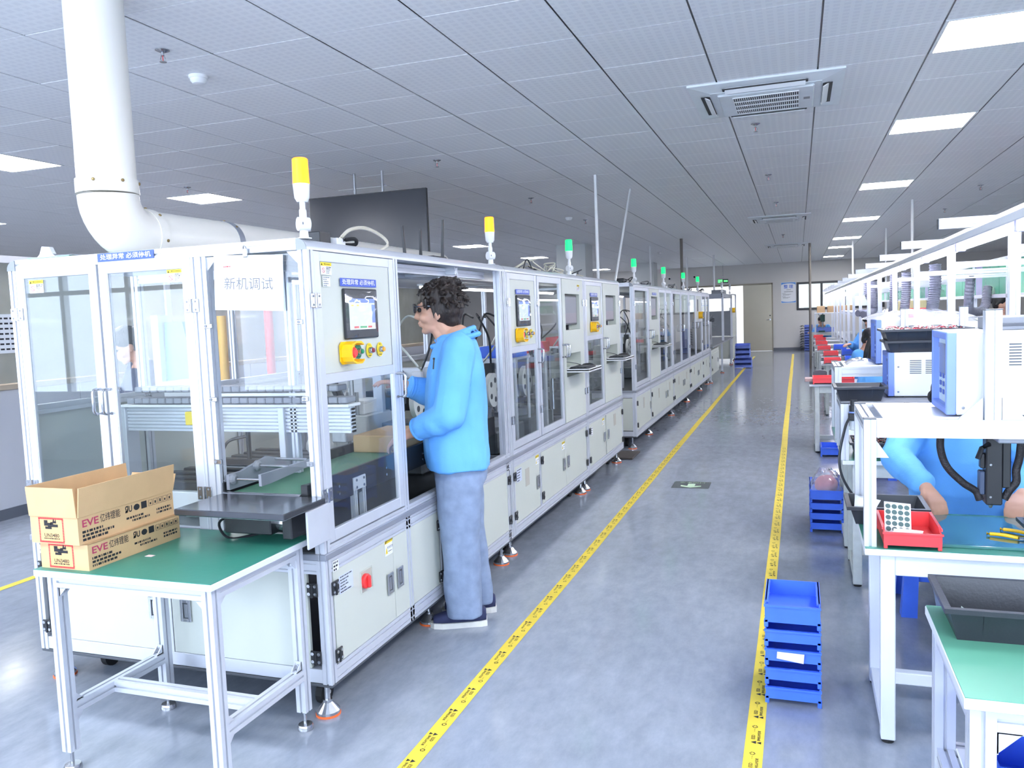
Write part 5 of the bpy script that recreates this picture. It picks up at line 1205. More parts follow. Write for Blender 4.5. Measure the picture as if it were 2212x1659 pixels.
tower(-1.72, 4.58, 1.811, G_ORA, 'signal lamp glowing amber above the post right of the man', 1.0)
tower(-1.72, 6.36, 1.811, G_GRN, 'signal lamp glowing green on the second machine in front of the column', 1.0)
tower(-1.74, 9.2, 1.811, G_GRN, 'signal lamp glowing green, first on the far machine row', 1.0)
tower(-1.74, 11.35, 1.811, G_GRN, 'signal lamp glowing green, second on the far machine row', 1.0)
tower(-1.74, 13.4, 1.811, G_GRN, 'signal lamp glowing green, third on the far machine row', 1.0)
tower(-1.74, 15.4, 1.811, G_GRN, 'signal lamp glowing green, last on the far machine row', 1.0)
tower(-1.70, 20.02, 1.845, G_OFF, 'unlit signal lamp on the framed station, nearer one', 1.0)
tower(-1.70, 22.4, 1.845, G_OFF, 'unlit signal lamp on the framed station, farther one', 1.0)

# ---- clutter on the machine roofs
o = thing('valve_box', 'black box with white connector and looped cable on the nearest machine roof', 'control box', (-1.8, 2.85, 1.811))
MB().bbox(-1.83, -1.76, 2.80, 2.88, 1.811, 1.861, .003).obj('black_box', M_BLACK, o); MB().bbox(-1.80, -1.74, 2.895, 2.96, 1.811, 1.842, .004).obj('white_connector', M_WPLA, o)
MB().tube(bez([(-1.74, 2.94, 1.835), (-1.71, 2.98, 1.84), (-1.72, 3.0, 1.82), (-1.76, 2.97, 1.818)], 6), .008, 8).obj('black_hose', M_RUB, o, True)
for dz in (0, .006): MB().tube(bez([(-1.76, 2.95, 1.84+dz), (-1.77, 3.05, 1.885+dz), (-1.78, 3.2, 1.905+dz), (-1.79, 3.36, 1.885+dz), (-1.78, 3.40, 1.85+dz), (-1.77, 3.30, 1.816)], 8), .005, 6).obj('looped_tube', mat('clear_air_tube', (214, 208, 190), .3), o, True)
r_ = thing('wireless_router', 'black wireless router with upright antennas on the nearest machine roof', 'router', (-1.9, 4.0, 1.811))
MB().bbox(-2.0, -1.80, 3.95, 4.12, 1.811, 1.835, .006).obj('case', M_BLACK, r_)
for x, y, h_, lx in ((-1.98, 3.97, .17, -.01), (-1.95, 4.10, .16, .005), (-1.82, 4.10, .2, .01)):
    MB().add([(x-.009, y, 1.835), (x+.009, y, 1.835), (x+.005+lx, y, 1.835+h_), (x-.005+lx, y, 1.835+h_), (x-.009, y+.006, 1.835), (x+.009, y+.006, 1.835), (x+.005+lx, y+.006, 1.835+h_), (x-.005+lx, y+.006, 1.835+h_)], [(0, 1, 2, 3), (4, 7, 6, 5), (0, 4, 5, 1), (1, 5, 6, 2), (2, 6, 7, 3), (3, 7, 4, 0)]).obj('antenna', M_BLACK, r_)
def coil(x, y, z, label, seed, m, n=3):
    rr = random.Random(seed); t = thing('cable_bundle', label, 'cable', (x, y, z), 'cable bundles on the machine roofs')
    for k in range(n):
        P = [(x+rr.uniform(-.06, .06), y-.2+.1*j+rr.uniform(-.05, .05), z+.008+rr.random()*(.07 if 0 < j < 4 else 0)) for j in range(5)]
        MB().tube(bez(P, 6), .005, 6).obj('cable', m[k % len(m)], t, True)
_ct = mat('clear_air_tube', (214, 208, 190))
coil(-1.78, 5.45, 1.811, 'clear looped air tubes on the second machine roof', 3, [_ct, _ct, M_BLACK], 4); coil(-1.78, 6.05, 1.811, 'pale tubes on the second machine roof beside the green lamp', 5, [_ct], 3)
coil(-1.76, 6.7, 1.811, 'black cable with white plug on the third machine roof', 8, [M_BLACK, _ct], 2); coil(-1.78, 8.95, 1.811, 'black cables on the near end of the far machine row', 11, [M_BLACK], 3)
coil(-1.78, 10.2, 1.811, 'black and grey cables between the first two green lamps of the far row', 12, [M_BLACK, M_MGREY], 3); coil(-1.78, 12.4, 1.811, 'cables between the second and third green lamps of the far row', 13, [M_BLACK, M_MGREY], 3); coil(-1.78, 14.5, 1.811, 'cables between the last two green lamps of the far row', 14, [M_BLACK, M_MGREY], 3); coil(-1.78, 16.2, 1.811, 'black cables at the far end of the far machine row', 15, [M_BLACK], 3)
o = MB().bbox(-1.86, -1.78, 8.80, 8.88, 1.811, 1.865, .004).obj('junction_box', M_BLACK, org=(-1.82, 8.84, 1.811)); tag(o, 'small black junction box on the corner of the far machine row', 'control box')
for k, (y, l) in enumerate(((6.55, 'white connector block on the roof behind the first green lamp'), (9.4, 'white connector block on the far row behind its first green lamp'), (11.6, 'white connector block on the far row behind its second green lamp'))):
    o = MB().bbox(-1.80, -1.74, y, y+.09, 1.811, 1.84, .004).obj('connector_block', M_WPLA, org=(-1.77, y, 1.811)); tag(o, l, 'connector')
# clipboard and plastic wrapping on the front edge
cb = thing('clipboard', 'pale green clipboard with metal clip lying on the machine roof at the left', 'clipboard', (-2.93, 2.63, 1.816))
MB().bbox(-3.03, -2.80, 2.575, 2.86, 1.816, 1.820, .001).obj('board', mat('pale_green_board', (176, 208, 186), .4), cb)
MB().prism([(-.05, 0), (.05, 0), (.035, .012), (.02, .04), (-.02, .044), (-.035, .012)], (-2.935, 2.585, 1.820), EX, EZ, (0, .02, 0)).obj('clip', M_STEEL, cb)
MB().bbox(-2.87, -2.78, 2.57, 2.8, 1.8205, 1.8215, .0003).obj('paper', M_PAPER, cb)

# ---- ceiling fittings
def sprinkler(x, y, label):
    t = thing('fire_sprinkler', label, 'sprinkler', (x, y, ZC), 'ceiling sprinklers')
    MB().lathe([(.036, 0), (.036, -.004), (.018, -.012), (.012, -.014)], (x, y, ZC), n=16).obj('rosette', M_STEEL, t, True)
    m = MB(); m.cyl((x, y, ZC-.012), (x, y, ZC-.03), .008, n=8)
    for s_ in (-1, 1): m.tube([(x+s_*.008, y, ZC-.028), (x+s_*.015, y, ZC-.045), (x+s_*.006, y, ZC-.06)], .0025, 6)
    m.lathe([(.018, -.062), (.018, -.06)], (x, y, ZC), n=12); m.obj('head', M_STEEL, t, True)
    MB().cyl((x, y, ZC-.03), (x, y, ZC-.056), .0022, n=8).obj('red_bulb', M_RED, t, True)
    return t
sp0 = sprinkler(-3.05, 3.48, 'ceiling sprinkler nearest to the duct pipe')
for x, y, l in ((-3.05, 6.85, 'ceiling sprinkler above the nearest machine, second from the front'), (-3.05, 9.6, 'ceiling sprinkler above the machines, third from the front'), (-3.05, 12.3, 'ceiling sprinkler above the machines, fourth from the front'), (-5.8, 6.83, 'ceiling sprinkler beside the left lit panel'), (-.30, 6.80, 'ceiling sprinkler just behind the nearest air conditioner'), (-.29, 9.45, 'second ceiling sprinkler behind the nearest air conditioner'), (-.27, 12.0, 'third ceiling sprinkler, before the middle air conditioner'), (-.27, 17.5, 'ceiling sprinkler between the two far air conditioners'), (2.2, 11.9, 'ceiling sprinkler on the right above the benches'), (2.2, 14.6, 'farther ceiling sprinkler on the right above the benches')): dup(sp0, (x, y, ZC), l)
def smoke(x, y, label):
    t = thing('smoke_detector', label, 'smoke detector', (x, y, ZC), 'smoke detectors')
    MB().lathe([(.052, 0), (.052, -.016), (.050, -.018)], (x, y, ZC), n=24).obj('base', M_WPLA, t, True); MB().lathe([(.046, -.018), (.044, -.03), (.032, -.044), (.012, -.047)], (x, y, ZC), n=24).obj('dome', M_WPLA, t, True)
    return t
sm0 = smoke(-3.19, 3.91, 'white round smoke detector on the near ceiling')
dup(sm0, (-3.19, 11.85, ZC), 'white smoke detector on the ceiling in front of the column'); dup(sm0, (-3.19, 20.3, ZC), 'white smoke detector on the ceiling near the far end')
M_ACW = mat('air_conditioner_white', (226, 231, 234), .35); M_LOUV = mat('dark_louvre_gap', (40, 42, 44), .7)
def cassette(label):
    t = thing('ceiling_air_conditioner', label, 'air conditioner', (0, 0, ZC), 'ceiling air conditioners'); t['kind'] = 'thing'
    z = ZC; H = .475
    fr = MB()
    a = MB()
    pl = [(-H, -H), (H, -H), (H, H), (-H, H)]
    # frame plate as ring of four trapezoids with chamfered rim
    for k in range(4):
        p, q = pl[k], pl[(k+1) % 4]; s_ = .72
        a.add([(p[0], p[1], z-.012), (q[0], q[1], z-.012), (q[0]*s_, q[1]*s_, z-.034), (p[0]*s_, p[1]*s_, z-.034)], [(0, 1, 2, 3)])
        a.add([(p[0], p[1], z), (q[0], q[1], z), (q[0], q[1], z-.012), (p[0], p[1], z-.012)], [(0, 1, 2, 3)])
    a.box(-H*.72, H*.72, -H*.72, H*.72, z-.036, z-.03); a.obj('frame_plate', M_ACW, t)
    for k in range(4):   # louvre blades in the four outlets
        an = k*PI/2; R = Matrix.Rotation(an, 4, 'Z')
        g = MB(); g.box(-.26, .26, -.408, -.350, z-.0335, z-.030); g.xform(R); g.obj('outlet_gap', M_LOUV, t)
        b = MB(); b.add([(-.245, -.400, z-.026), (.245, -.400, z-.026), (.245, -.352, z-.052), (-.245, -.352, z-.052), (-.245, -.398, z-.022), (.245, -.398, z-.022), (.245, -.350, z-.048), (-.245, -.350, z-.048)], [(0, 1, 2, 3), (7, 6, 5, 4), (0, 4, 5, 1), (1, 5, 6, 2), (2, 6, 7, 3), (3, 7, 4, 0)]); b.xform(R); b.obj('louvre_blade', M_WPLA, t)
    MB().bbox(-.30, .30, -.30, .30, z-.05, z-.034, .01).obj('centre_panel', M_ACW, t)
    MB().box(-.205, .205, -.235, .235, z-.052, z-.0502).obj('grille_gap', M_LOUV, t)
    g = MB()
    for i in range(5): y = -.235+i*.1175; g.box(-.205, .205, y-.006, y+.006, z-.058, z-.052)
    for i in range(32): x = -.205+i*.41/31; g.box(x-.0028, x+.0028, -.235, .235, z-.0565, z-.052)
    stuff(g.obj('grille', M_WPLA, t))
    b = MB(); b.box(.235, .275, -.03, .03, z-.0506, z-.0503); b.obj('badge', M_MGREY, t)
    return t
ac = cassette('square cassette air conditioner on the ceiling, nearest of three'); ac.location = (-.187, 5.93, ZC)
for ch in ac.children: ch.data.transform(Matrix.Translation((0, 0, -ZC)) if ORG[ac.name].z == 0 else Matrix.Identity(4))
dup(ac, (-.27, 14.15, ZC), 'square cassette air conditioner on the ceiling, middle of three'); dup(ac, (-.25, 20.5, ZC), 'square cassette air conditioner on the ceiling, farthest of three')
# ---- service poles
def pole(p0, p1, r, label, m):
    o = MB().cyl(p0, p1, r, n=10).obj('service_pole', m, org=p0, smooth=True); tag(o, label, 'pole', 'service poles'); return o
pole((-1.97, 8.42, ZC+.004), (-1.97, 8.42, 1.62), .016, 'white conduit pole from the ceiling between the two machine rows, upright one', M_WPLA)
pole((-1.83, 9.58, ZC+.004), (-1.86, 8.50, 1.55), .012, 'white slanting conduit pole over the near end of the far machine row', M_WPLA)
pole((-3.04, 18.0, ZC+.004), (-3.04, 18.0, 0), .02, 'thin pale pole from the ceiling behind the far machine row', M_WPLA)
pole((-2.21, 16.85, ZC+.004), (-2.21, 16.85, .73), .03, 'dark brown pole from the ceiling among the green lamps', mat('brown_pole', (104, 98, 92), .5))
pole((-2.85, 22.75, ZC+.004), (-2.85, 22.75, 0), .025, 'thin pale pole from the ceiling right of the dark pole', M_WPLA)
pole((-2.13, 22.72, ZC+.004), (-2.13, 22.72, 1.86), .025, 'thin pale pole from the ceiling before the exit sign', M_WPLA)
pole((1.54, 12.95, ZC+.004), (1.54, 12.95, 1.83), .018, 'thin white pole from the ceiling to the light rail, nearest on the right', M_WPLA)
pole((1.63, 17.6, ZC+.004), (1.63, 17.6, 1.83), .018, 'thin white pole from the ceiling to the light rail, second on the right', M_WPLA)
pole((.27, 20.4, ZC+.004), (.27, 20.4, 0), .03, 'dark pole from the ceiling in front of the sliding window', mat('brown_pole', (104, 98, 92)))
pole((1.2, 20.5, ZC+.004), (1.2, 20.5, 1.83), .02, 'thin white pole from the ceiling to the light rail, farthest on the right', M_WPLA)
# dark steel drip tray on the floor between the machine rows
o = MB().bbox(-2.1, -1.6, 8.12, 8.55, .002, .02, .004).obj('floor_mat', mat('dark_brown_mat', (70, 64, 60), .7), org=(-1.85, 8.3, 0)); tag(o, 'dark brown mat on the floor between the two machine rows', 'mat')

# ---- background behind the machines on the left
def crate_mesh(mb, x0, x1, y0, y1, z0, h, lip=.012, low=.55, th=.005, legs=.02):
    """stackable open-front plastic crate, front towards -y"""
    mb.bbox(x0+th, x1-th, y0+th, y1-th, z0+legs, z0+legs+th, .001)
    for a, b in ((x0, x0+th), (x1-th, x1)): mb.prism([(y0, z0+legs), (y1, z0+legs), (y1, z0+h), (y0+.06, z0+h), (y0, z0+legs+(h-legs)*low+.012)], (a, 0, 0), EY, EZ, (b-a, 0, 0))
    mb.box(x0+th, x1-th, y0, y0+th, z0+legs, z0+legs+(h-legs)*low); mb.box(x0+th, x1-th, y1-th, y1, z0+legs, z0+h)
    mb.box(x0-.003, x1+.003, y0-lip*.6, y0+th, z0+legs+(h-legs)*low, z0+legs+(h-legs)*low+.007)
    for a, b in ((x0-.003, x0+.012), (x1-.012, x1+.003)):
        mb.box(a, b, y0+.04, y1, z0+h-.006, z0+h)
        for c in (y0, y1-.018): mb.bbox(a, b, c, c+.018, z0, z0+legs+.01, .002)
def far_stack(x, y, n, label, w=.42, d_=.34, h=.15, m=None):
    for k in range(n):
        mb = MB(); crate_mesh(mb, x, x+w, y, y+d_, k*(h-.012), h)
        tag(mb.obj('storage_crate', m or M_BLUEFAR, org=(x+w/2, y+d_/2, k*(h-.012))), f'{label}, {["lowest", "second", "third", "fourth", "fifth", "sixth", "seventh", "eighth", "ninth", "tenth"][k]} of its stack', 'crate', 'blue crates behind the machines')
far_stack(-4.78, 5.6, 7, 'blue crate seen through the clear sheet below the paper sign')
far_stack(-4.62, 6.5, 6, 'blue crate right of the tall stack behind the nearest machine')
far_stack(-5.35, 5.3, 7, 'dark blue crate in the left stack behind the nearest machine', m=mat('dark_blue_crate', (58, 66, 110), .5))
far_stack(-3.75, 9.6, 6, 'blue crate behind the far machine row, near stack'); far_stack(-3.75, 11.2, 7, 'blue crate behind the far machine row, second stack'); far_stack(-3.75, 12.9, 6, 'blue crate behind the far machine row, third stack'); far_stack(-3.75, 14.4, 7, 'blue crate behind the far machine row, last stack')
o = MB().cyl((-5.2, 7.2, 0), (-5.2, 7.2, 1.78), .045, n=16).obj('fire_pipe', mat('red_pipe_paint', (214, 70, 64), .4), org=(-5.2, 7.2, 0), smooth=True); tag(o, 'red fire main pipe standing behind the nearest machine', 'pipe')
o = MB().cyl((-5.55, 6.9, 0), (-5.55, 6.9, 1.62), .045, n=16).obj('yellow_bollard', mat('yellow_post_sunlit', (250, 206, 110), .4), org=(-5.55, 6.9, 0), smooth=True); tag(o, 'yellow post behind the nearest machine, daylight glow put into its colour', 'post')  # sunlit warm glow is put into the post's yellow colour
bb = thing('distribution_board', 'grey wall box on the board behind the nearest machine', 'switch box', (-4.45, 7.4, 1.2)); MB().bbox(-4.6, -4.3, 7.42, 7.5, 1.45, 1.7, .01).obj('case', M_MGREY, bb); MB().bbox(-4.75, -3.9, 7.5, 7.56, 0, 2.3, .005).obj('board', M_COL, bb)
sh = thing('beige_shelf', 'beige storage bench with cartons behind the nearest machine', 'shelf', (-3.6, 8.0, 0)); MB().bbox(-3.85, -3.3, 7.9, 8.9, .9, .95, .004).obj('top', M_CARD, sh); MB().bbox(-3.83, -3.32, 7.92, 8.88, 0, .9, .004).obj('body', mat('beige_cabinet', (188, 172, 150), .6), sh)
sg = thing('blue_panel_stand', 'blue plastic sheeted rack leaning behind the nearest machine', 'rack', (-4.3, 4.4, 0))
MB().prism([(-4.1, 0), (-3.55, 0), (-3.9, 1.55), (-4.05, 1.55)], (0, 4.45, 0), EX, EZ, (0, .03, 0)).obj('blue_sheet', mat('blue_film', (120, 160, 226), .4), sg); MB().bbox(-4.12, -4.06, 4.40, 4.5, 0, 1.6, .004).obj('post', M_ALU, sg)
jt = thing('test_probe', 'dark blue probe head on a black stem inside the nearest machine', 'instrument', (-2.62, 3.4, .63)); MB().cyl((-2.62, 3.4, .632), (-2.62, 3.4, 1.0), .012, n=8).obj('stem', M_BLACK, jt); MB().bbox(-2.66, -2.58, 3.36, 3.44, .98, 1.06, .006).obj('body', mat('probe_blue', (54, 70, 120), .4), jt); MB().lathe([(.03, 0), (.055, .02), (.055, .05), (.04, .07)], (-2.62, 3.4, 1.12), n=18).obj('head', mat('probe_blue', (54, 70, 120)), jt, True); MB().cyl((-2.62, 3.4, 1.06), (-2.62, 3.4, 1.13), .016, n=8).obj('neck', M_YEL, jt)
# stack of blue crates at the far end of the machine line
for k in range(5):
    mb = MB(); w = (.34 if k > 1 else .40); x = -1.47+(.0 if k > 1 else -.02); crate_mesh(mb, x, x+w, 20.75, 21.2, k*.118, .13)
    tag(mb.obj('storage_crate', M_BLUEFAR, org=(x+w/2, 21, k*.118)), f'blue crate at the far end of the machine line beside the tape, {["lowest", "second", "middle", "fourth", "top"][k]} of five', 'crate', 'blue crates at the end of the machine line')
# ================================================================ WORKBENCHES ON THE RIGHT
M_BENCHW = mat('white_bench_tube', (226, 231, 238), .4, 0, .015); M_BENCHG = mat('grey_green_steel_tube', (196, 202, 198), .5, 0, .08, 20)
def tray_mesh(mb, x0, x1, y0, y1, z0, h, taper=.02, rim=.012, th=.004, ribs=True):
    """open tapered plastic tray with rolled rim"""
    b = [(x0+taper, y0+taper), (x1-taper, y0+taper), (x1-taper, y1-taper), (x0+taper, y1-taper)]; t = [(x0, y0), (x1, y0), (x1, y1), (x0, y1)]
    ti = [(x0+th, y0+th), (x1-th, y0+th), (x1-th, y1-th), (x0+th, y1-th)]; bi = [(x0+taper+th, y0+taper+th), (x1-taper-th, y0+taper+th), (x1-taper-th, y1-taper-th), (x0+taper+th, y1-taper-th)]
    to = [(x0-rim, y0-rim), (x1+rim, y0-rim), (x1+rim, y1+rim), (x0-rim, y1+rim)]
    z1 = z0+h; V = [(*p, z0) for p in b] + [(*p, z1-.006) for p in t] + [(*p, z1-.012) for p in to] + [(*p, z1) for p in to] + [(*p, z1) for p in ti] + [(*p, z0+th) for p in bi]
    F = [(3, 2, 1, 0), (20, 21, 22, 23)]
    for a, c in ((0, 4), (4, 8), (8, 12), (12, 16), (16, 20)):
        for k in range(4): F.append((a+k, a+(k+1) % 4, c+(k+1) % 4, c+k))
    mb.add(V, F)
    if ribs:
        n = max(2, int((x1-x0)/.12))
        for i in range(n):
            u = x0+(x1-x0)*(i+.5)/n; mb.add([(u-.004, y0+taper*.98, z0+.004), (u+.004, y0+taper*.98, z0+.004), (u+.004, y0-.003, z1-.012), (u-.004, y0-.003, z1-.012), (u-.004, y0+taper+.004, z0+.004), (u+.004, y0+taper+.004, z0+.004), (u+.004, y0+.004, z1-.012), (u-.004, y0+.004, z1-.012)], [(0, 1, 2, 3), (0, 4, 5, 1), (1, 5, 6, 2), (3, 7, 4, 0)])
def black_tray(x0, x1, y0, y1, z0, h, label, m=None, cat='bin', name='plastic_tray'):
    mb = MB(); tray_mesh(mb, x0, x1, y0, y1, z0, h); o = mb.obj(name, m or M_BIN, org=((x0+x1)/2, (y0+y1)/2, z0)); return tag(o, label, cat, 'plastic trays on the benches')
def wire_fill(x0, x1, y0, y1, z, n, seed, label):
    rr = random.Random(seed); mb = MB()
    for k in range(n):
        mb.slot(rr.choice((0, 0, 1, 2))); p = Vector((rr.uniform(x0, x1), rr.uniform(y0, y1), z+rr.random()*.012)); q = p+Vector((rr.uniform(-.05, .05), rr.uniform(-.05, .05), rr.uniform(-.004, .014))); m_ = (p+q)/2+Vector((0, 0, rr.random()*.012))
        q.x = min(max(q.x, x0), x1); q.y = min(max(q.y, y0), y1)
        mb.tube([p, m_, q], .0018, 4)
        if rr.random() < .35: mb.slot(2); mb.box(q.x-.004, q.x+.004, q.y-.003, q.y+.003, q.z-.003, q.z+.004)
    o = mb.obj('wire_leads', [mat('red_wire', (214, 44, 60), .4), M_BLACK, mat('white_plug', (232, 226, 214), .4)], org=((x0+x1)/2, (y0+y1)/2, z)); return stuff(tag(o, label, 'wires'))
def bench(name, label, x0, x1, y0, y1, zt, m, top=M_GREENTOP, apron=True, foot_rail=True, lw=.046):
    t = thing(name, label, 'workbench', ((x0+x1)/2, (y0+y1)/2, 0), 'workbenches')
    MB().bbox(x0, x1, y0, y1, zt-.024, zt-.002, .002).obj('bench_board', M_GREENEDGE, t); MB().bbox(x0+.002, x1-.002, y0+.002, y1-.002, zt-.002, zt, .0005).obj('bench_mat', top, t)
    lx = (x0+.05, x1-.09)
    for x in lx:
        for y in (y0+.02, y1-.06): MB().bbox(x, x+lw, y, y+lw, .012, zt-.024, .003).obj('leg', m, t)
        if foot_rail:
            MB().bbox(x+.002, x+lw-.002, y0+.066, y1-.06, .03, .07, .003).obj('foot_rail', m, t)
            for y in (y0+.02, y1-.06): MB().cyl((x+lw/2, y+lw/2, 0), (x+lw/2, y+lw/2, .013), .02, n=12).obj('foot_pad', M_RUB, t)
    if apron:
        MB().bbox(lx[0]+lw, lx[1], y0+.022, y0+.05, zt-.095, zt-.025, .003).obj('apron', m, t); MB().bbox(lx[0]+lw, lx[1], y1-.058, y1-.03, zt-.08, zt-.025, .003).obj('apron', m, t)
        MB().bbox(lx[0]+lw, lx[1], y0+.30, y0+.34, .09, .135, .003).obj('stretcher', m, t)
    return t
def gantry(par, x0, x1, y0, y1, zb, zt, beam=.06):
    for x in (x0, x1):
        for y in (y0, y1):
            MB().profile((x, y, zb), (x, y, zt-(0 if x == x0 and y == y0 else .0)), .038).obj('frame_post', M_ALU, par); MB().bbox(x-.02, x+.02, y-.02, y+.02, zt, zt+.004, .001).obj('post_cap', M_DGREY, par)
    for y in (y0, y1): MB().profile((x0+.02, y, zt-beam/2), (x1-.02, y, zt-beam/2), .038, beam, slots=(2, 1, 2, 1), sd=.005, sw=.006).obj('frame_beam', M_ALU, par)
    for x in (x0, x1): MB().profile((x, y0+.02, zt-.02), (x, y1-.02, zt-.02), .038).obj('frame_beam', M_ALU, par)
def instrument(x0, x1, y0, y1, z0, z1, label):
    t = thing('test_instrument', label, 'instrument', ((x0+x1)/2, (y0+y1)/2, z0), 'white test instruments with periwinkle front')
    MB().bbox(x0, x1, y0, y1, z0+.006, z1, .004).obj('case', M_WPLA, t)
    F = Face((x0, 0, 0), -EY, -EX); w0, w1 = -y1, -y0
    b = MB(); F.box(b, w0, w0+.02, z0+.006, z1, 0, .03, .003); F.box(b, w1-.02, w1, z0+.006, z1, 0, .03, .003); F.box(b, w0+.02, w1-.02, z1-.025, z1, 0, .03, .003); F.box(b, w0+.02, w1-.02, z0+.006, z0+.03, 0, .03, .003); b.obj('front_bezel', M_BLUETRIM, t)
    p = MB(); F.box(p, w0+.02, w1-.02, z0+.03, z1-.025, 0, .008); fp = p.obj('front_panel', mat('pale_instrument_face', (206, 222, 226), .4), t)
    s = MB(); F.box(s, w0+.035, w1-.04, z0+(z1-z0)*.45, z1-.06, .008, .010); F.box(s, w0+.035, w1-.04, z1-.06, z1-.045, .008, .013); s.obj('screen', mat('grey_lcd', (122, 128, 138), .2), fp)
    k = MB(); h = z1-z0
    for i in range(3):
        for j in range(3): F.box(k, w0+.05+i*.06, w0+.075+i*.06, z0+h*.20+j*.028, z0+h*.20+j*.028+.018, .008, .012, .002)
    stuff(k.obj('keys', mat('blue_keys', (76, 96, 170), .4), fp))
    v = MB(); FF = Face((0, y0, 0), EX, -EY)
    for i in range(8):
        for a in ((x0+.075, x0+.13), (x0+.15, x0+.185), (x0+.27, x0+.325)):
            if a[1] < x1: FF.box(v, a[0], a[1], z1-.045-i*.0095, z1-.041-i*.0095, .0003, .001)
    stuff(v.obj('vent_slots', M_DGREY, t))
    s = MB()
    for u, z in ((x0+.02, z1-.075), (x0+.02, z0+.03)): s.lathe([(.005, 0), (.005, .002)], (u, y0, z), -EY, 8)
    s.obj('screw', M_STEEL, t)
    f = MB()
    for a in (x0+.03, x1-.05):
        for b_ in (y0+.03, y1-.05): f.box(a, a+.02, b_, b_+.02, z0, z0+.006)
    f.obj('rubber_feet', M_RUB, t)
    return t
# ---- bench B (nearest white bench)
bB = bench('workbench', 'white steel workbench with green top and aluminium gantry, operator seated behind', .203, 1.16, 2.90, 3.44, .682, M_BENCHW)
gantry(bB, .222, 1.12, 2.943, 3.40, .682, 1.112)
MB().prism([(0, 0), (-.07, 0), (0, .07)], (.553, 2.93, 1.1125), EX, EZ, (0, .012, 0)).obj('gusset', M_ALU, bB); MB().prism([(0, 0), (.07, 0), (0, .07)], (.607, 2.93, 1.1125), EX, EZ, (0, .012, 0)).obj('gusset', M_ALU, bB)
MB().profile((.58, 2.943, 1.112), (.58, 2.943, 1.46), .046).obj('upright_post', M_ALU, bB); MB().bbox(.555, .605, 2.918, 2.968, 1.46, 1.464, .001).obj('post_cap', M_DGREY, bB)
MB().prism([(0, 0), (.04, 0), (0, .06)], (.242, 2.95, .98), EX, EZ, (0, .004, 0)).obj('gusset', M_ALU, bB)
MB().bbox(.265, 1.08, 2.965, 3.38, 1.108, 1.1135, .001).obj('shelf_plate', M_WPLA, bB)
instrument(.487, .95, 2.99, 3.30, 1.1137, 1.392, 'white test instrument with blue front frame on the nearest bench gantry')
gb = thing('grey_drive_case', 'grey metal case lying on the nearest white instrument', 'case', (.75, 3.15, 1.392)); MB().bbox(.60, .80, 3.05, 3.28, 1.392, 1.436, .003).obj('case', M_MGREY, gb); MB().bbox(.62, .78, 3.047, 3.05, 1.405, 1.415, .001).obj('slot', M_DGREY, gb)
# laser head hanging from the gantry
lh = thing('marking_head', 'black vertical dispensing head hanging from the nearest gantry between cables', 'tool head', (.617, 3.1, .80))
MB().bbox(.592, .642, 3.08, 3.14, .802, 1.05, .004).obj('slide_body', M_BLACK, lh); MB().bbox(.642, .668, 3.09, 3.15, .86, 1.05, .003).obj('rear_plate', M_BLACK, lh)
MB().bbox(.575, .592, 3.09, 3.13, .835, .915, .003).obj('motor_block', mat('dark_blue_grey_paint', (64, 78, 104), .4), lh); MB().bbox(.578, .592, 3.095, 3.125, .925, .975, .002).obj('sensor_block', M_BLACK, lh)
MB().bbox(.605, .70, 2.97, 3.16, 1.03, 1.051, .003).obj('mount_arm', M_GREYALU, lh); MB().tube([(.60, 3.08, 1.01), (.575, 3.06, 1.0), (.562, 3.05, .965)], .008, 8, [.009, .008, .009]).obj('clamp_lever', M_BLACK, lh, True)
for z in (.83, .94): MB().lathe([(.004, 0), (.004, .003)], (.606, 3.08, z), -EY, 8).obj('bolt', M_STEEL, lh)
MB().lathe([(.004, .0), (.010, .015)], (.612, 3.11, .787), n=10).obj('nozzle', M_STEEL, lh)
M_SLEEVE = mat('black_braided_sleeve', (36, 34, 38), .55, 0, .35, 90, .4, 200)
for pts, l in (([(.455, 3.08, 1.05), (.455, 3.08, .99), (.475, 3.08, .93), (.525, 3.09, .875), (.565, 3.1, .845), (.578, 3.1, .815)], 'left'), ([(.70, 3.1, 1.04), (.695, 3.1, .97), (.685, 3.1, .92), (.685, 3.1, .88), (.665, 3.1, .85), (.65, 3.1, .82)], 'right')):
    o = MB().tube(bez(pts, 8), .0125, 10).obj('cable_sleeve', M_SLEEVE, org=pts[0], smooth=True); tag(o, f'black braided cable sleeve hanging {l} of the dispensing head', 'cable', 'cable sleeves')
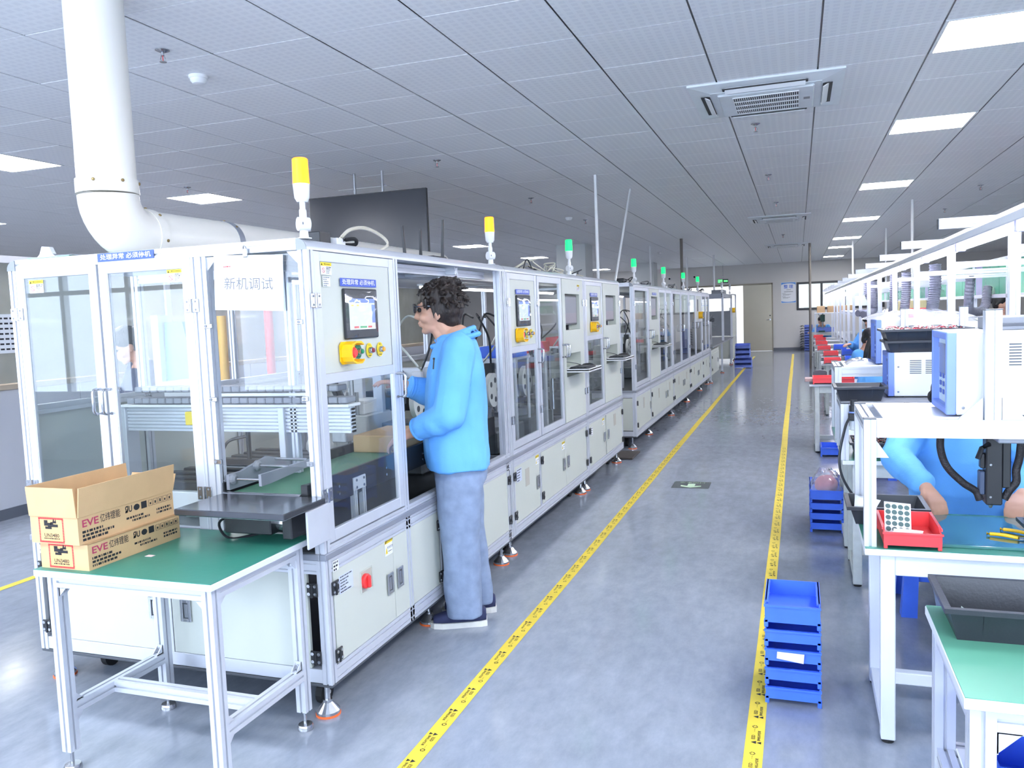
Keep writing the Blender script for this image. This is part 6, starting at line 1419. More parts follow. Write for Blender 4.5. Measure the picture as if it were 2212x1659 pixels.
# things on bench B
gp = MB().bbox(.40, .98, 2.96, 3.37, .6825, .692, .001).obj('glass_plate', mat('dark_green_glass_plate', (60, 118, 116), .06, 0, .03, 3, spec=.9), org=(.69, 3.16, .6825)); tag(gp, 'glossy green glass plate on the nearest bench', 'plate')
def small_bin(x0, x1, y0, y1, z0, h, m, label, group):
    mb = MB(); mb.bbox(x0+.006, x1-.006, y0+.006, y1-.006, z0+.012, z0+.016, .001)
    for a, b in ((x0, x0+.005), (x1-.005, x1)): mb.prism([(y0, z0+.012), (y1, z0+.012), (y1, z0+h+.012), (y0+.05, z0+h+.012), (y0+.02, z0+h), (y0, z0+h)], (a, 0, 0), EY, EZ, (b-a, 0, 0))
    mb.box(x0+.005, x1-.005, y0, y0+.005, z0+.012, z0+h); mb.box(x0+.005, x1-.005, y1-.005, y1, z0+.012, z0+h+.012); mb.box(x0-.004, x1+.004, y0-.005, y0+.002, z0+h-.006, z0+h)
    for a, b in ((x0-.004, x0), (x1, x1+.004)): mb.box(a, b, y0+.02, y1, z0+h+.004, z0+h+.012)
    for a in (x0, x1-.012):
        for c in (y0, y1-.012): mb.bbox(a, a+.012, c, c+.012, z0, z0+.014, .002)
    o = mb.obj('parts_bin', m, org=((x0+x1)/2, (y0+y1)/2, z0)); return tag(o, label, 'bin', group)
small_bin(.262, .436, 2.908, 3.17, .6822, .056, M_REDBIN, 'red parts bin with label sheets on the nearest white bench', 'red bins on the benches')
ls = thing('label_sheet', 'white sheet of dark green oval labels standing in the red bin', 'label sheet', (.31, 2.99, .70))
F_ = Face((0, 2.985, 0), Vector((math.cos(.08), 0, -math.sin(.08))).normalized(), -EY)
s = MB(); s.prism([(0, 0), (.083, 0), (.083, .118), (0, .118)], (.272, 2.985, .7), F_.ux, EZ+EY*.25, (0, -.001, 0)); s.obj('sheet', M_PAPER, ls)
dts = MB()
for i in range(4):
    for j in range(6):
        c = Vector((.272, 2.9825, .7))+F_.ux*(.012+.0195*i)+(EZ+EY*.25)*(.012+.0185*j)
        dts.add([c+F_.ux*(.0085*math.cos(a))+(EZ+EY*.25)*(.0078*math.sin(a)) for a in [2*PI*k/12 for k in range(12)]], [tuple(range(12))])
stuff(dts.obj('oval_labels', mat('dark_green_label', (46, 84, 80), .3), ls, fix=False))
for k, (dx, dy) in enumerate(((0, 0), (.012, .006))):
    o = MB().prism([(0, 0), (.075, 0), (.082, .034), (.004, .04)], (.29+dx, 2.93+dy, .706), EX, EZ, (0, .001, 0)).obj('blank_sheet', M_PAPER, org=(.33, 2.93, .706)); tag(o, ('front' if k == 0 else 'rear') + ' of two plain white sheets in the red bin', 'paper', 'plain sheets in the red bin')
black_tray(.175, .43, 3.20, 3.42, .6822, .07, 'black tray with a label sheet on the rear corner of the nearest bench')
ls2 = MB().add([(.19, 3.235, .735), (.255, 3.225, .725), (.29, 3.33, .75), (.20, 3.345, .765), (.245, 3.285, .755)], [(0, 1, 4), (1, 2, 4), (2, 3, 4), (3, 0, 4)]).obj('curled_label_sheet', M_PAPER, org=(.23, 3.28, .73)); tag(ls2, 'curled white label sheet lying in the black tray', 'label sheet')
black_tray(.70, .98, 2.935, 3.10, .693, .065, 'black tray at the right end of the nearest bench')
for k, (p, q) in enumerate((((.60, 3.10, .699), (.685, 3.06, .699)), ((.655, 3.17, .699), (.74, 3.11, .699)))):
    pr = thing('pliers_handle', ('front' if k == 0 else 'rear') + ' yellow plier grip lying on the glass plate', 'pliers', p, 'yellow pliers'); MB().tube(bez([p, (Vector(p)+Vector(q))/2+Vector((0, .004, .002)), q], 5), .006, 8).obj('grip', M_YEL, pr, True); MB().bbox(q[0], q[0]+.03, q[1]-.012, q[1], .694, .701, .002).obj('jaw', M_STEEL, pr)
st = thing('plastic_stool', 'blue plastic stool under the nearest bench operator', 'stool', (.60, 4.3, 0))
MB().bbox(.46, .78, 4.17, 4.49, .255, .275, .012).obj('seat', M_BLUEBIN, st)
for x in (.47, .77):
    for y in (4.18, 4.48):
        sx = 1 if x < .6 else -1; sy = 1 if y < 4.3 else -1
        MB().add([(x-sx*.02, y-sy*.02, 0), (x+sx*.05, y-sy*.02, 0), (x+sx*.06, y, .26), (x, y, .26), (x-sx*.02, y+sy*.05, 0), (x, y+sy*.06, .26)], [(0, 1, 2, 3), (0, 3, 5, 4)]).obj('leg', M_BLUEBIN, st, fix=False)
MB().bbox(.49, .75, 4.185, 4.19, .17, .255, .002).obj('apron', M_BLUEBIN, st)
# ---- bench C (green table in the lower right corner)
bC = thing('aluminium_table', 'aluminium profile table with green top in the lower right corner', 'table', (.8, 2.1, 0))
MB().bbox(.316, 1.25, 1.83, 2.385, .654, .678, .002).obj('table_board', M_GREENEDGE, bC); MB().bbox(.318, 1.248, 1.832, 2.383, .678, .680, .0005).obj('green_top', mat('pale_green_mat', (92, 158, 134), .42, 0, .06, 3), bC)
for x in (.355, 1.2):
    for y in (1.875, 2.335): MB().profile((x, y, .03), (x, y, .654), .05).obj('leg', M_ALU, bC); MB().cyl((x, y, 0), (x, y, .03), .022, n=12).obj('foot', M_STEEL, bC)
for y in (1.875, 2.335): MB().profile((.38, y, .628), (1.175, y, .628), .046, .05).obj('rail', M_ALU, bC); MB().profile((.38, y, .30), (1.175, y, .30), .04).obj('rail', M_ALU, bC)
for x in (.355, 1.2): MB().profile((x, 1.9, .628), (x, 2.31, .628), .046, .05).obj('rail', M_ALU, bC); MB().profile((x, 1.9, .30), (x, 2.31, .30), .04).obj('rail', M_ALU, bC)
corner_bracket(bC, (.38, 1.875, .603), EX, -EZ, .05, .04)
MB().bbox(.38, 1.17, 1.9, 2.31, .318, .326, .002).obj('lower_shelf', M_WPLA, bC)
black_tray(.335, .80, 2.13, 2.375, .6802, .085, 'large black tray on the green table in the lower right corner')
black_tray(.40, .75, 1.93, 2.27, .327, .16, 'blue tray on the lower shelf of the green corner table', M_BLUEBIN)
o = MB().prism([(0, 0), (.08, -.01), (.07, .0), (.03, .03), (0, .055)], (.372, 2.20, .692), EX, EZ, (0, .001, 0)).obj('striped_sheet', mat('striped_label_sheet', (198, 214, 208), .5, 0, .3, 40), org=(.37, 2.2, .69)); tag(o, 'curled striped label sheet inside the large black tray', 'label sheet')
# ---- bench D and its frame
bD = bench('workbench', 'grey green steel workbench with low gantry, second from the front', .212, 1.16, 4.545, 5.08, .682, M_BENCHG)
gantry(bD, .224, 1.10, 4.565, 5.04, .682, .978, .05)
MB().bbox(.205, 1.12, 4.545, 5.06, .9825, .990, .002).obj('shelf_plate', M_MGREY, bD)
instrument(.478, .86, 4.74, 5.04, .990, 1.228, 'white test instrument with blue front frame under two black trays')
black_tray(.445, .83, 4.75, 5.03, 1.2285, .062, 'black tray of wire leads on a white instrument, lower of two'); black_tray(.432, .842, 4.74, 5.04, 1.285, .066, 'black tray heaped with wire leads, upper of two on a white instrument')
wire_fill(.45, .82, 4.77, 5.01, 1.338, 150, 3, 'red and white wire leads heaped in the upper black tray')
black_tray(.185, .42, 4.56, 4.80, .9902, .075, 'empty black tray on the gantry shelf of the second bench')
o = MB().prism([(0, 0), (.012, 0), (.002, .05), (-.006, .05)], (.255, 4.62, 1.0), EX, EZ, (0, .02, 0)).obj('red_clip', M_RED, org=(.255, 4.62, 1.0)); tag(o, 'red clip lying in the empty black tray', 'clip')
black_tray(.262, .60, 4.60, 4.86, .6822, .085, 'black tray full of red and black leads on the second bench')
wire_fill(.28, .58, 4.62, 4.84, .742, 170, 9, 'red and black wire leads filling the tray on the second bench')
rg = thing('air_regulator', 'black air regulator with clear bowl hanging under the second bench gantry', 'regulator', (.265, 4.50, .85))
MB().lathe([(.022, 0), (.022, .03), (.017, .034), (.017, .06)], (.265, 4.50, .945), n=16).obj('knob', M_BLACK, rg, True); MB().lathe([(.0235, 0), (.0235, .007)], (.265, 4.50, .938), n=16).obj('ring', M_BLUETRIM, rg); MB().bbox(.238, .292, 4.48, 4.52, .90, .938, .004).obj('body', M_BLACK, rg)
MB().lathe([(.012, -.004), (.019, 0), (.019, .045)], (.262, 4.50, .852), n=14).obj('bowl', glass('regulator_bowl', (.85, .87, .86), .05, 1.0, .4), rg, True); MB().lathe([(.018, 0), (.018, .03)], (.292, 4.50, .918), EX, 14).obj('gauge', M_STEEL, rg, True); MB().bbox(.25, .28, 4.52, 4.566, .945, .965, .003).obj('bracket', M_STEEL, rg)
o = MB().tube(bez([(.245, 4.49, .915), (.22, 4.46, .86), (.192, 4.43, .72), (.205, 4.42, .62), (.26, 4.42, .52), (.33, 4.45, .45), (.4, 4.6, .42)], 8), .0065, 8).obj('air_hose', M_BLACK, org=(.245, 4.49, .915), smooth=True); tag(o, 'black air hose looping down from the regulator', 'hose')
o = thing('cardboard_tray', 'small brown cardboard box on the second bench behind the cables', 'box', (.70, 4.72, .682)); MB().bbox(.62, .86, 4.70, 4.9, .6822, .80, .004).obj('body', M_CARD, o)
cbn = thing('cable_bundle', 'black cables bunched with a white tie under the white instrument', 'cable', (.5, 4.6, .95), 'cable bundles'); rr = random.Random(4)
for k in range(6): MB().tube(bez([(.44+rr.random()*.04, 4.53, .84), (.50+rr.random()*.02, 4.52, .985), (.56+rr.random()*.04, 4.52, .90), (.62+rr.random()*.1, 4.52, .88+rr.random()*.04), (.74, 4.54, .86)], 7), .005, 6).obj('cable', M_BLACK, cbn, True)
MB().lathe([(.02, 0), (.02, .012)], (.505, 4.52, .965), n=12).obj('cable_tie', M_WPLA, cbn)
# ---- bench F and its frame
bF = bench('workbench', 'grey steel workbench with tall aluminium gantry, third from the front', .204, 1.16, 5.27, 5.85, .682, M_BENCHG)
gantry(bF, .225, 1.10, 5.29, 5.8, .682, 1.119)
for x in (.588, .898): MB().profile((x, 5.30, 1.119), (x, 5.30, 1.452), .04).obj('upright_post', M_ALU, bF); MB().bbox(x-.022, x+.022, 5.278, 5.322, 1.452, 1.456, .001).obj('post_cap', M_DGREY, bF)
MB().bbox(.26, 1.08, 5.31, 5.78, 1.117, 1.1225, .001).obj('shelf_plate', M_WPLA, bF)
instrument(.47, .90, 5.36, 5.72, 1.123, 1.393, 'white test instrument with blue front frame on the third bench gantry')
def bag(x, y, z, sx, sy, sz, label, seed, m=None):
    mb = MB(); n = 14; V = []; Fs = []
    for i in range(n+1):
        for j in range(n+1):
            u, v = i/n*2-1, j/n*2-1; r2 = max(0, 1-u*u)*max(0, 1-v*v); k = noise.noise((u*3+seed, v*3, seed))
            V.append((x+u*sx*(1+.1*k), y+v*sy, z+sz*(r2**.6)*(1+.5*noise.noise((u*4+seed, v*4, 2)))+.002))
    for i in range(n):
        for j in range(n): Fs.append((i*(n+1)+j, (i+1)*(n+1)+j, (i+1)*(n+1)+j+1, i*(n+1)+j+1))
    mb.add(V, Fs); o = mb.obj('plastic_bag', m or M_BAG, org=(x, y, z), smooth=True); return tag(o, label, 'plastic bag', 'clear plastic bags')
M_BAG = glass('clear_plastic_film', (.97, .98, 1.0), .12, 3.0, .22, (240, 242, 250))
bag(.36, 5.5, 1.1225, .085, .16, .03, 'crumpled clear plastic bag on the third bench gantry', 2)
bag(.68, 5.55, 1.394, .30, .2, .045, 'long clear plastic bag of leads lying on the rear white instrument', 5)
# ---- far benches with red bins
FAR = [8.72, 11.7, 13.4, 15.1, 17.05, 19.0, 20.6, 24.9]
ow = ['first', 'second', 'third', 'fourth', 'fifth', 'sixth', 'seventh', 'last']
XB = [.10, .29, .33, .28, .29, .32, .31, .30]
for i, y in enumerate(FAR):
    x0 = XB[i]
    bench('workbench', f'grey steel workbench along the aisle, {ow[i]} of the far row', x0, 1.1, y, y+.55, .70, M_BENCHG, top=M_MGREY, apron=True)
    if i < 7: small_bin(x0+.035, x0+.245, y-.02, y+.2, .7005, .062, M_REDBIN, f'red parts bin on the aisle end of the {ow[i]} far bench', 'red bins on the benches')
    if i in (1, 2, 3): small_bin(x0+.30, x0+.50, y+.05, y+.3, .7005, .075, M_BLUEBIN, f'blue parts bin beside the red one on the {ow[i]} far bench', 'blue bins on the far benches')
small_bin(.40, .52, 8.70, 8.9, .7005, .055, M_REDBIN, 'second red parts bin behind the post on the first far bench', 'red bins on the benches')
for k, (x, y) in enumerate(((.14, 8.98), (.30, 9.12))):
    o = thing('bench_scale', ('nearer' if k == 0 else 'farther') + ' dark grey curved device on the first far bench', 'device', (x, y, .70), 'dark devices on the first far bench')
    MB().prism([(0, 0), (.135, 0), (.135, .10), (.12, .115), (.07, .12), (.015, .115), (0, .10)], (x, y, .7005), EX, EZ, (0, .07, 0)).obj('shell', mat('charcoal_plastic', (72, 74, 82), .45), o)
    if k == 0: MB().box(x+.004, x+.06, y-.001, y, .72, .75).obj('white_label', M_PAPER, o)
o = MB().bbox(.06, .22, 9.0, 9.25, .7005, .73, .003).obj('circuit_tray', mat('pinkish_board', (188, 160, 156), .5), org=(.14, 9.1, .7)); tag(o, 'pinkish flat board overhanging the first far bench', 'board')
dp = thing('drill_press', 'dark green bench press with lever on the last far bench', 'machine', (.62, 24.95, .70)); MB().bbox(.55, .72, 24.92, 25.1, .7005, .75, .004).obj('base', mat('dark_green_cast', (50, 84, 74), .5), dp); MB().cyl((.66, 25.05, .75), (.66, 25.05, 1.45), .022, n=10).obj('column', M_STEEL, dp); MB().bbox(.60, .72, 24.9, 25.08, 1.0, 1.2, .01).obj('head', mat('dark_green_cast', (50, 84, 74)), dp); MB().cyl((.60, 24.95, 1.1), (.50, 24.9, 1.35), .01, n=8).obj('lever', M_STEEL, dp)
small_bin(.45, .98, 24.93, 25.2, .7005, .12, M_BLUEFAR, 'blue parts bin on the last far bench before the operator', 'blue bins on the far benches')
# ---- light rail
RX, RY0, RY1 = .80, 2.2, 25.2
lr = thing('overhead_light_rail', 'long aluminium light rail with glowing tubes above the workbenches', 'light rail', (RX, 12, 1.75))
MB().prism([(-.075, 1.772), (-.07, 1.768), (.05, 1.815), (.075, 1.875), (.068, 1.878), (-.075, 1.80)], (RX, RY0, 0), EX, EZ, (0, RY1-RY0, 0)).obj('cover', M_WPLA, lr)
MB().profile((RX+.06, RY0, 1.80), (RX+.06, RY1, 1.80), .04, .04).obj('rail', M_ALU, lr)
M_TUBE = emis('bench_tube_glow', (226, 228, 255), TUBE_E)
y = RY0+.1; k = 0
while y+1.2 < RY1:
    MB().cyl((RX-.02, y, 1.757), (RX-.02, y+1.17, 1.757), .016, n=10).obj('light_tube', M_TUBE, lr, True)
    for yy in (y-.012, y+1.17): MB().bbox(RX-.042, RX+.002, yy, yy+.014, 1.738, 1.782, .003).obj('tube_holder', mat('lilac_holder', (206, 204, 236), .5), lr)
    y += 1.21; k += 1
for k in range(8): MB().lathe([(.010, 0), (.010, .004)], (RX-.062, 3.5+1.35*k, 1.795), (-.6, 0, .8), 10).obj('red_indicator', mat('faded_red_cap', (206, 110, 120), .4), lr)
PY = [3.975+1.505*k for k in range(14)]
lf = thing('light_rail_frame', 'row of aluminium posts carrying the light rail over the benches', 'frame', (.86, 12, 0))
for yy in PY:
    MB().profile((.862, yy, .0), (.862, yy, 1.78), .04, .04).obj('post', M_ALU, lf)
    MB().profile((.64, yy+.45, 1.86), (1.0, yy+.45, 1.86), .04, .05, slots=(2, 1, 2, 1), sd=.004, sw=.005).obj('top_bar', M_ALU, lf)
    MB().bbox(.636, .64, yy+.43, yy+.47, 1.835, 1.885, .001).obj('bar_cap', M_DGREY, lf)
    MB().profile((.882, yy, 1.70), (1.78, yy, 1.70), .035, .035).obj('cross_beam', M_ALU, lf)
    MB().profile((1.80, yy, .0), (1.80, yy, 1.86), .04, .04).obj('post', M_ALU, lf)
for z in (1.512, 1.85): MB().bbox(1.78, 1.82, 3.2, 24, z-.018, z+.018, .002).obj('panel_rail', M_ALU, lf)
M_GREENP = glass('green_acrylic', (.62, .86, .76), .08, 1.6, .42, (120, 196, 164)); M_LILP = glass('lilac_film', (.84, .84, .94), .1, 1.6, .5, (204, 204, 232))
y = 3.3; k = 0; rr = random.Random(6)
while y < 23.6:
    w = rr.choice((.55, .75, .95)); m = M_LILP if k % 3 == 1 else M_GREENP
    if m is M_LILP: w = .32
    MB().box(1.796, 1.802, y, y+w, 1.53, 1.832).obj('green_panel' if m is M_GREENP else 'film_panel', m, lf); y += w+.01; k += 1
cs = thing('centre_shelf', 'long shelf with clutter between the two rows of light posts', 'shelf', (1.3, 12, 1.3)); MB().bbox(1.0, 1.7, 6.2, 22, 1.30, 1.32, .003).obj('shelf_board', M_ALU, cs)
for yy in PY[2:12]: MB().profile((.90, yy, 1.285), (1.77, yy, 1.285), .03).obj('bracket', M_ALU, cs)
ct = thing('centre_conveyor', 'long grey conveyor table under the light rail', 'conveyor', (1.35, 12, 0)); MB().bbox(.92, 1.74, 4.2, 24, .70, .74, .004).obj('table_top', M_MGREY, ct)
for yy in [4.4+1.9*k for k in range(11)]:
    for x in (.96, 1.70): MB().profile((x, yy, 0), (x, yy, .70), .04).obj('leg', M_ALU, ct)
# flexible fume hoses
M_HOSE = mat('grey_flexible_hose', (112, 114, 128), .5, 0, .05, 20)
def flex(pts, r, label, n=None):
    P = bez(pts, 40); rad = [r*(1+.07*math.sin(i*1.3)) for i in range(len(P))]
    o = MB().tube(P, r, 14, rad).obj('flexible_duct', M_HOSE, org=pts[0], smooth=False); return tag(o, label, 'hose', 'grey flexible ducts')
flex([(1.02, 7.2, 1.78), (1.02, 7.2, 1.60), (1.0, 7.18, 1.45), (.97, 7.1, 1.36), (.95, 7.0, 1.33)], .042, 'grey flexible duct hanging below the rail, nearest one curling left')
flex([(1.0, 8.85, 1.78), (1.0, 8.85, 1.6), (.985, 8.82, 1.45), (.97, 8.8, 1.34)], .042, 'grey flexible duct below the rail, right one of the middle pair'); flex([(.97, 9.6, 1.78), (.965, 9.6, 1.6), (.96, 9.58, 1.45), (.94, 9.55, 1.34)], .042, 'grey flexible duct below the rail, left one of the middle pair')
flex([(1.0, 12.6, 1.80), (1.01, 12.6, 1.6), (1.02, 12.6, 1.45), (.98, 12.55, 1.36), (.86, 12.4, 1.33)], .05, 'grey flexible duct below the rail, straight one of the far pair'); flex([(.93, 12.9, 1.8), (.96, 12.9, 1.6), (1.03, 12.9, 1.45), (1.0, 12.8, 1.36), (.8, 12.6, 1.35)], .045, 'grey flexible duct below the rail, ribbed one of the far pair')
flex([(1.5, 8.5, 1.75), (1.5, 8.6, 1.5), (1.55, 8.8, 1.38), (1.7, 9.0, 1.4), (1.75, 9.1, 1.6)], .04, 'dark hose looping on the far side of the rail')
small_bin(1.02, 1.24, 8.8, 9.2, 1.3205, .09, M_REDBIN, 'red bin on the centre shelf behind the flexible ducts', 'bins on the centre shelf')
o = MB().bbox(1.10, 1.4, 10.5, 10.8, 1.3205, 1.50, .005).obj('beige_box', mat('beige_box_plastic', (214, 200, 150), .5), org=(1.25, 10.6, 1.32)); tag(o, 'beige box on the centre shelf behind the red bin', 'box')
bag(1.2, 7.6, 1.321, .12, .5, .05, 'crumpled clear plastic bag on the centre shelf', 9); bag(1.1, 11.5, 1.321, .1, .4, .08, 'wrapped bundle of clear tubes on the centre shelf', 11)
for k, x in enumerate((.55, .8, 1.0, 1.2)):
    o = MB().bbox(x-.09, x+.10, 22.4, 22.65, 1.28, 1.45, .006).obj('brown_carton', M_CARD, org=(x, 22.5, 1.28)); tag(o, f'brown carton on the far high shelf, {["first", "second", "third", "fourth"][k]} from the left', 'carton', 'cartons on the far shelf')
fsf = thing('far_shelf', 'high grey shelf carrying brown cartons at the far end of the benches', 'shelf', (.9, 22.5, 0)); MB().bbox(.4, 1.6, 22.35, 22.75, 1.26, 1.279, .003).obj('shelf_board', M_ALU, fsf)
for x in (.42, 1.58): MB().profile((x, 22.55, 0), (x, 22.55, 1.26), .04).obj('post', M_ALU, fsf)
# ---- blue crates on the floor
w5 = ['lowest', 'second', 'middle', 'fourth', 'top']
for k in range(5):
    mb = MB(); crate_mesh(mb, -.129, .067, 3.12, 3.435, k*.0742, .084, low=.62 if k < 4 else .95); o = mb.obj('stacking_crate', M_BLUEBIN, org=(-.03, 3.28, k*.0742)); tag(o, f'bright blue crate in the stack standing on the right tape, {w5[k]} of five', 'crate', 'blue crates stacked on the tape')
    if k == 2: MB().prism([(0, 0), (.095, -.012), (.098, .024), (.002, .026)], (-.088, 3.1115, k*.0742+.034), EX, EZ, (0, -.001, 0)).obj('white_label', M_PAPER, o)
w4 = ['lowest', 'second', 'third', 'top']
for k in range(4):
    mb = MB(); crate_mesh(mb, .065, .267, 5.64, 6.1, k*.0665, .078, low=.62 if k < 3 else .95); o = mb.obj('stacking_crate', M_BLUEBIN, org=(.16, 5.87, k*.0665)); tag(o, f'bright blue crate under the pink bag, {w4[k]} of four', 'crate', 'blue crates beside the bench')
pk = MB(); pk.sphere((.17, 5.83, .285), (.075, .12, .06), 18, 12)
for v in pk.v: v += Vector((.01, .01, .01))*noise.noise(v*22)
tag(pk.obj('pink_bundle', mat('pink_foam', (236, 140, 158), .6, 0, .1, 30), org=(.17, 5.83, .22), smooth=True), 'pink bundle inside a clear bag in the top blue crate', 'bundle')
bag(.17, 5.84, .27, .10, .17, .115, 'clear bag wrapped round the pink bundle in the blue crate', 14)
mb = MB(); crate_mesh(mb, .20, .37, 8.50, 8.86, 0, .09, low=.9); o = mb.obj('stacking_crate', M_BLUEBIN, org=(.28, 8.7, 0)); tag(o, 'single blue crate lying alone on the floor under the first far bench', 'crate')
for k in range(10):
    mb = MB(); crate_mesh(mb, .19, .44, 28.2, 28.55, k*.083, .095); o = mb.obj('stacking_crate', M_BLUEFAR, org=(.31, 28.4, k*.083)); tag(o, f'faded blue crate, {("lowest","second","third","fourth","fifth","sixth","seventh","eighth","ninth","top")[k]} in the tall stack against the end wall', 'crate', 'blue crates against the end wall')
rr = random.Random(2); mb = MB()
for k in range(60):
    z = .06+.083*(k % 10); p = Vector((.19, 28.25+rr.random()*.2, z)); mb.tube([p, p+Vector((-.05-rr.random()*.05, 0, rr.uniform(-.01, .03))), p+Vector((-.09-rr.random()*.06, 0, rr.uniform(-.05, .0)))], .004, 4)
stuff(tag(mb.obj('loose_wires', M_BLACK, org=(.1, 28.3, .05)), 'dark wire ends sticking out of the tall blue crate stack', 'wires'))
# ================================================================ PEOPLE
class Org:
    """collects tapered capsules, ellipsoids and lofts and melts them into one continuous surface"""
    def __init__(s): s.mb = MB()
    def cap(s, p0, r0, p1, r1=None, n=12):
        p0, p1 = Vector(p0), Vector(p1); r1 = r0 if r1 is None else r1; d = (p1-p0); L = max(d.length, 1e-5); d = d/L
        P, R = [], []
        for k in range(5): a = -PI/2+PI/2*k/5; P.append(p0+d*(r0*math.sin(a))); R.append(max(r0*math.cos(a), r0*.05))
        P.append(p0); R.append(r0); P.append(p1); R.append(r1)
        for k in range(1, 6): a = PI/2*k/5; P.append(p1+d*(r1*math.sin(a))); R.append(max(r1*math.cos(a), r1*.05))
        s.mb.tube(P, 0, n, R); return s
    def ell(s, c, r, M=None):
        b = len(s.mb.v); s.mb.sphere((0, 0, 0), r, 16, 10)
        T = Matrix.Translation(Vector(c)) @ (M.to_4x4() if M else Matrix.Identity(4)); s.mb.xform(T, b); return s
    def loft(s, rings, n=20):
        """rings: (centre, half-width vector, half-depth vector), superelliptic"""
        V, F = [], []
        for c, a, b in rings:
            c, a, b = Vector(c), Vector(a), Vector(b)
            for i in range(n):
                t = 2*PI*i/n; ct, st_ = math.cos(t), math.sin(t); e = .8
                V.append(c + a*(abs(ct)**e*(1 if ct >= 0 else -1)) + b*(abs(st_)**e*(1 if st_ >= 0 else -1)))
        for k in range(len(rings)-1):
            for i in range(n): F.append((k*n+i, k*n+(i+1) % n, (k+1)*n+(i+1) % n, (k+1)*n+i))
        F += [tuple(range(n-1, -1, -1)), tuple(range((len(rings)-1)*n, len(rings)*n))]
        s.mb.add(V, F); return s
    def melt(s, name, m, par, voxel=.007, smooth=4, fold=0.0, fscale=(9, 9, 3), seed=0.0, keep=None):
        o0 = ORG[par.name]; me = bpy.data.meshes.new(name); me.from_pydata([v-o0 for v in s.mb.v], [], s.mb.f)
        bm = bmesh.new(); bm.from_mesh(me); bmesh.ops.recalc_face_normals(bm, faces=bm.faces); bm.to_mesh(me); bm.free()
        tmp = bpy.data.objects.new('melt_source', me); col.objects.link(tmp)
        md = tmp.modifiers.new('r', 'REMESH'); md.mode = 'VOXEL'; md.voxel_size = voxel
        if smooth: sm = tmp.modifiers.new('s', 'SMOOTH'); sm.factor = .5; sm.iterations = smooth
        dg = bpy.context.evaluated_depsgraph_get(); dg.update(); out = bpy.data.meshes.new_from_object(tmp.evaluated_get(dg))
        bpy.data.objects.remove(tmp); bpy.data.meshes.remove(me)
        if fold:
            out.calc_loop_triangles(); N = [v.normal.copy() for v in out.vertices]
            for v, nn in zip(out.vertices, N):
                p = v.co; q = Vector((p.x*fscale[0]+seed, p.y*fscale[1], p.z*fscale[2]+seed))
                f = noise.noise(q) + .5*noise.noise(q*2.3+Vector((5, 1, 2)))
                f = f if f > 0 else f*.4
                v.co = p + nn*(fold*f)
        out.name = name; out.materials.clear()
        for mm in (m if isinstance(m, (list, tuple)) else [m]): out.materials.append(mm)
        out.polygons.foreach_set('use_smooth', [True]*len(out.polygons))
        o = bpy.data.objects.new(name, out); col.objects.link(o); o.parent = par; ORG[o.name] = o0; return o
def rot_of(f, u):
    f = Vector(f).normalized(); l = Vector(u).cross(f).normalized(); u = f.cross(l); return Matrix(((f.x, l.x, u.x), (f.y, l.y, u.y), (f.z, l.z, u.z)))
def head_prims(og, c, M, s=1.0, ears=True):
    def E(p, r): og.ell(Vector(c)+M @ (Vector(p)*s), tuple(x*s for x in r), M)
    def C(p, r0, q, r1): og.cap(Vector(c)+M @ (Vector(p)*s), r0*s, Vector(c)+M @ (Vector(q)*s), r1*s)
    E((-.008, 0, .028), (.094, .074, .092)); E((.024, 0, -.018), (.066, .060, .085)); E((.034, 0, -.073), (.047, .044, .038)); E((.064, 0, -.098), (.021, .022, .016))
    C((.084, 0, .012), .007, (.103, 0, -.028), .0115); E((.093, 0, -.033), (.012, .017, .009)); E((.088, 0, -.058), (.011, .022, .006)); E((.085, 0, -.070), (.010, .019, .007)); E((.080, 0, .024), (.013, .050, .010))
    for k in (-1, 1): E((.055, k*.040, -.035), (.030, .022, .025))
    if ears:
        for k in (-1, 1): E((-.004, k*.074, -.018), (.019, .010, .031)); E((.000, k*.078, -.002), (.012, .006, .012)); E((.0, k*.074, -.043), (.010, .007, .010))
def hand_prims(og, w, d, up, s=1.0, side=1, curl=.5):
    """w wrist, d pointing direction, up = back of the hand"""
    M = rot_of(d, up); w = Vector(w)
    def C(p, r0, q, r1): og.cap(w+M @ (Vector(p)*s), r0*s, w+M @ (Vector(q)*s), r1*s, 8)
    for k in range(4): C((.012, (k-1.5)*.012, 0), .015, (.082, (k-1.5)*.019, 0), .0125)
    for k, L in enumerate((.066, .076, .071, .056)):
        y = (k-1.5)*.0195*side; a = curl*(.9+.1*k); p0 = Vector((.085, y, 0)); p1 = p0+Vector((math.cos(a*.5), 0, -math.sin(a*.5)))*L*.45; p2 = p1+Vector((math.cos(a*1.3), 0, -math.sin(a*1.3)))*L*.32; p3 = p2+Vector((math.cos(a*2), 0, -math.sin(a*2)))*L*.26
        C(p0, .0095, p1, .0088); C(p1, .0088, p2, .008); C(p2, .008, p3, .0068)
    y = -.03*side; C((.018, y*.6, -.004), .015, (.048, y*1.45, -.016), .011); C((.048, y*1.45, -.016), .011, (.080, y*1.35, -.03), .0085)
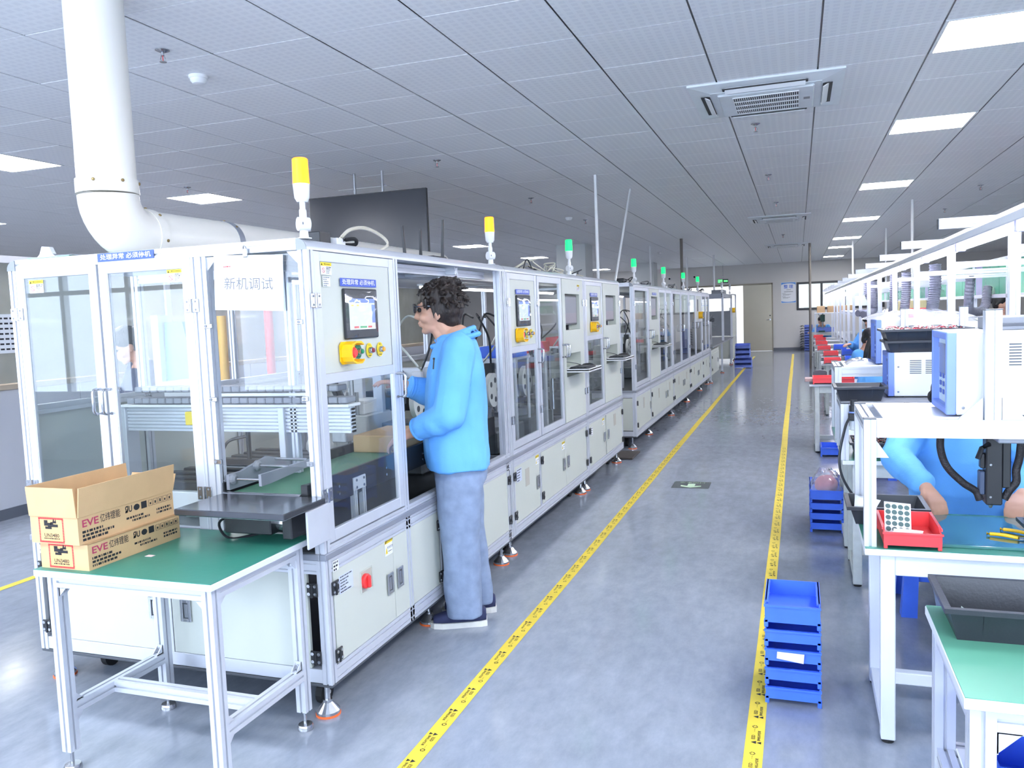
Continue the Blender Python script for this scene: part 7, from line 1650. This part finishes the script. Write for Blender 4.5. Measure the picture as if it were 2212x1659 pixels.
def hair_prims(og, c, M, s=1.0, style='short', seed=1, tail=None):
    rr = random.Random(seed)
    def W(p): return Vector(c)+M @ (Vector(p)*s)
    og.ell(W((-.022, 0, .048)), (.104*s, .088*s, .092*s), M)
    if style == 'mop':      # tousled, thick at the back and over the forehead
        og.ell(W((-.045, 0, .01)), (.085*s, .09*s, .10*s), M); og.ell(W((-.06, 0, -.05)), (.05*s, .07*s, .055*s), M)
        for k in range(150):
            az_ = rr.uniform(-PI, PI); el = rr.uniform(-.35, 1.5); d = Vector((math.cos(el)*math.cos(az_), math.cos(el)*math.sin(az_), math.sin(el)))
            if d.x > .35 and d.z < .35: continue
            if d.z < -.1 and d.x > -.1: continue
            p = Vector((-.025, 0, .045))+Vector((d.x*.100, d.y*.086, d.z*.09)); t = Vector((-.25*d.x+d.x*.8-.2, d.y*.7, -.55+.5*d.z)).normalized(); q = p+(d*.5+t*.9).normalized()*rr.uniform(.025, .05)
            og.cap(W(p), .013*s, W(q), .0035*s, 6)
        for k in range(16):
            y = rr.uniform(-.075, .075); p = Vector((.055-abs(y)*.35, y, .085-abs(y)*.2)); q = p+Vector((.035-abs(y)*.2, rr.uniform(-.012, .012), -.042-rr.random()*.02)); og.cap(W(p), .013*s, W(q), .004*s, 6)
        for k in range(14):
            sd = rr.choice((-1, 1)); p = Vector((rr.uniform(-.01, .05), sd*.078, rr.uniform(.01, .06))); og.cap(W(p), .012*s, W(p+Vector((-.005, sd*.004, -.045-rr.random()*.02))), .003*s, 6)
    elif style == 'short': og.ell(W((-.05, 0, .0)), (.062*s, .076*s, .08*s), M); og.ell(W((.035, 0, .088)), (.05*s, .06*s, .03*s), M)
    else:                   # smooth, tied back
        og.ell(W((-.055, 0, .0)), (.055*s, .074*s, .08*s), M)
        for sd in (-1, 1): og.cap(W((.045, sd*.055, .075)), .03*s, W((-.03, sd*.078, -.01)), .016*s)
        if style == 'tail':
            pts = tail or [W((-.11, 0, .03)), W((-.16, 0, -.04)), W((-.15, 0, -.16)), W((-.14, 0, -.25))]
            for a, b, r0, r1 in zip(pts[:-1], pts[1:], (.026, .036, .03), (.036, .03, .012)): og.cap(a, r0*s, b, r1*s)
        elif style == 'bun': og.ell(W((-.115, 0, .045)), (.04*s, .045*s, .04*s), M)
        elif style == 'long':
            for k in range(9): y = -.07+.0175*k; og.cap(W((-.07, y, .02)), .026*s, W((-.05, y*1.1, -.19)), .018*s)
def operator(name, label, head, face, chest, pelvis, sh, el, wr, hand_d, hip=None, hairstyle='tail', hairm=None, mask=False, voxel=.009, jacket=None, seed=1, width=.19, group='operators in blue at the benches', legs=None, legm=None, glasses=False, up=(0, 0, 1)):
    """a dressed figure from world-space joints; sh/el/wr are (left, right)"""
    t = thing(name, label, 'person', (pelvis[0], pelvis[1], 0), group); M = rot_of(face, up); head = Vector(head); chest = Vector(chest); pelvis = Vector(pelvis)
    neck = (Vector(sh[0])+Vector(sh[1]))/2+Vector((0, 0, .03)); lat = (Vector(sh[0])-Vector(sh[1])).normalized()
    og = Org(); head_prims(og, head, M, 1.0); og.cap(head+M @ Vector((-.025, 0, -.07)), .048, neck, .055); og.cap(neck, .07, pelvis, .10)
    for i in (0, 1):
        og.cap(neck, .05, sh[i], .05); og.cap(sh[i], .042, el[i], .038); og.cap(el[i], .038, wr[i], .026); hand_prims(og, wr[i], hand_d[i], (0, 0, 1), 1.0, 1 if i else -1)
    if legs:
        for lg in legs: og.cap(pelvis, .08, lg[0], .07); og.cap(lg[0], .055, lg[1], .045); og.cap(lg[1], .045, lg[2], .035)
    og.melt('body', M_SKIN, t, voxel, 3)
    jk = Org(); up_ = (neck-pelvis).normalized(); dep = lat.cross(up_).normalized()
    for_ring = []
    for k, (f, w, d) in enumerate(((0, .95, .13), (.25, .95, .135), (.55, 1.0, .135), (.8, 1.02, .125), (.93, .80, .10), (1.0, .45, .075))):
        c = pelvis.lerp(neck, f)+ (chest-pelvis.lerp(neck, .6))*max(0, 1-abs(f-.6)*2.2); for_ring.append((c, lat*(width*w), dep*d))
    jk.loft(for_ring)
    for i in (0, 1):
        jk.cap(sh[i], .075, el[i], .068); q = Vector(el[i]).lerp(Vector(wr[i]), .82); jk.cap(el[i], .068, q, .05); jk.ell(sh[i], (.075, .075, .075))
    jk.melt('jacket', jacket or M_JACKET, t, voxel, 4, .010, (8, 8, 5), seed)
    cl = Org(); cl.cap(neck+lat*.05+Vector((0, 0, -.01)), .022, neck-lat*.05+Vector((0, 0, -.01)), .022); cl.cap(neck+lat*.05, .02, neck+lat*.03-dep*.05, .016); cl.cap(neck-lat*.05, .02, neck-lat*.03-dep*.05, .016); cl.melt('collar', jacket or M_JACKET, t, .008, 2)
    if legs:
        tr = Org()
        for lg in legs: tr.cap(lg[0], .098, lg[1], .078); tr.cap(lg[1], .078, lg[2], .06)
        tr.ell(pelvis, (.15, .14, .12)); tr.melt('trousers', legm or M_DENIM, t, .011, 3, .006, (9, 9, 5), seed)
    hr = Org(); hair_prims(hr, head, M, 1.0, hairstyle, seed); hr.melt('hair', hairm or M_HAIRB, t, .007, 2, .004, (30, 30, 8), seed)
    e = MB()
    for k in (-1, 1): e.sphere(head+M @ Vector((.078, k*.030, .004)), .0105, 8, 6)
    e.obj('eyes', M_INK, t, True)
    if mask:
        mk = Org(); mk.ell(head+M @ Vector((.055, 0, -.062)), (.052, .055, .046), M); mk.melt('face_mask', mat('pale_blue_mask', (176, 204, 236), .8), t, .006, 3)
    if glasses:
        g = MB()
        for k in (-1, 1):
            c = head+M @ Vector((.098, k*.033, .004)); ring = [c+M @ Vector((0, .028*math.cos(a), .019*math.sin(a))) for a in [2*PI*i/14 for i in range(15)]]; g.tube(ring, .0028, 6); g.tube([head+M @ Vector((.095, k*.062, .008)), head+M @ Vector((.0, k*.08, .005))], .0025, 6)
        g.tube([head+M @ Vector((.099, -.006, .006)), head+M @ Vector((.099, .006, .006))], .0025, 6); g.obj('glasses', M_BLACK, t, True)
    return t

# ---------------------------------------------------------------- the man at the machine
MO = Vector((-1.51, 3.70, 0)); MF = Vector((-.916, -.40, 0)).normalized(); ML = EZ.cross(MF)
def P(a, b, z): return MO+MF*a+ML*b+EZ*z
man = thing('person', 'man in sky blue jacket and jeans leaning into the machine opening', 'person', MO)
hc = P(.158, -.01, 1.548); hM = rot_of(MF*1.0-ML*.05+EZ*-.06, EZ+MF*.06); NK = P(.07, 0, 1.395)
SL, SR = P(.065, .185, 1.345), P(.075, -.185, 1.345); ELB, ERB = P(.125, .245, 1.06), P(.18, -.20, 1.12); WL, WR = P(.315, .13, .965), P(.345, -.14, 1.175)
og = Org(); head_prims(og, hc, hM, 1.02); og.cap(hc+hM @ Vector((-.02, 0, -.07)), .052, NK, .058); og.cap(hc+hM @ Vector((.01, 0, -.085)), .035, P(.13, 0, 1.40), .04)
og.cap(NK, .08, P(.06, 0, .85), .11)
for S_, E_, W_ in ((SL, ELB, WL), (SR, ERB, WR)): og.cap(NK, .06, S_, .055); og.cap(S_, .045, E_, .04); og.cap(E_, .042, W_, .027)
hand_prims(og, WL, MF*.86-EZ*.35-ML*.25, EZ*.9+ML*.3, .98, -1, .75); hand_prims(og, WR, MF*.95+EZ*.25+ML*.1, EZ, .98, 1, .45)
for b, a0 in ((.085, .06), (-.085, .02)): og.cap(P(.06, b, .80), .08, P(.075+a0*.3, b, .45), .055); og.cap(P(.075+a0*.3, b, .45), .055, P(.02+a0, b, .09), .036)
og.melt('body', M_SKIN, man, .0055, 3)
jk = Org()
jk.loft([(P(.09, 0, .775), ML*.205, MF*.155), (P(.092, 0, .83), ML*.212, MF*.162), (P(.095, 0, .95), ML*.205, MF*.158), (P(.088, 0, 1.10), ML*.20, MF*.15), (P(.078, 0, 1.24), ML*.205, MF*.14), (P(.07, 0, 1.33), ML*.195, MF*.118), (P(.07, 0, 1.39), ML*.14, MF*.095), (P(.08, 0, 1.42), ML*.075, MF*.075)], 28)
for S_, E_, W_, cf in ((SL, ELB, WL, .62), (SR, ERB, WR, .6)):
    jk.ell(S_, (.085, .085, .09)); jk.cap(S_, .085, S_.lerp(E_, .6), .078); jk.cap(S_.lerp(E_, .6), .078, E_, .076); q = E_.lerp(W_, cf); jk.cap(E_, .076, q, .062); jk.ell(E_.lerp(W_, .3)+EZ*-.012, (.075, .075, .068))
jk.melt('jacket', M_JACKET, man, .0075, 4, .013, (10, 10, 3.2), 3.3)
for nm, E_, W_, cf in (('left', ELB, WL, .62), ('right', ERB, WR, .6)):
    q = E_.lerp(W_, cf+.0); q2 = E_.lerp(W_, cf+.16); d_ = (q2-q).normalized(); cfm = MB(); cfm.tube([q+d_*(.006*k) for k in range(8)], .05, 18, [.055+.004*math.sin(k*2.2) for k in range(8)]); cfm.obj('elastic_cuff', M_JACKET, man, True)
cl = Org(); ring = [P(.075+.092*math.cos(t), .082*math.sin(t), 1.425+.028*(-math.cos(t))) for t in [2*PI*k/20+.5 for k in range(19)]]
for a_, b_ in zip(ring[:-1], ring[1:]): cl.cap(a_, .014, b_, .014, 8); cl.cap(a_+EZ*-.03+(a_-P(.075, 0, a_.z))*.25, .014, b_+EZ*-.03+(b_-P(.075, 0, b_.z))*.25, .014, 8)
cl.melt('collar', M_JACKET, man, .006, 3)
tr = Org()
tr.loft([(P(.08, 0, .70), ML*.165, MF*.125), (P(.075, 0, .78), ML*.178, MF*.135), (P(.085, 0, .86), ML*.165, MF*.125)], 24)
for b, da in ((.088, .02), (-.088, -.035)):
    tr.loft([(P(.085, b, .74), ML*.092, MF*.118), (P(.085+da*.3, b, .60), ML*.094, MF*.108), (P(.085+da*.6, b, .45), ML*.086, MF*.096), (P(.075+da*.9, b, .28), ML*.082, MF*.088), (P(.07+da, b, .10), ML*.084, MF*.088), (P(.07+da, b, .052), ML*.086, MF*.090)], 20)
tr.melt('jeans', M_DENIM, man, .008, 4, .009, (9, 9, 6), 1.7)
for b, da in ((.088, .02), (-.088, -.035)):
    def Q(a, bb, z): return P(a+da, b+bb, z)
    so = [(-.028, 0, .034), (.0, 0, .043), (.06, 0, .042), (.13, 0, .046), (.19, 0, .046), (.232, 0, .034), (.250, 0, .012)]
    s = MB(); L_ = [(a-.01, w) for a, _, w in so]; poly = [(a, w) for a, w in L_] + [(a, -w) for a, w in reversed(L_)]
    s.prism(poly, Q(0, 0, 0), MF, ML, (0, 0, .026)); sh_ = s.obj('sole', M_SOLE, man)
    u = Org(); u.loft([(Q(-.035, 0, .05), ML*.03, EZ*.03), (Q(.0, 0, .058), ML*.040, EZ*.046), (Q(.06, 0, .062), ML*.040, EZ*.050), (Q(.12, 0, .050), ML*.042, EZ*.036), (Q(.18, 0, .042), ML*.042, EZ*.026), (Q(.225, 0, .036), ML*.028, EZ*.018)], 16); u.cap(Q(.02, 0, .07), .042, Q(.03, 0, .10), .04); u.melt('shoe_upper', M_NAVY, man, .005, 2)
hr = Org(); hair_prims(hr, hc, hM, 1.03, 'mop', 5); hr.melt('hair', M_HAIR, man, .0048, 1, .006, (38, 38, 14), 2)
g = MB()
for k in (-1, 1):
    c = hc+hM @ Vector((.104, k*.034, .012)); q = [c+hM @ Vector((.002, .028*x, .021*y)) for x, y in ((-1, .9), (0, 1.05), (1, .95), (1.05, 0), (.85, -.85), (0, -1), (-.8, -.85), (-1, 0), (-1, .9))]; g.tube(q, .0035, 6)
    g.prism([(-.026, -.018), (.026, -.018), (.028, .018), (-.026, .018)], c, hM @ Vector((0, 1, 0)), hM @ Vector((0, 0, 1)), hM @ Vector((.002, 0, 0)))
    g.slot(1); g.tube([hc+hM @ Vector((.104, k*.064, .022)), hc+hM @ Vector((.05, k*.078, .02)), hc+hM @ Vector((-.01, k*.083, .012))], .003, 6); g.slot(0)
g.tube([hc+hM @ Vector((.107, -.008, .014)), hc+hM @ Vector((.107, .008, .014))], .003, 6)
g.obj('glasses', [M_BLACK, M_STEEL], man, True)
e = MB()
for k in (-1, 1): e.sphere(hc+hM @ Vector((.082, k*.032, .004)), .011, 10, 8)
e.obj('eyes', M_INK, man, True)
pn = MB(); pp = P(.20, .19, 1.31); pn.cyl(P(.185, .205, 1.27), P(.18, .203, 1.315), .0035, n=8); pn.sphere(P(.18, .203, 1.318), .006, 8, 6); pn.obj('pocket_pen', M_BLACK, man, True)
pk = MB()
cpk = [P(-.012, .03, .79), P(-.02, .14, .79), P(-.022, .14, .69), P(-.022, .085, .665), P(-.018, .03, .69), P(-.012, .03, .79)]
# ---------------------------------------------------------------- bench operators
def lr_(c, f, w, dz=0):
    f = Vector(f).normalized(); l = EZ.cross(f); return (Vector(c)+l*w+EZ*dz, Vector(c)-l*w+EZ*dz)
# nearest operator, facing the bench (towards the viewer)
fc = Vector((-.15, -1, 0)).normalized(); c0 = Vector((.66, 3.93, .945)); sh = lr_(c0, fc, .175)
operator('person', 'operator in blue smock bent over the nearest white bench', (.615, 3.80, 1.07), (-.30, -.72, -.62), (.67, 4.0, .75), (.70, 4.28, .33), sh, ((.93, 3.80, .80), (.395, 3.82, .83)), ((.80, 3.52, .745), (.475, 3.52, .755)), ((-.4, -.8, -.25), (.25, -.85, -.45)), hairstyle='long', voxel=.007, seed=4, width=.21, legs=(((.86, 4.25, .33), (.85, 3.85, .36), (.85, 3.72, .05)), ((.58, 4.25, .33), (.60, 3.85, .36), (.62, 3.72, .05))))
# row of seated women by the far benches, facing into the hall side
def seated(name, label, x, y, f, head_h, style, mask, seed, lean=.08):
    f = Vector(f).normalized(); l = EZ.cross(f); pel = Vector((x, y, .40)); neck = pel+f*lean*1.6+EZ*(head_h-.66); sh = (neck+l*.165-EZ*.02, neck-l*.165-EZ*.02)
    el = tuple(s_+f*.14-EZ*.20+(l if i == 0 else -l)*.05 for i, s_ in enumerate(sh)); wr = tuple(e_+f*.20+EZ*.06-(l if i == 0 else -l)*.05 for i, e_ in enumerate(el))
    hd = neck+f*.07+EZ*.15
    return operator(name, label, hd, f-EZ*.45, pel.lerp(neck, .6)+f*-.02, pel, sh, el, wr, (f, f), hairstyle=style, mask=mask, voxel=.010, seed=seed, width=.185, legs=((pel+l*.1, pel+l*.1+f*.40+EZ*.05, pel+l*.1+f*.42-EZ*.35), (pel-l*.1, pel-l*.1+f*.40+EZ*.05, pel-l*.1+f*.42-EZ*.35)), legm=M_NAVY)
seated('person', 'woman in blue with ponytail nearest to the first far bench', .58, 7.55, (.75, .65, 0), 1.20, 'tail', False, 6)
seated('person', 'woman in blue with long black ponytail, second in the seated row', .62, 8.45, (.8, .2, 0), 1.22, 'tail', False, 7)
seated('person', 'woman in blue wearing a pale face mask, third in the seated row', .62, 10.3, (.85, -.5, 0), 1.18, 'smooth', True, 8)
seated('person', 'seated worker in blue half hidden behind the light rail posts', 1.15, 13.6, (-.6, -.8, 0), 1.30, 'smooth', False, 9)
seated('person', 'worker with dark hair bending over the press on the last bench', .78, 25.75, (-.5, -.85, 0), 1.12, 'short', False, 10, .14)
# woman standing on the far side of the green panels
st_ = Vector((2.32, 11.4, 0)); f = Vector((.85, -.5, 0)).normalized(); sh = lr_(st_+EZ*1.24, f, .165)
operator('person', 'standing woman with tied hair seen below the green panels', st_+EZ*1.42+f*.03, f, st_+EZ*1.05, st_+EZ*.82, sh, tuple(s_+f*.1-EZ*.24 for s_ in sh), tuple(s_+f*.3-EZ*.26 for s_ in sh), (f, f), hairstyle='bun', voxel=.011, seed=12, legs=((st_+EZ*.8+f.cross(EZ)*.09, st_+EZ*.43+f.cross(EZ)*.09, st_+EZ*.06+f.cross(EZ)*.09), (st_+EZ*.8-f.cross(EZ)*.09, st_+EZ*.43-f.cross(EZ)*.09, st_+EZ*.06-f.cross(EZ)*.09)), legm=M_NAVY, group='people in the background')
# man with glasses behind the left glass door
st_ = Vector((-4.42, 4.62, 0)); f = Vector((-.55, -.85, 0)).normalized(); sh = lr_(st_+EZ*1.22, f, .18)
operator('person', 'man with glasses and dark jacket looking down behind the left glass door', st_+EZ*1.40+f*.10, f-EZ*.5, st_+EZ*1.0, st_+EZ*.80-f*.05, sh, tuple(s_+f*.1-EZ*.26 for s_ in sh), tuple(s_+f*.32-EZ*.28 for s_ in sh), (f, f), hairstyle='short', jacket=mat('dark_navy_jacket', (58, 66, 90), .8), voxel=.009, seed=15, glasses=True, legs=((st_+EZ*.8+f.cross(EZ)*.1, st_+EZ*.43+f.cross(EZ)*.1, st_+EZ*.06+f.cross(EZ)*.1), (st_+EZ*.8-f.cross(EZ)*.1, st_+EZ*.43-f.cross(EZ)*.1, st_+EZ*.06-f.cross(EZ)*.1)), legm=M_NAVY, group='people in the background')
# low stools for the seated row
for k, (x, y) in enumerate(((.58, 7.55), (.62, 8.45), (.62, 10.3), (1.15, 13.6), (.78, 25.75))):
    s0 = dup(st, (x, y, 0), f'blue plastic stool under the seated worker, {["first", "second", "third", "fourth", "fifth"][k]} along the far benches')
    s0.scale = (1, 1, 1.08)
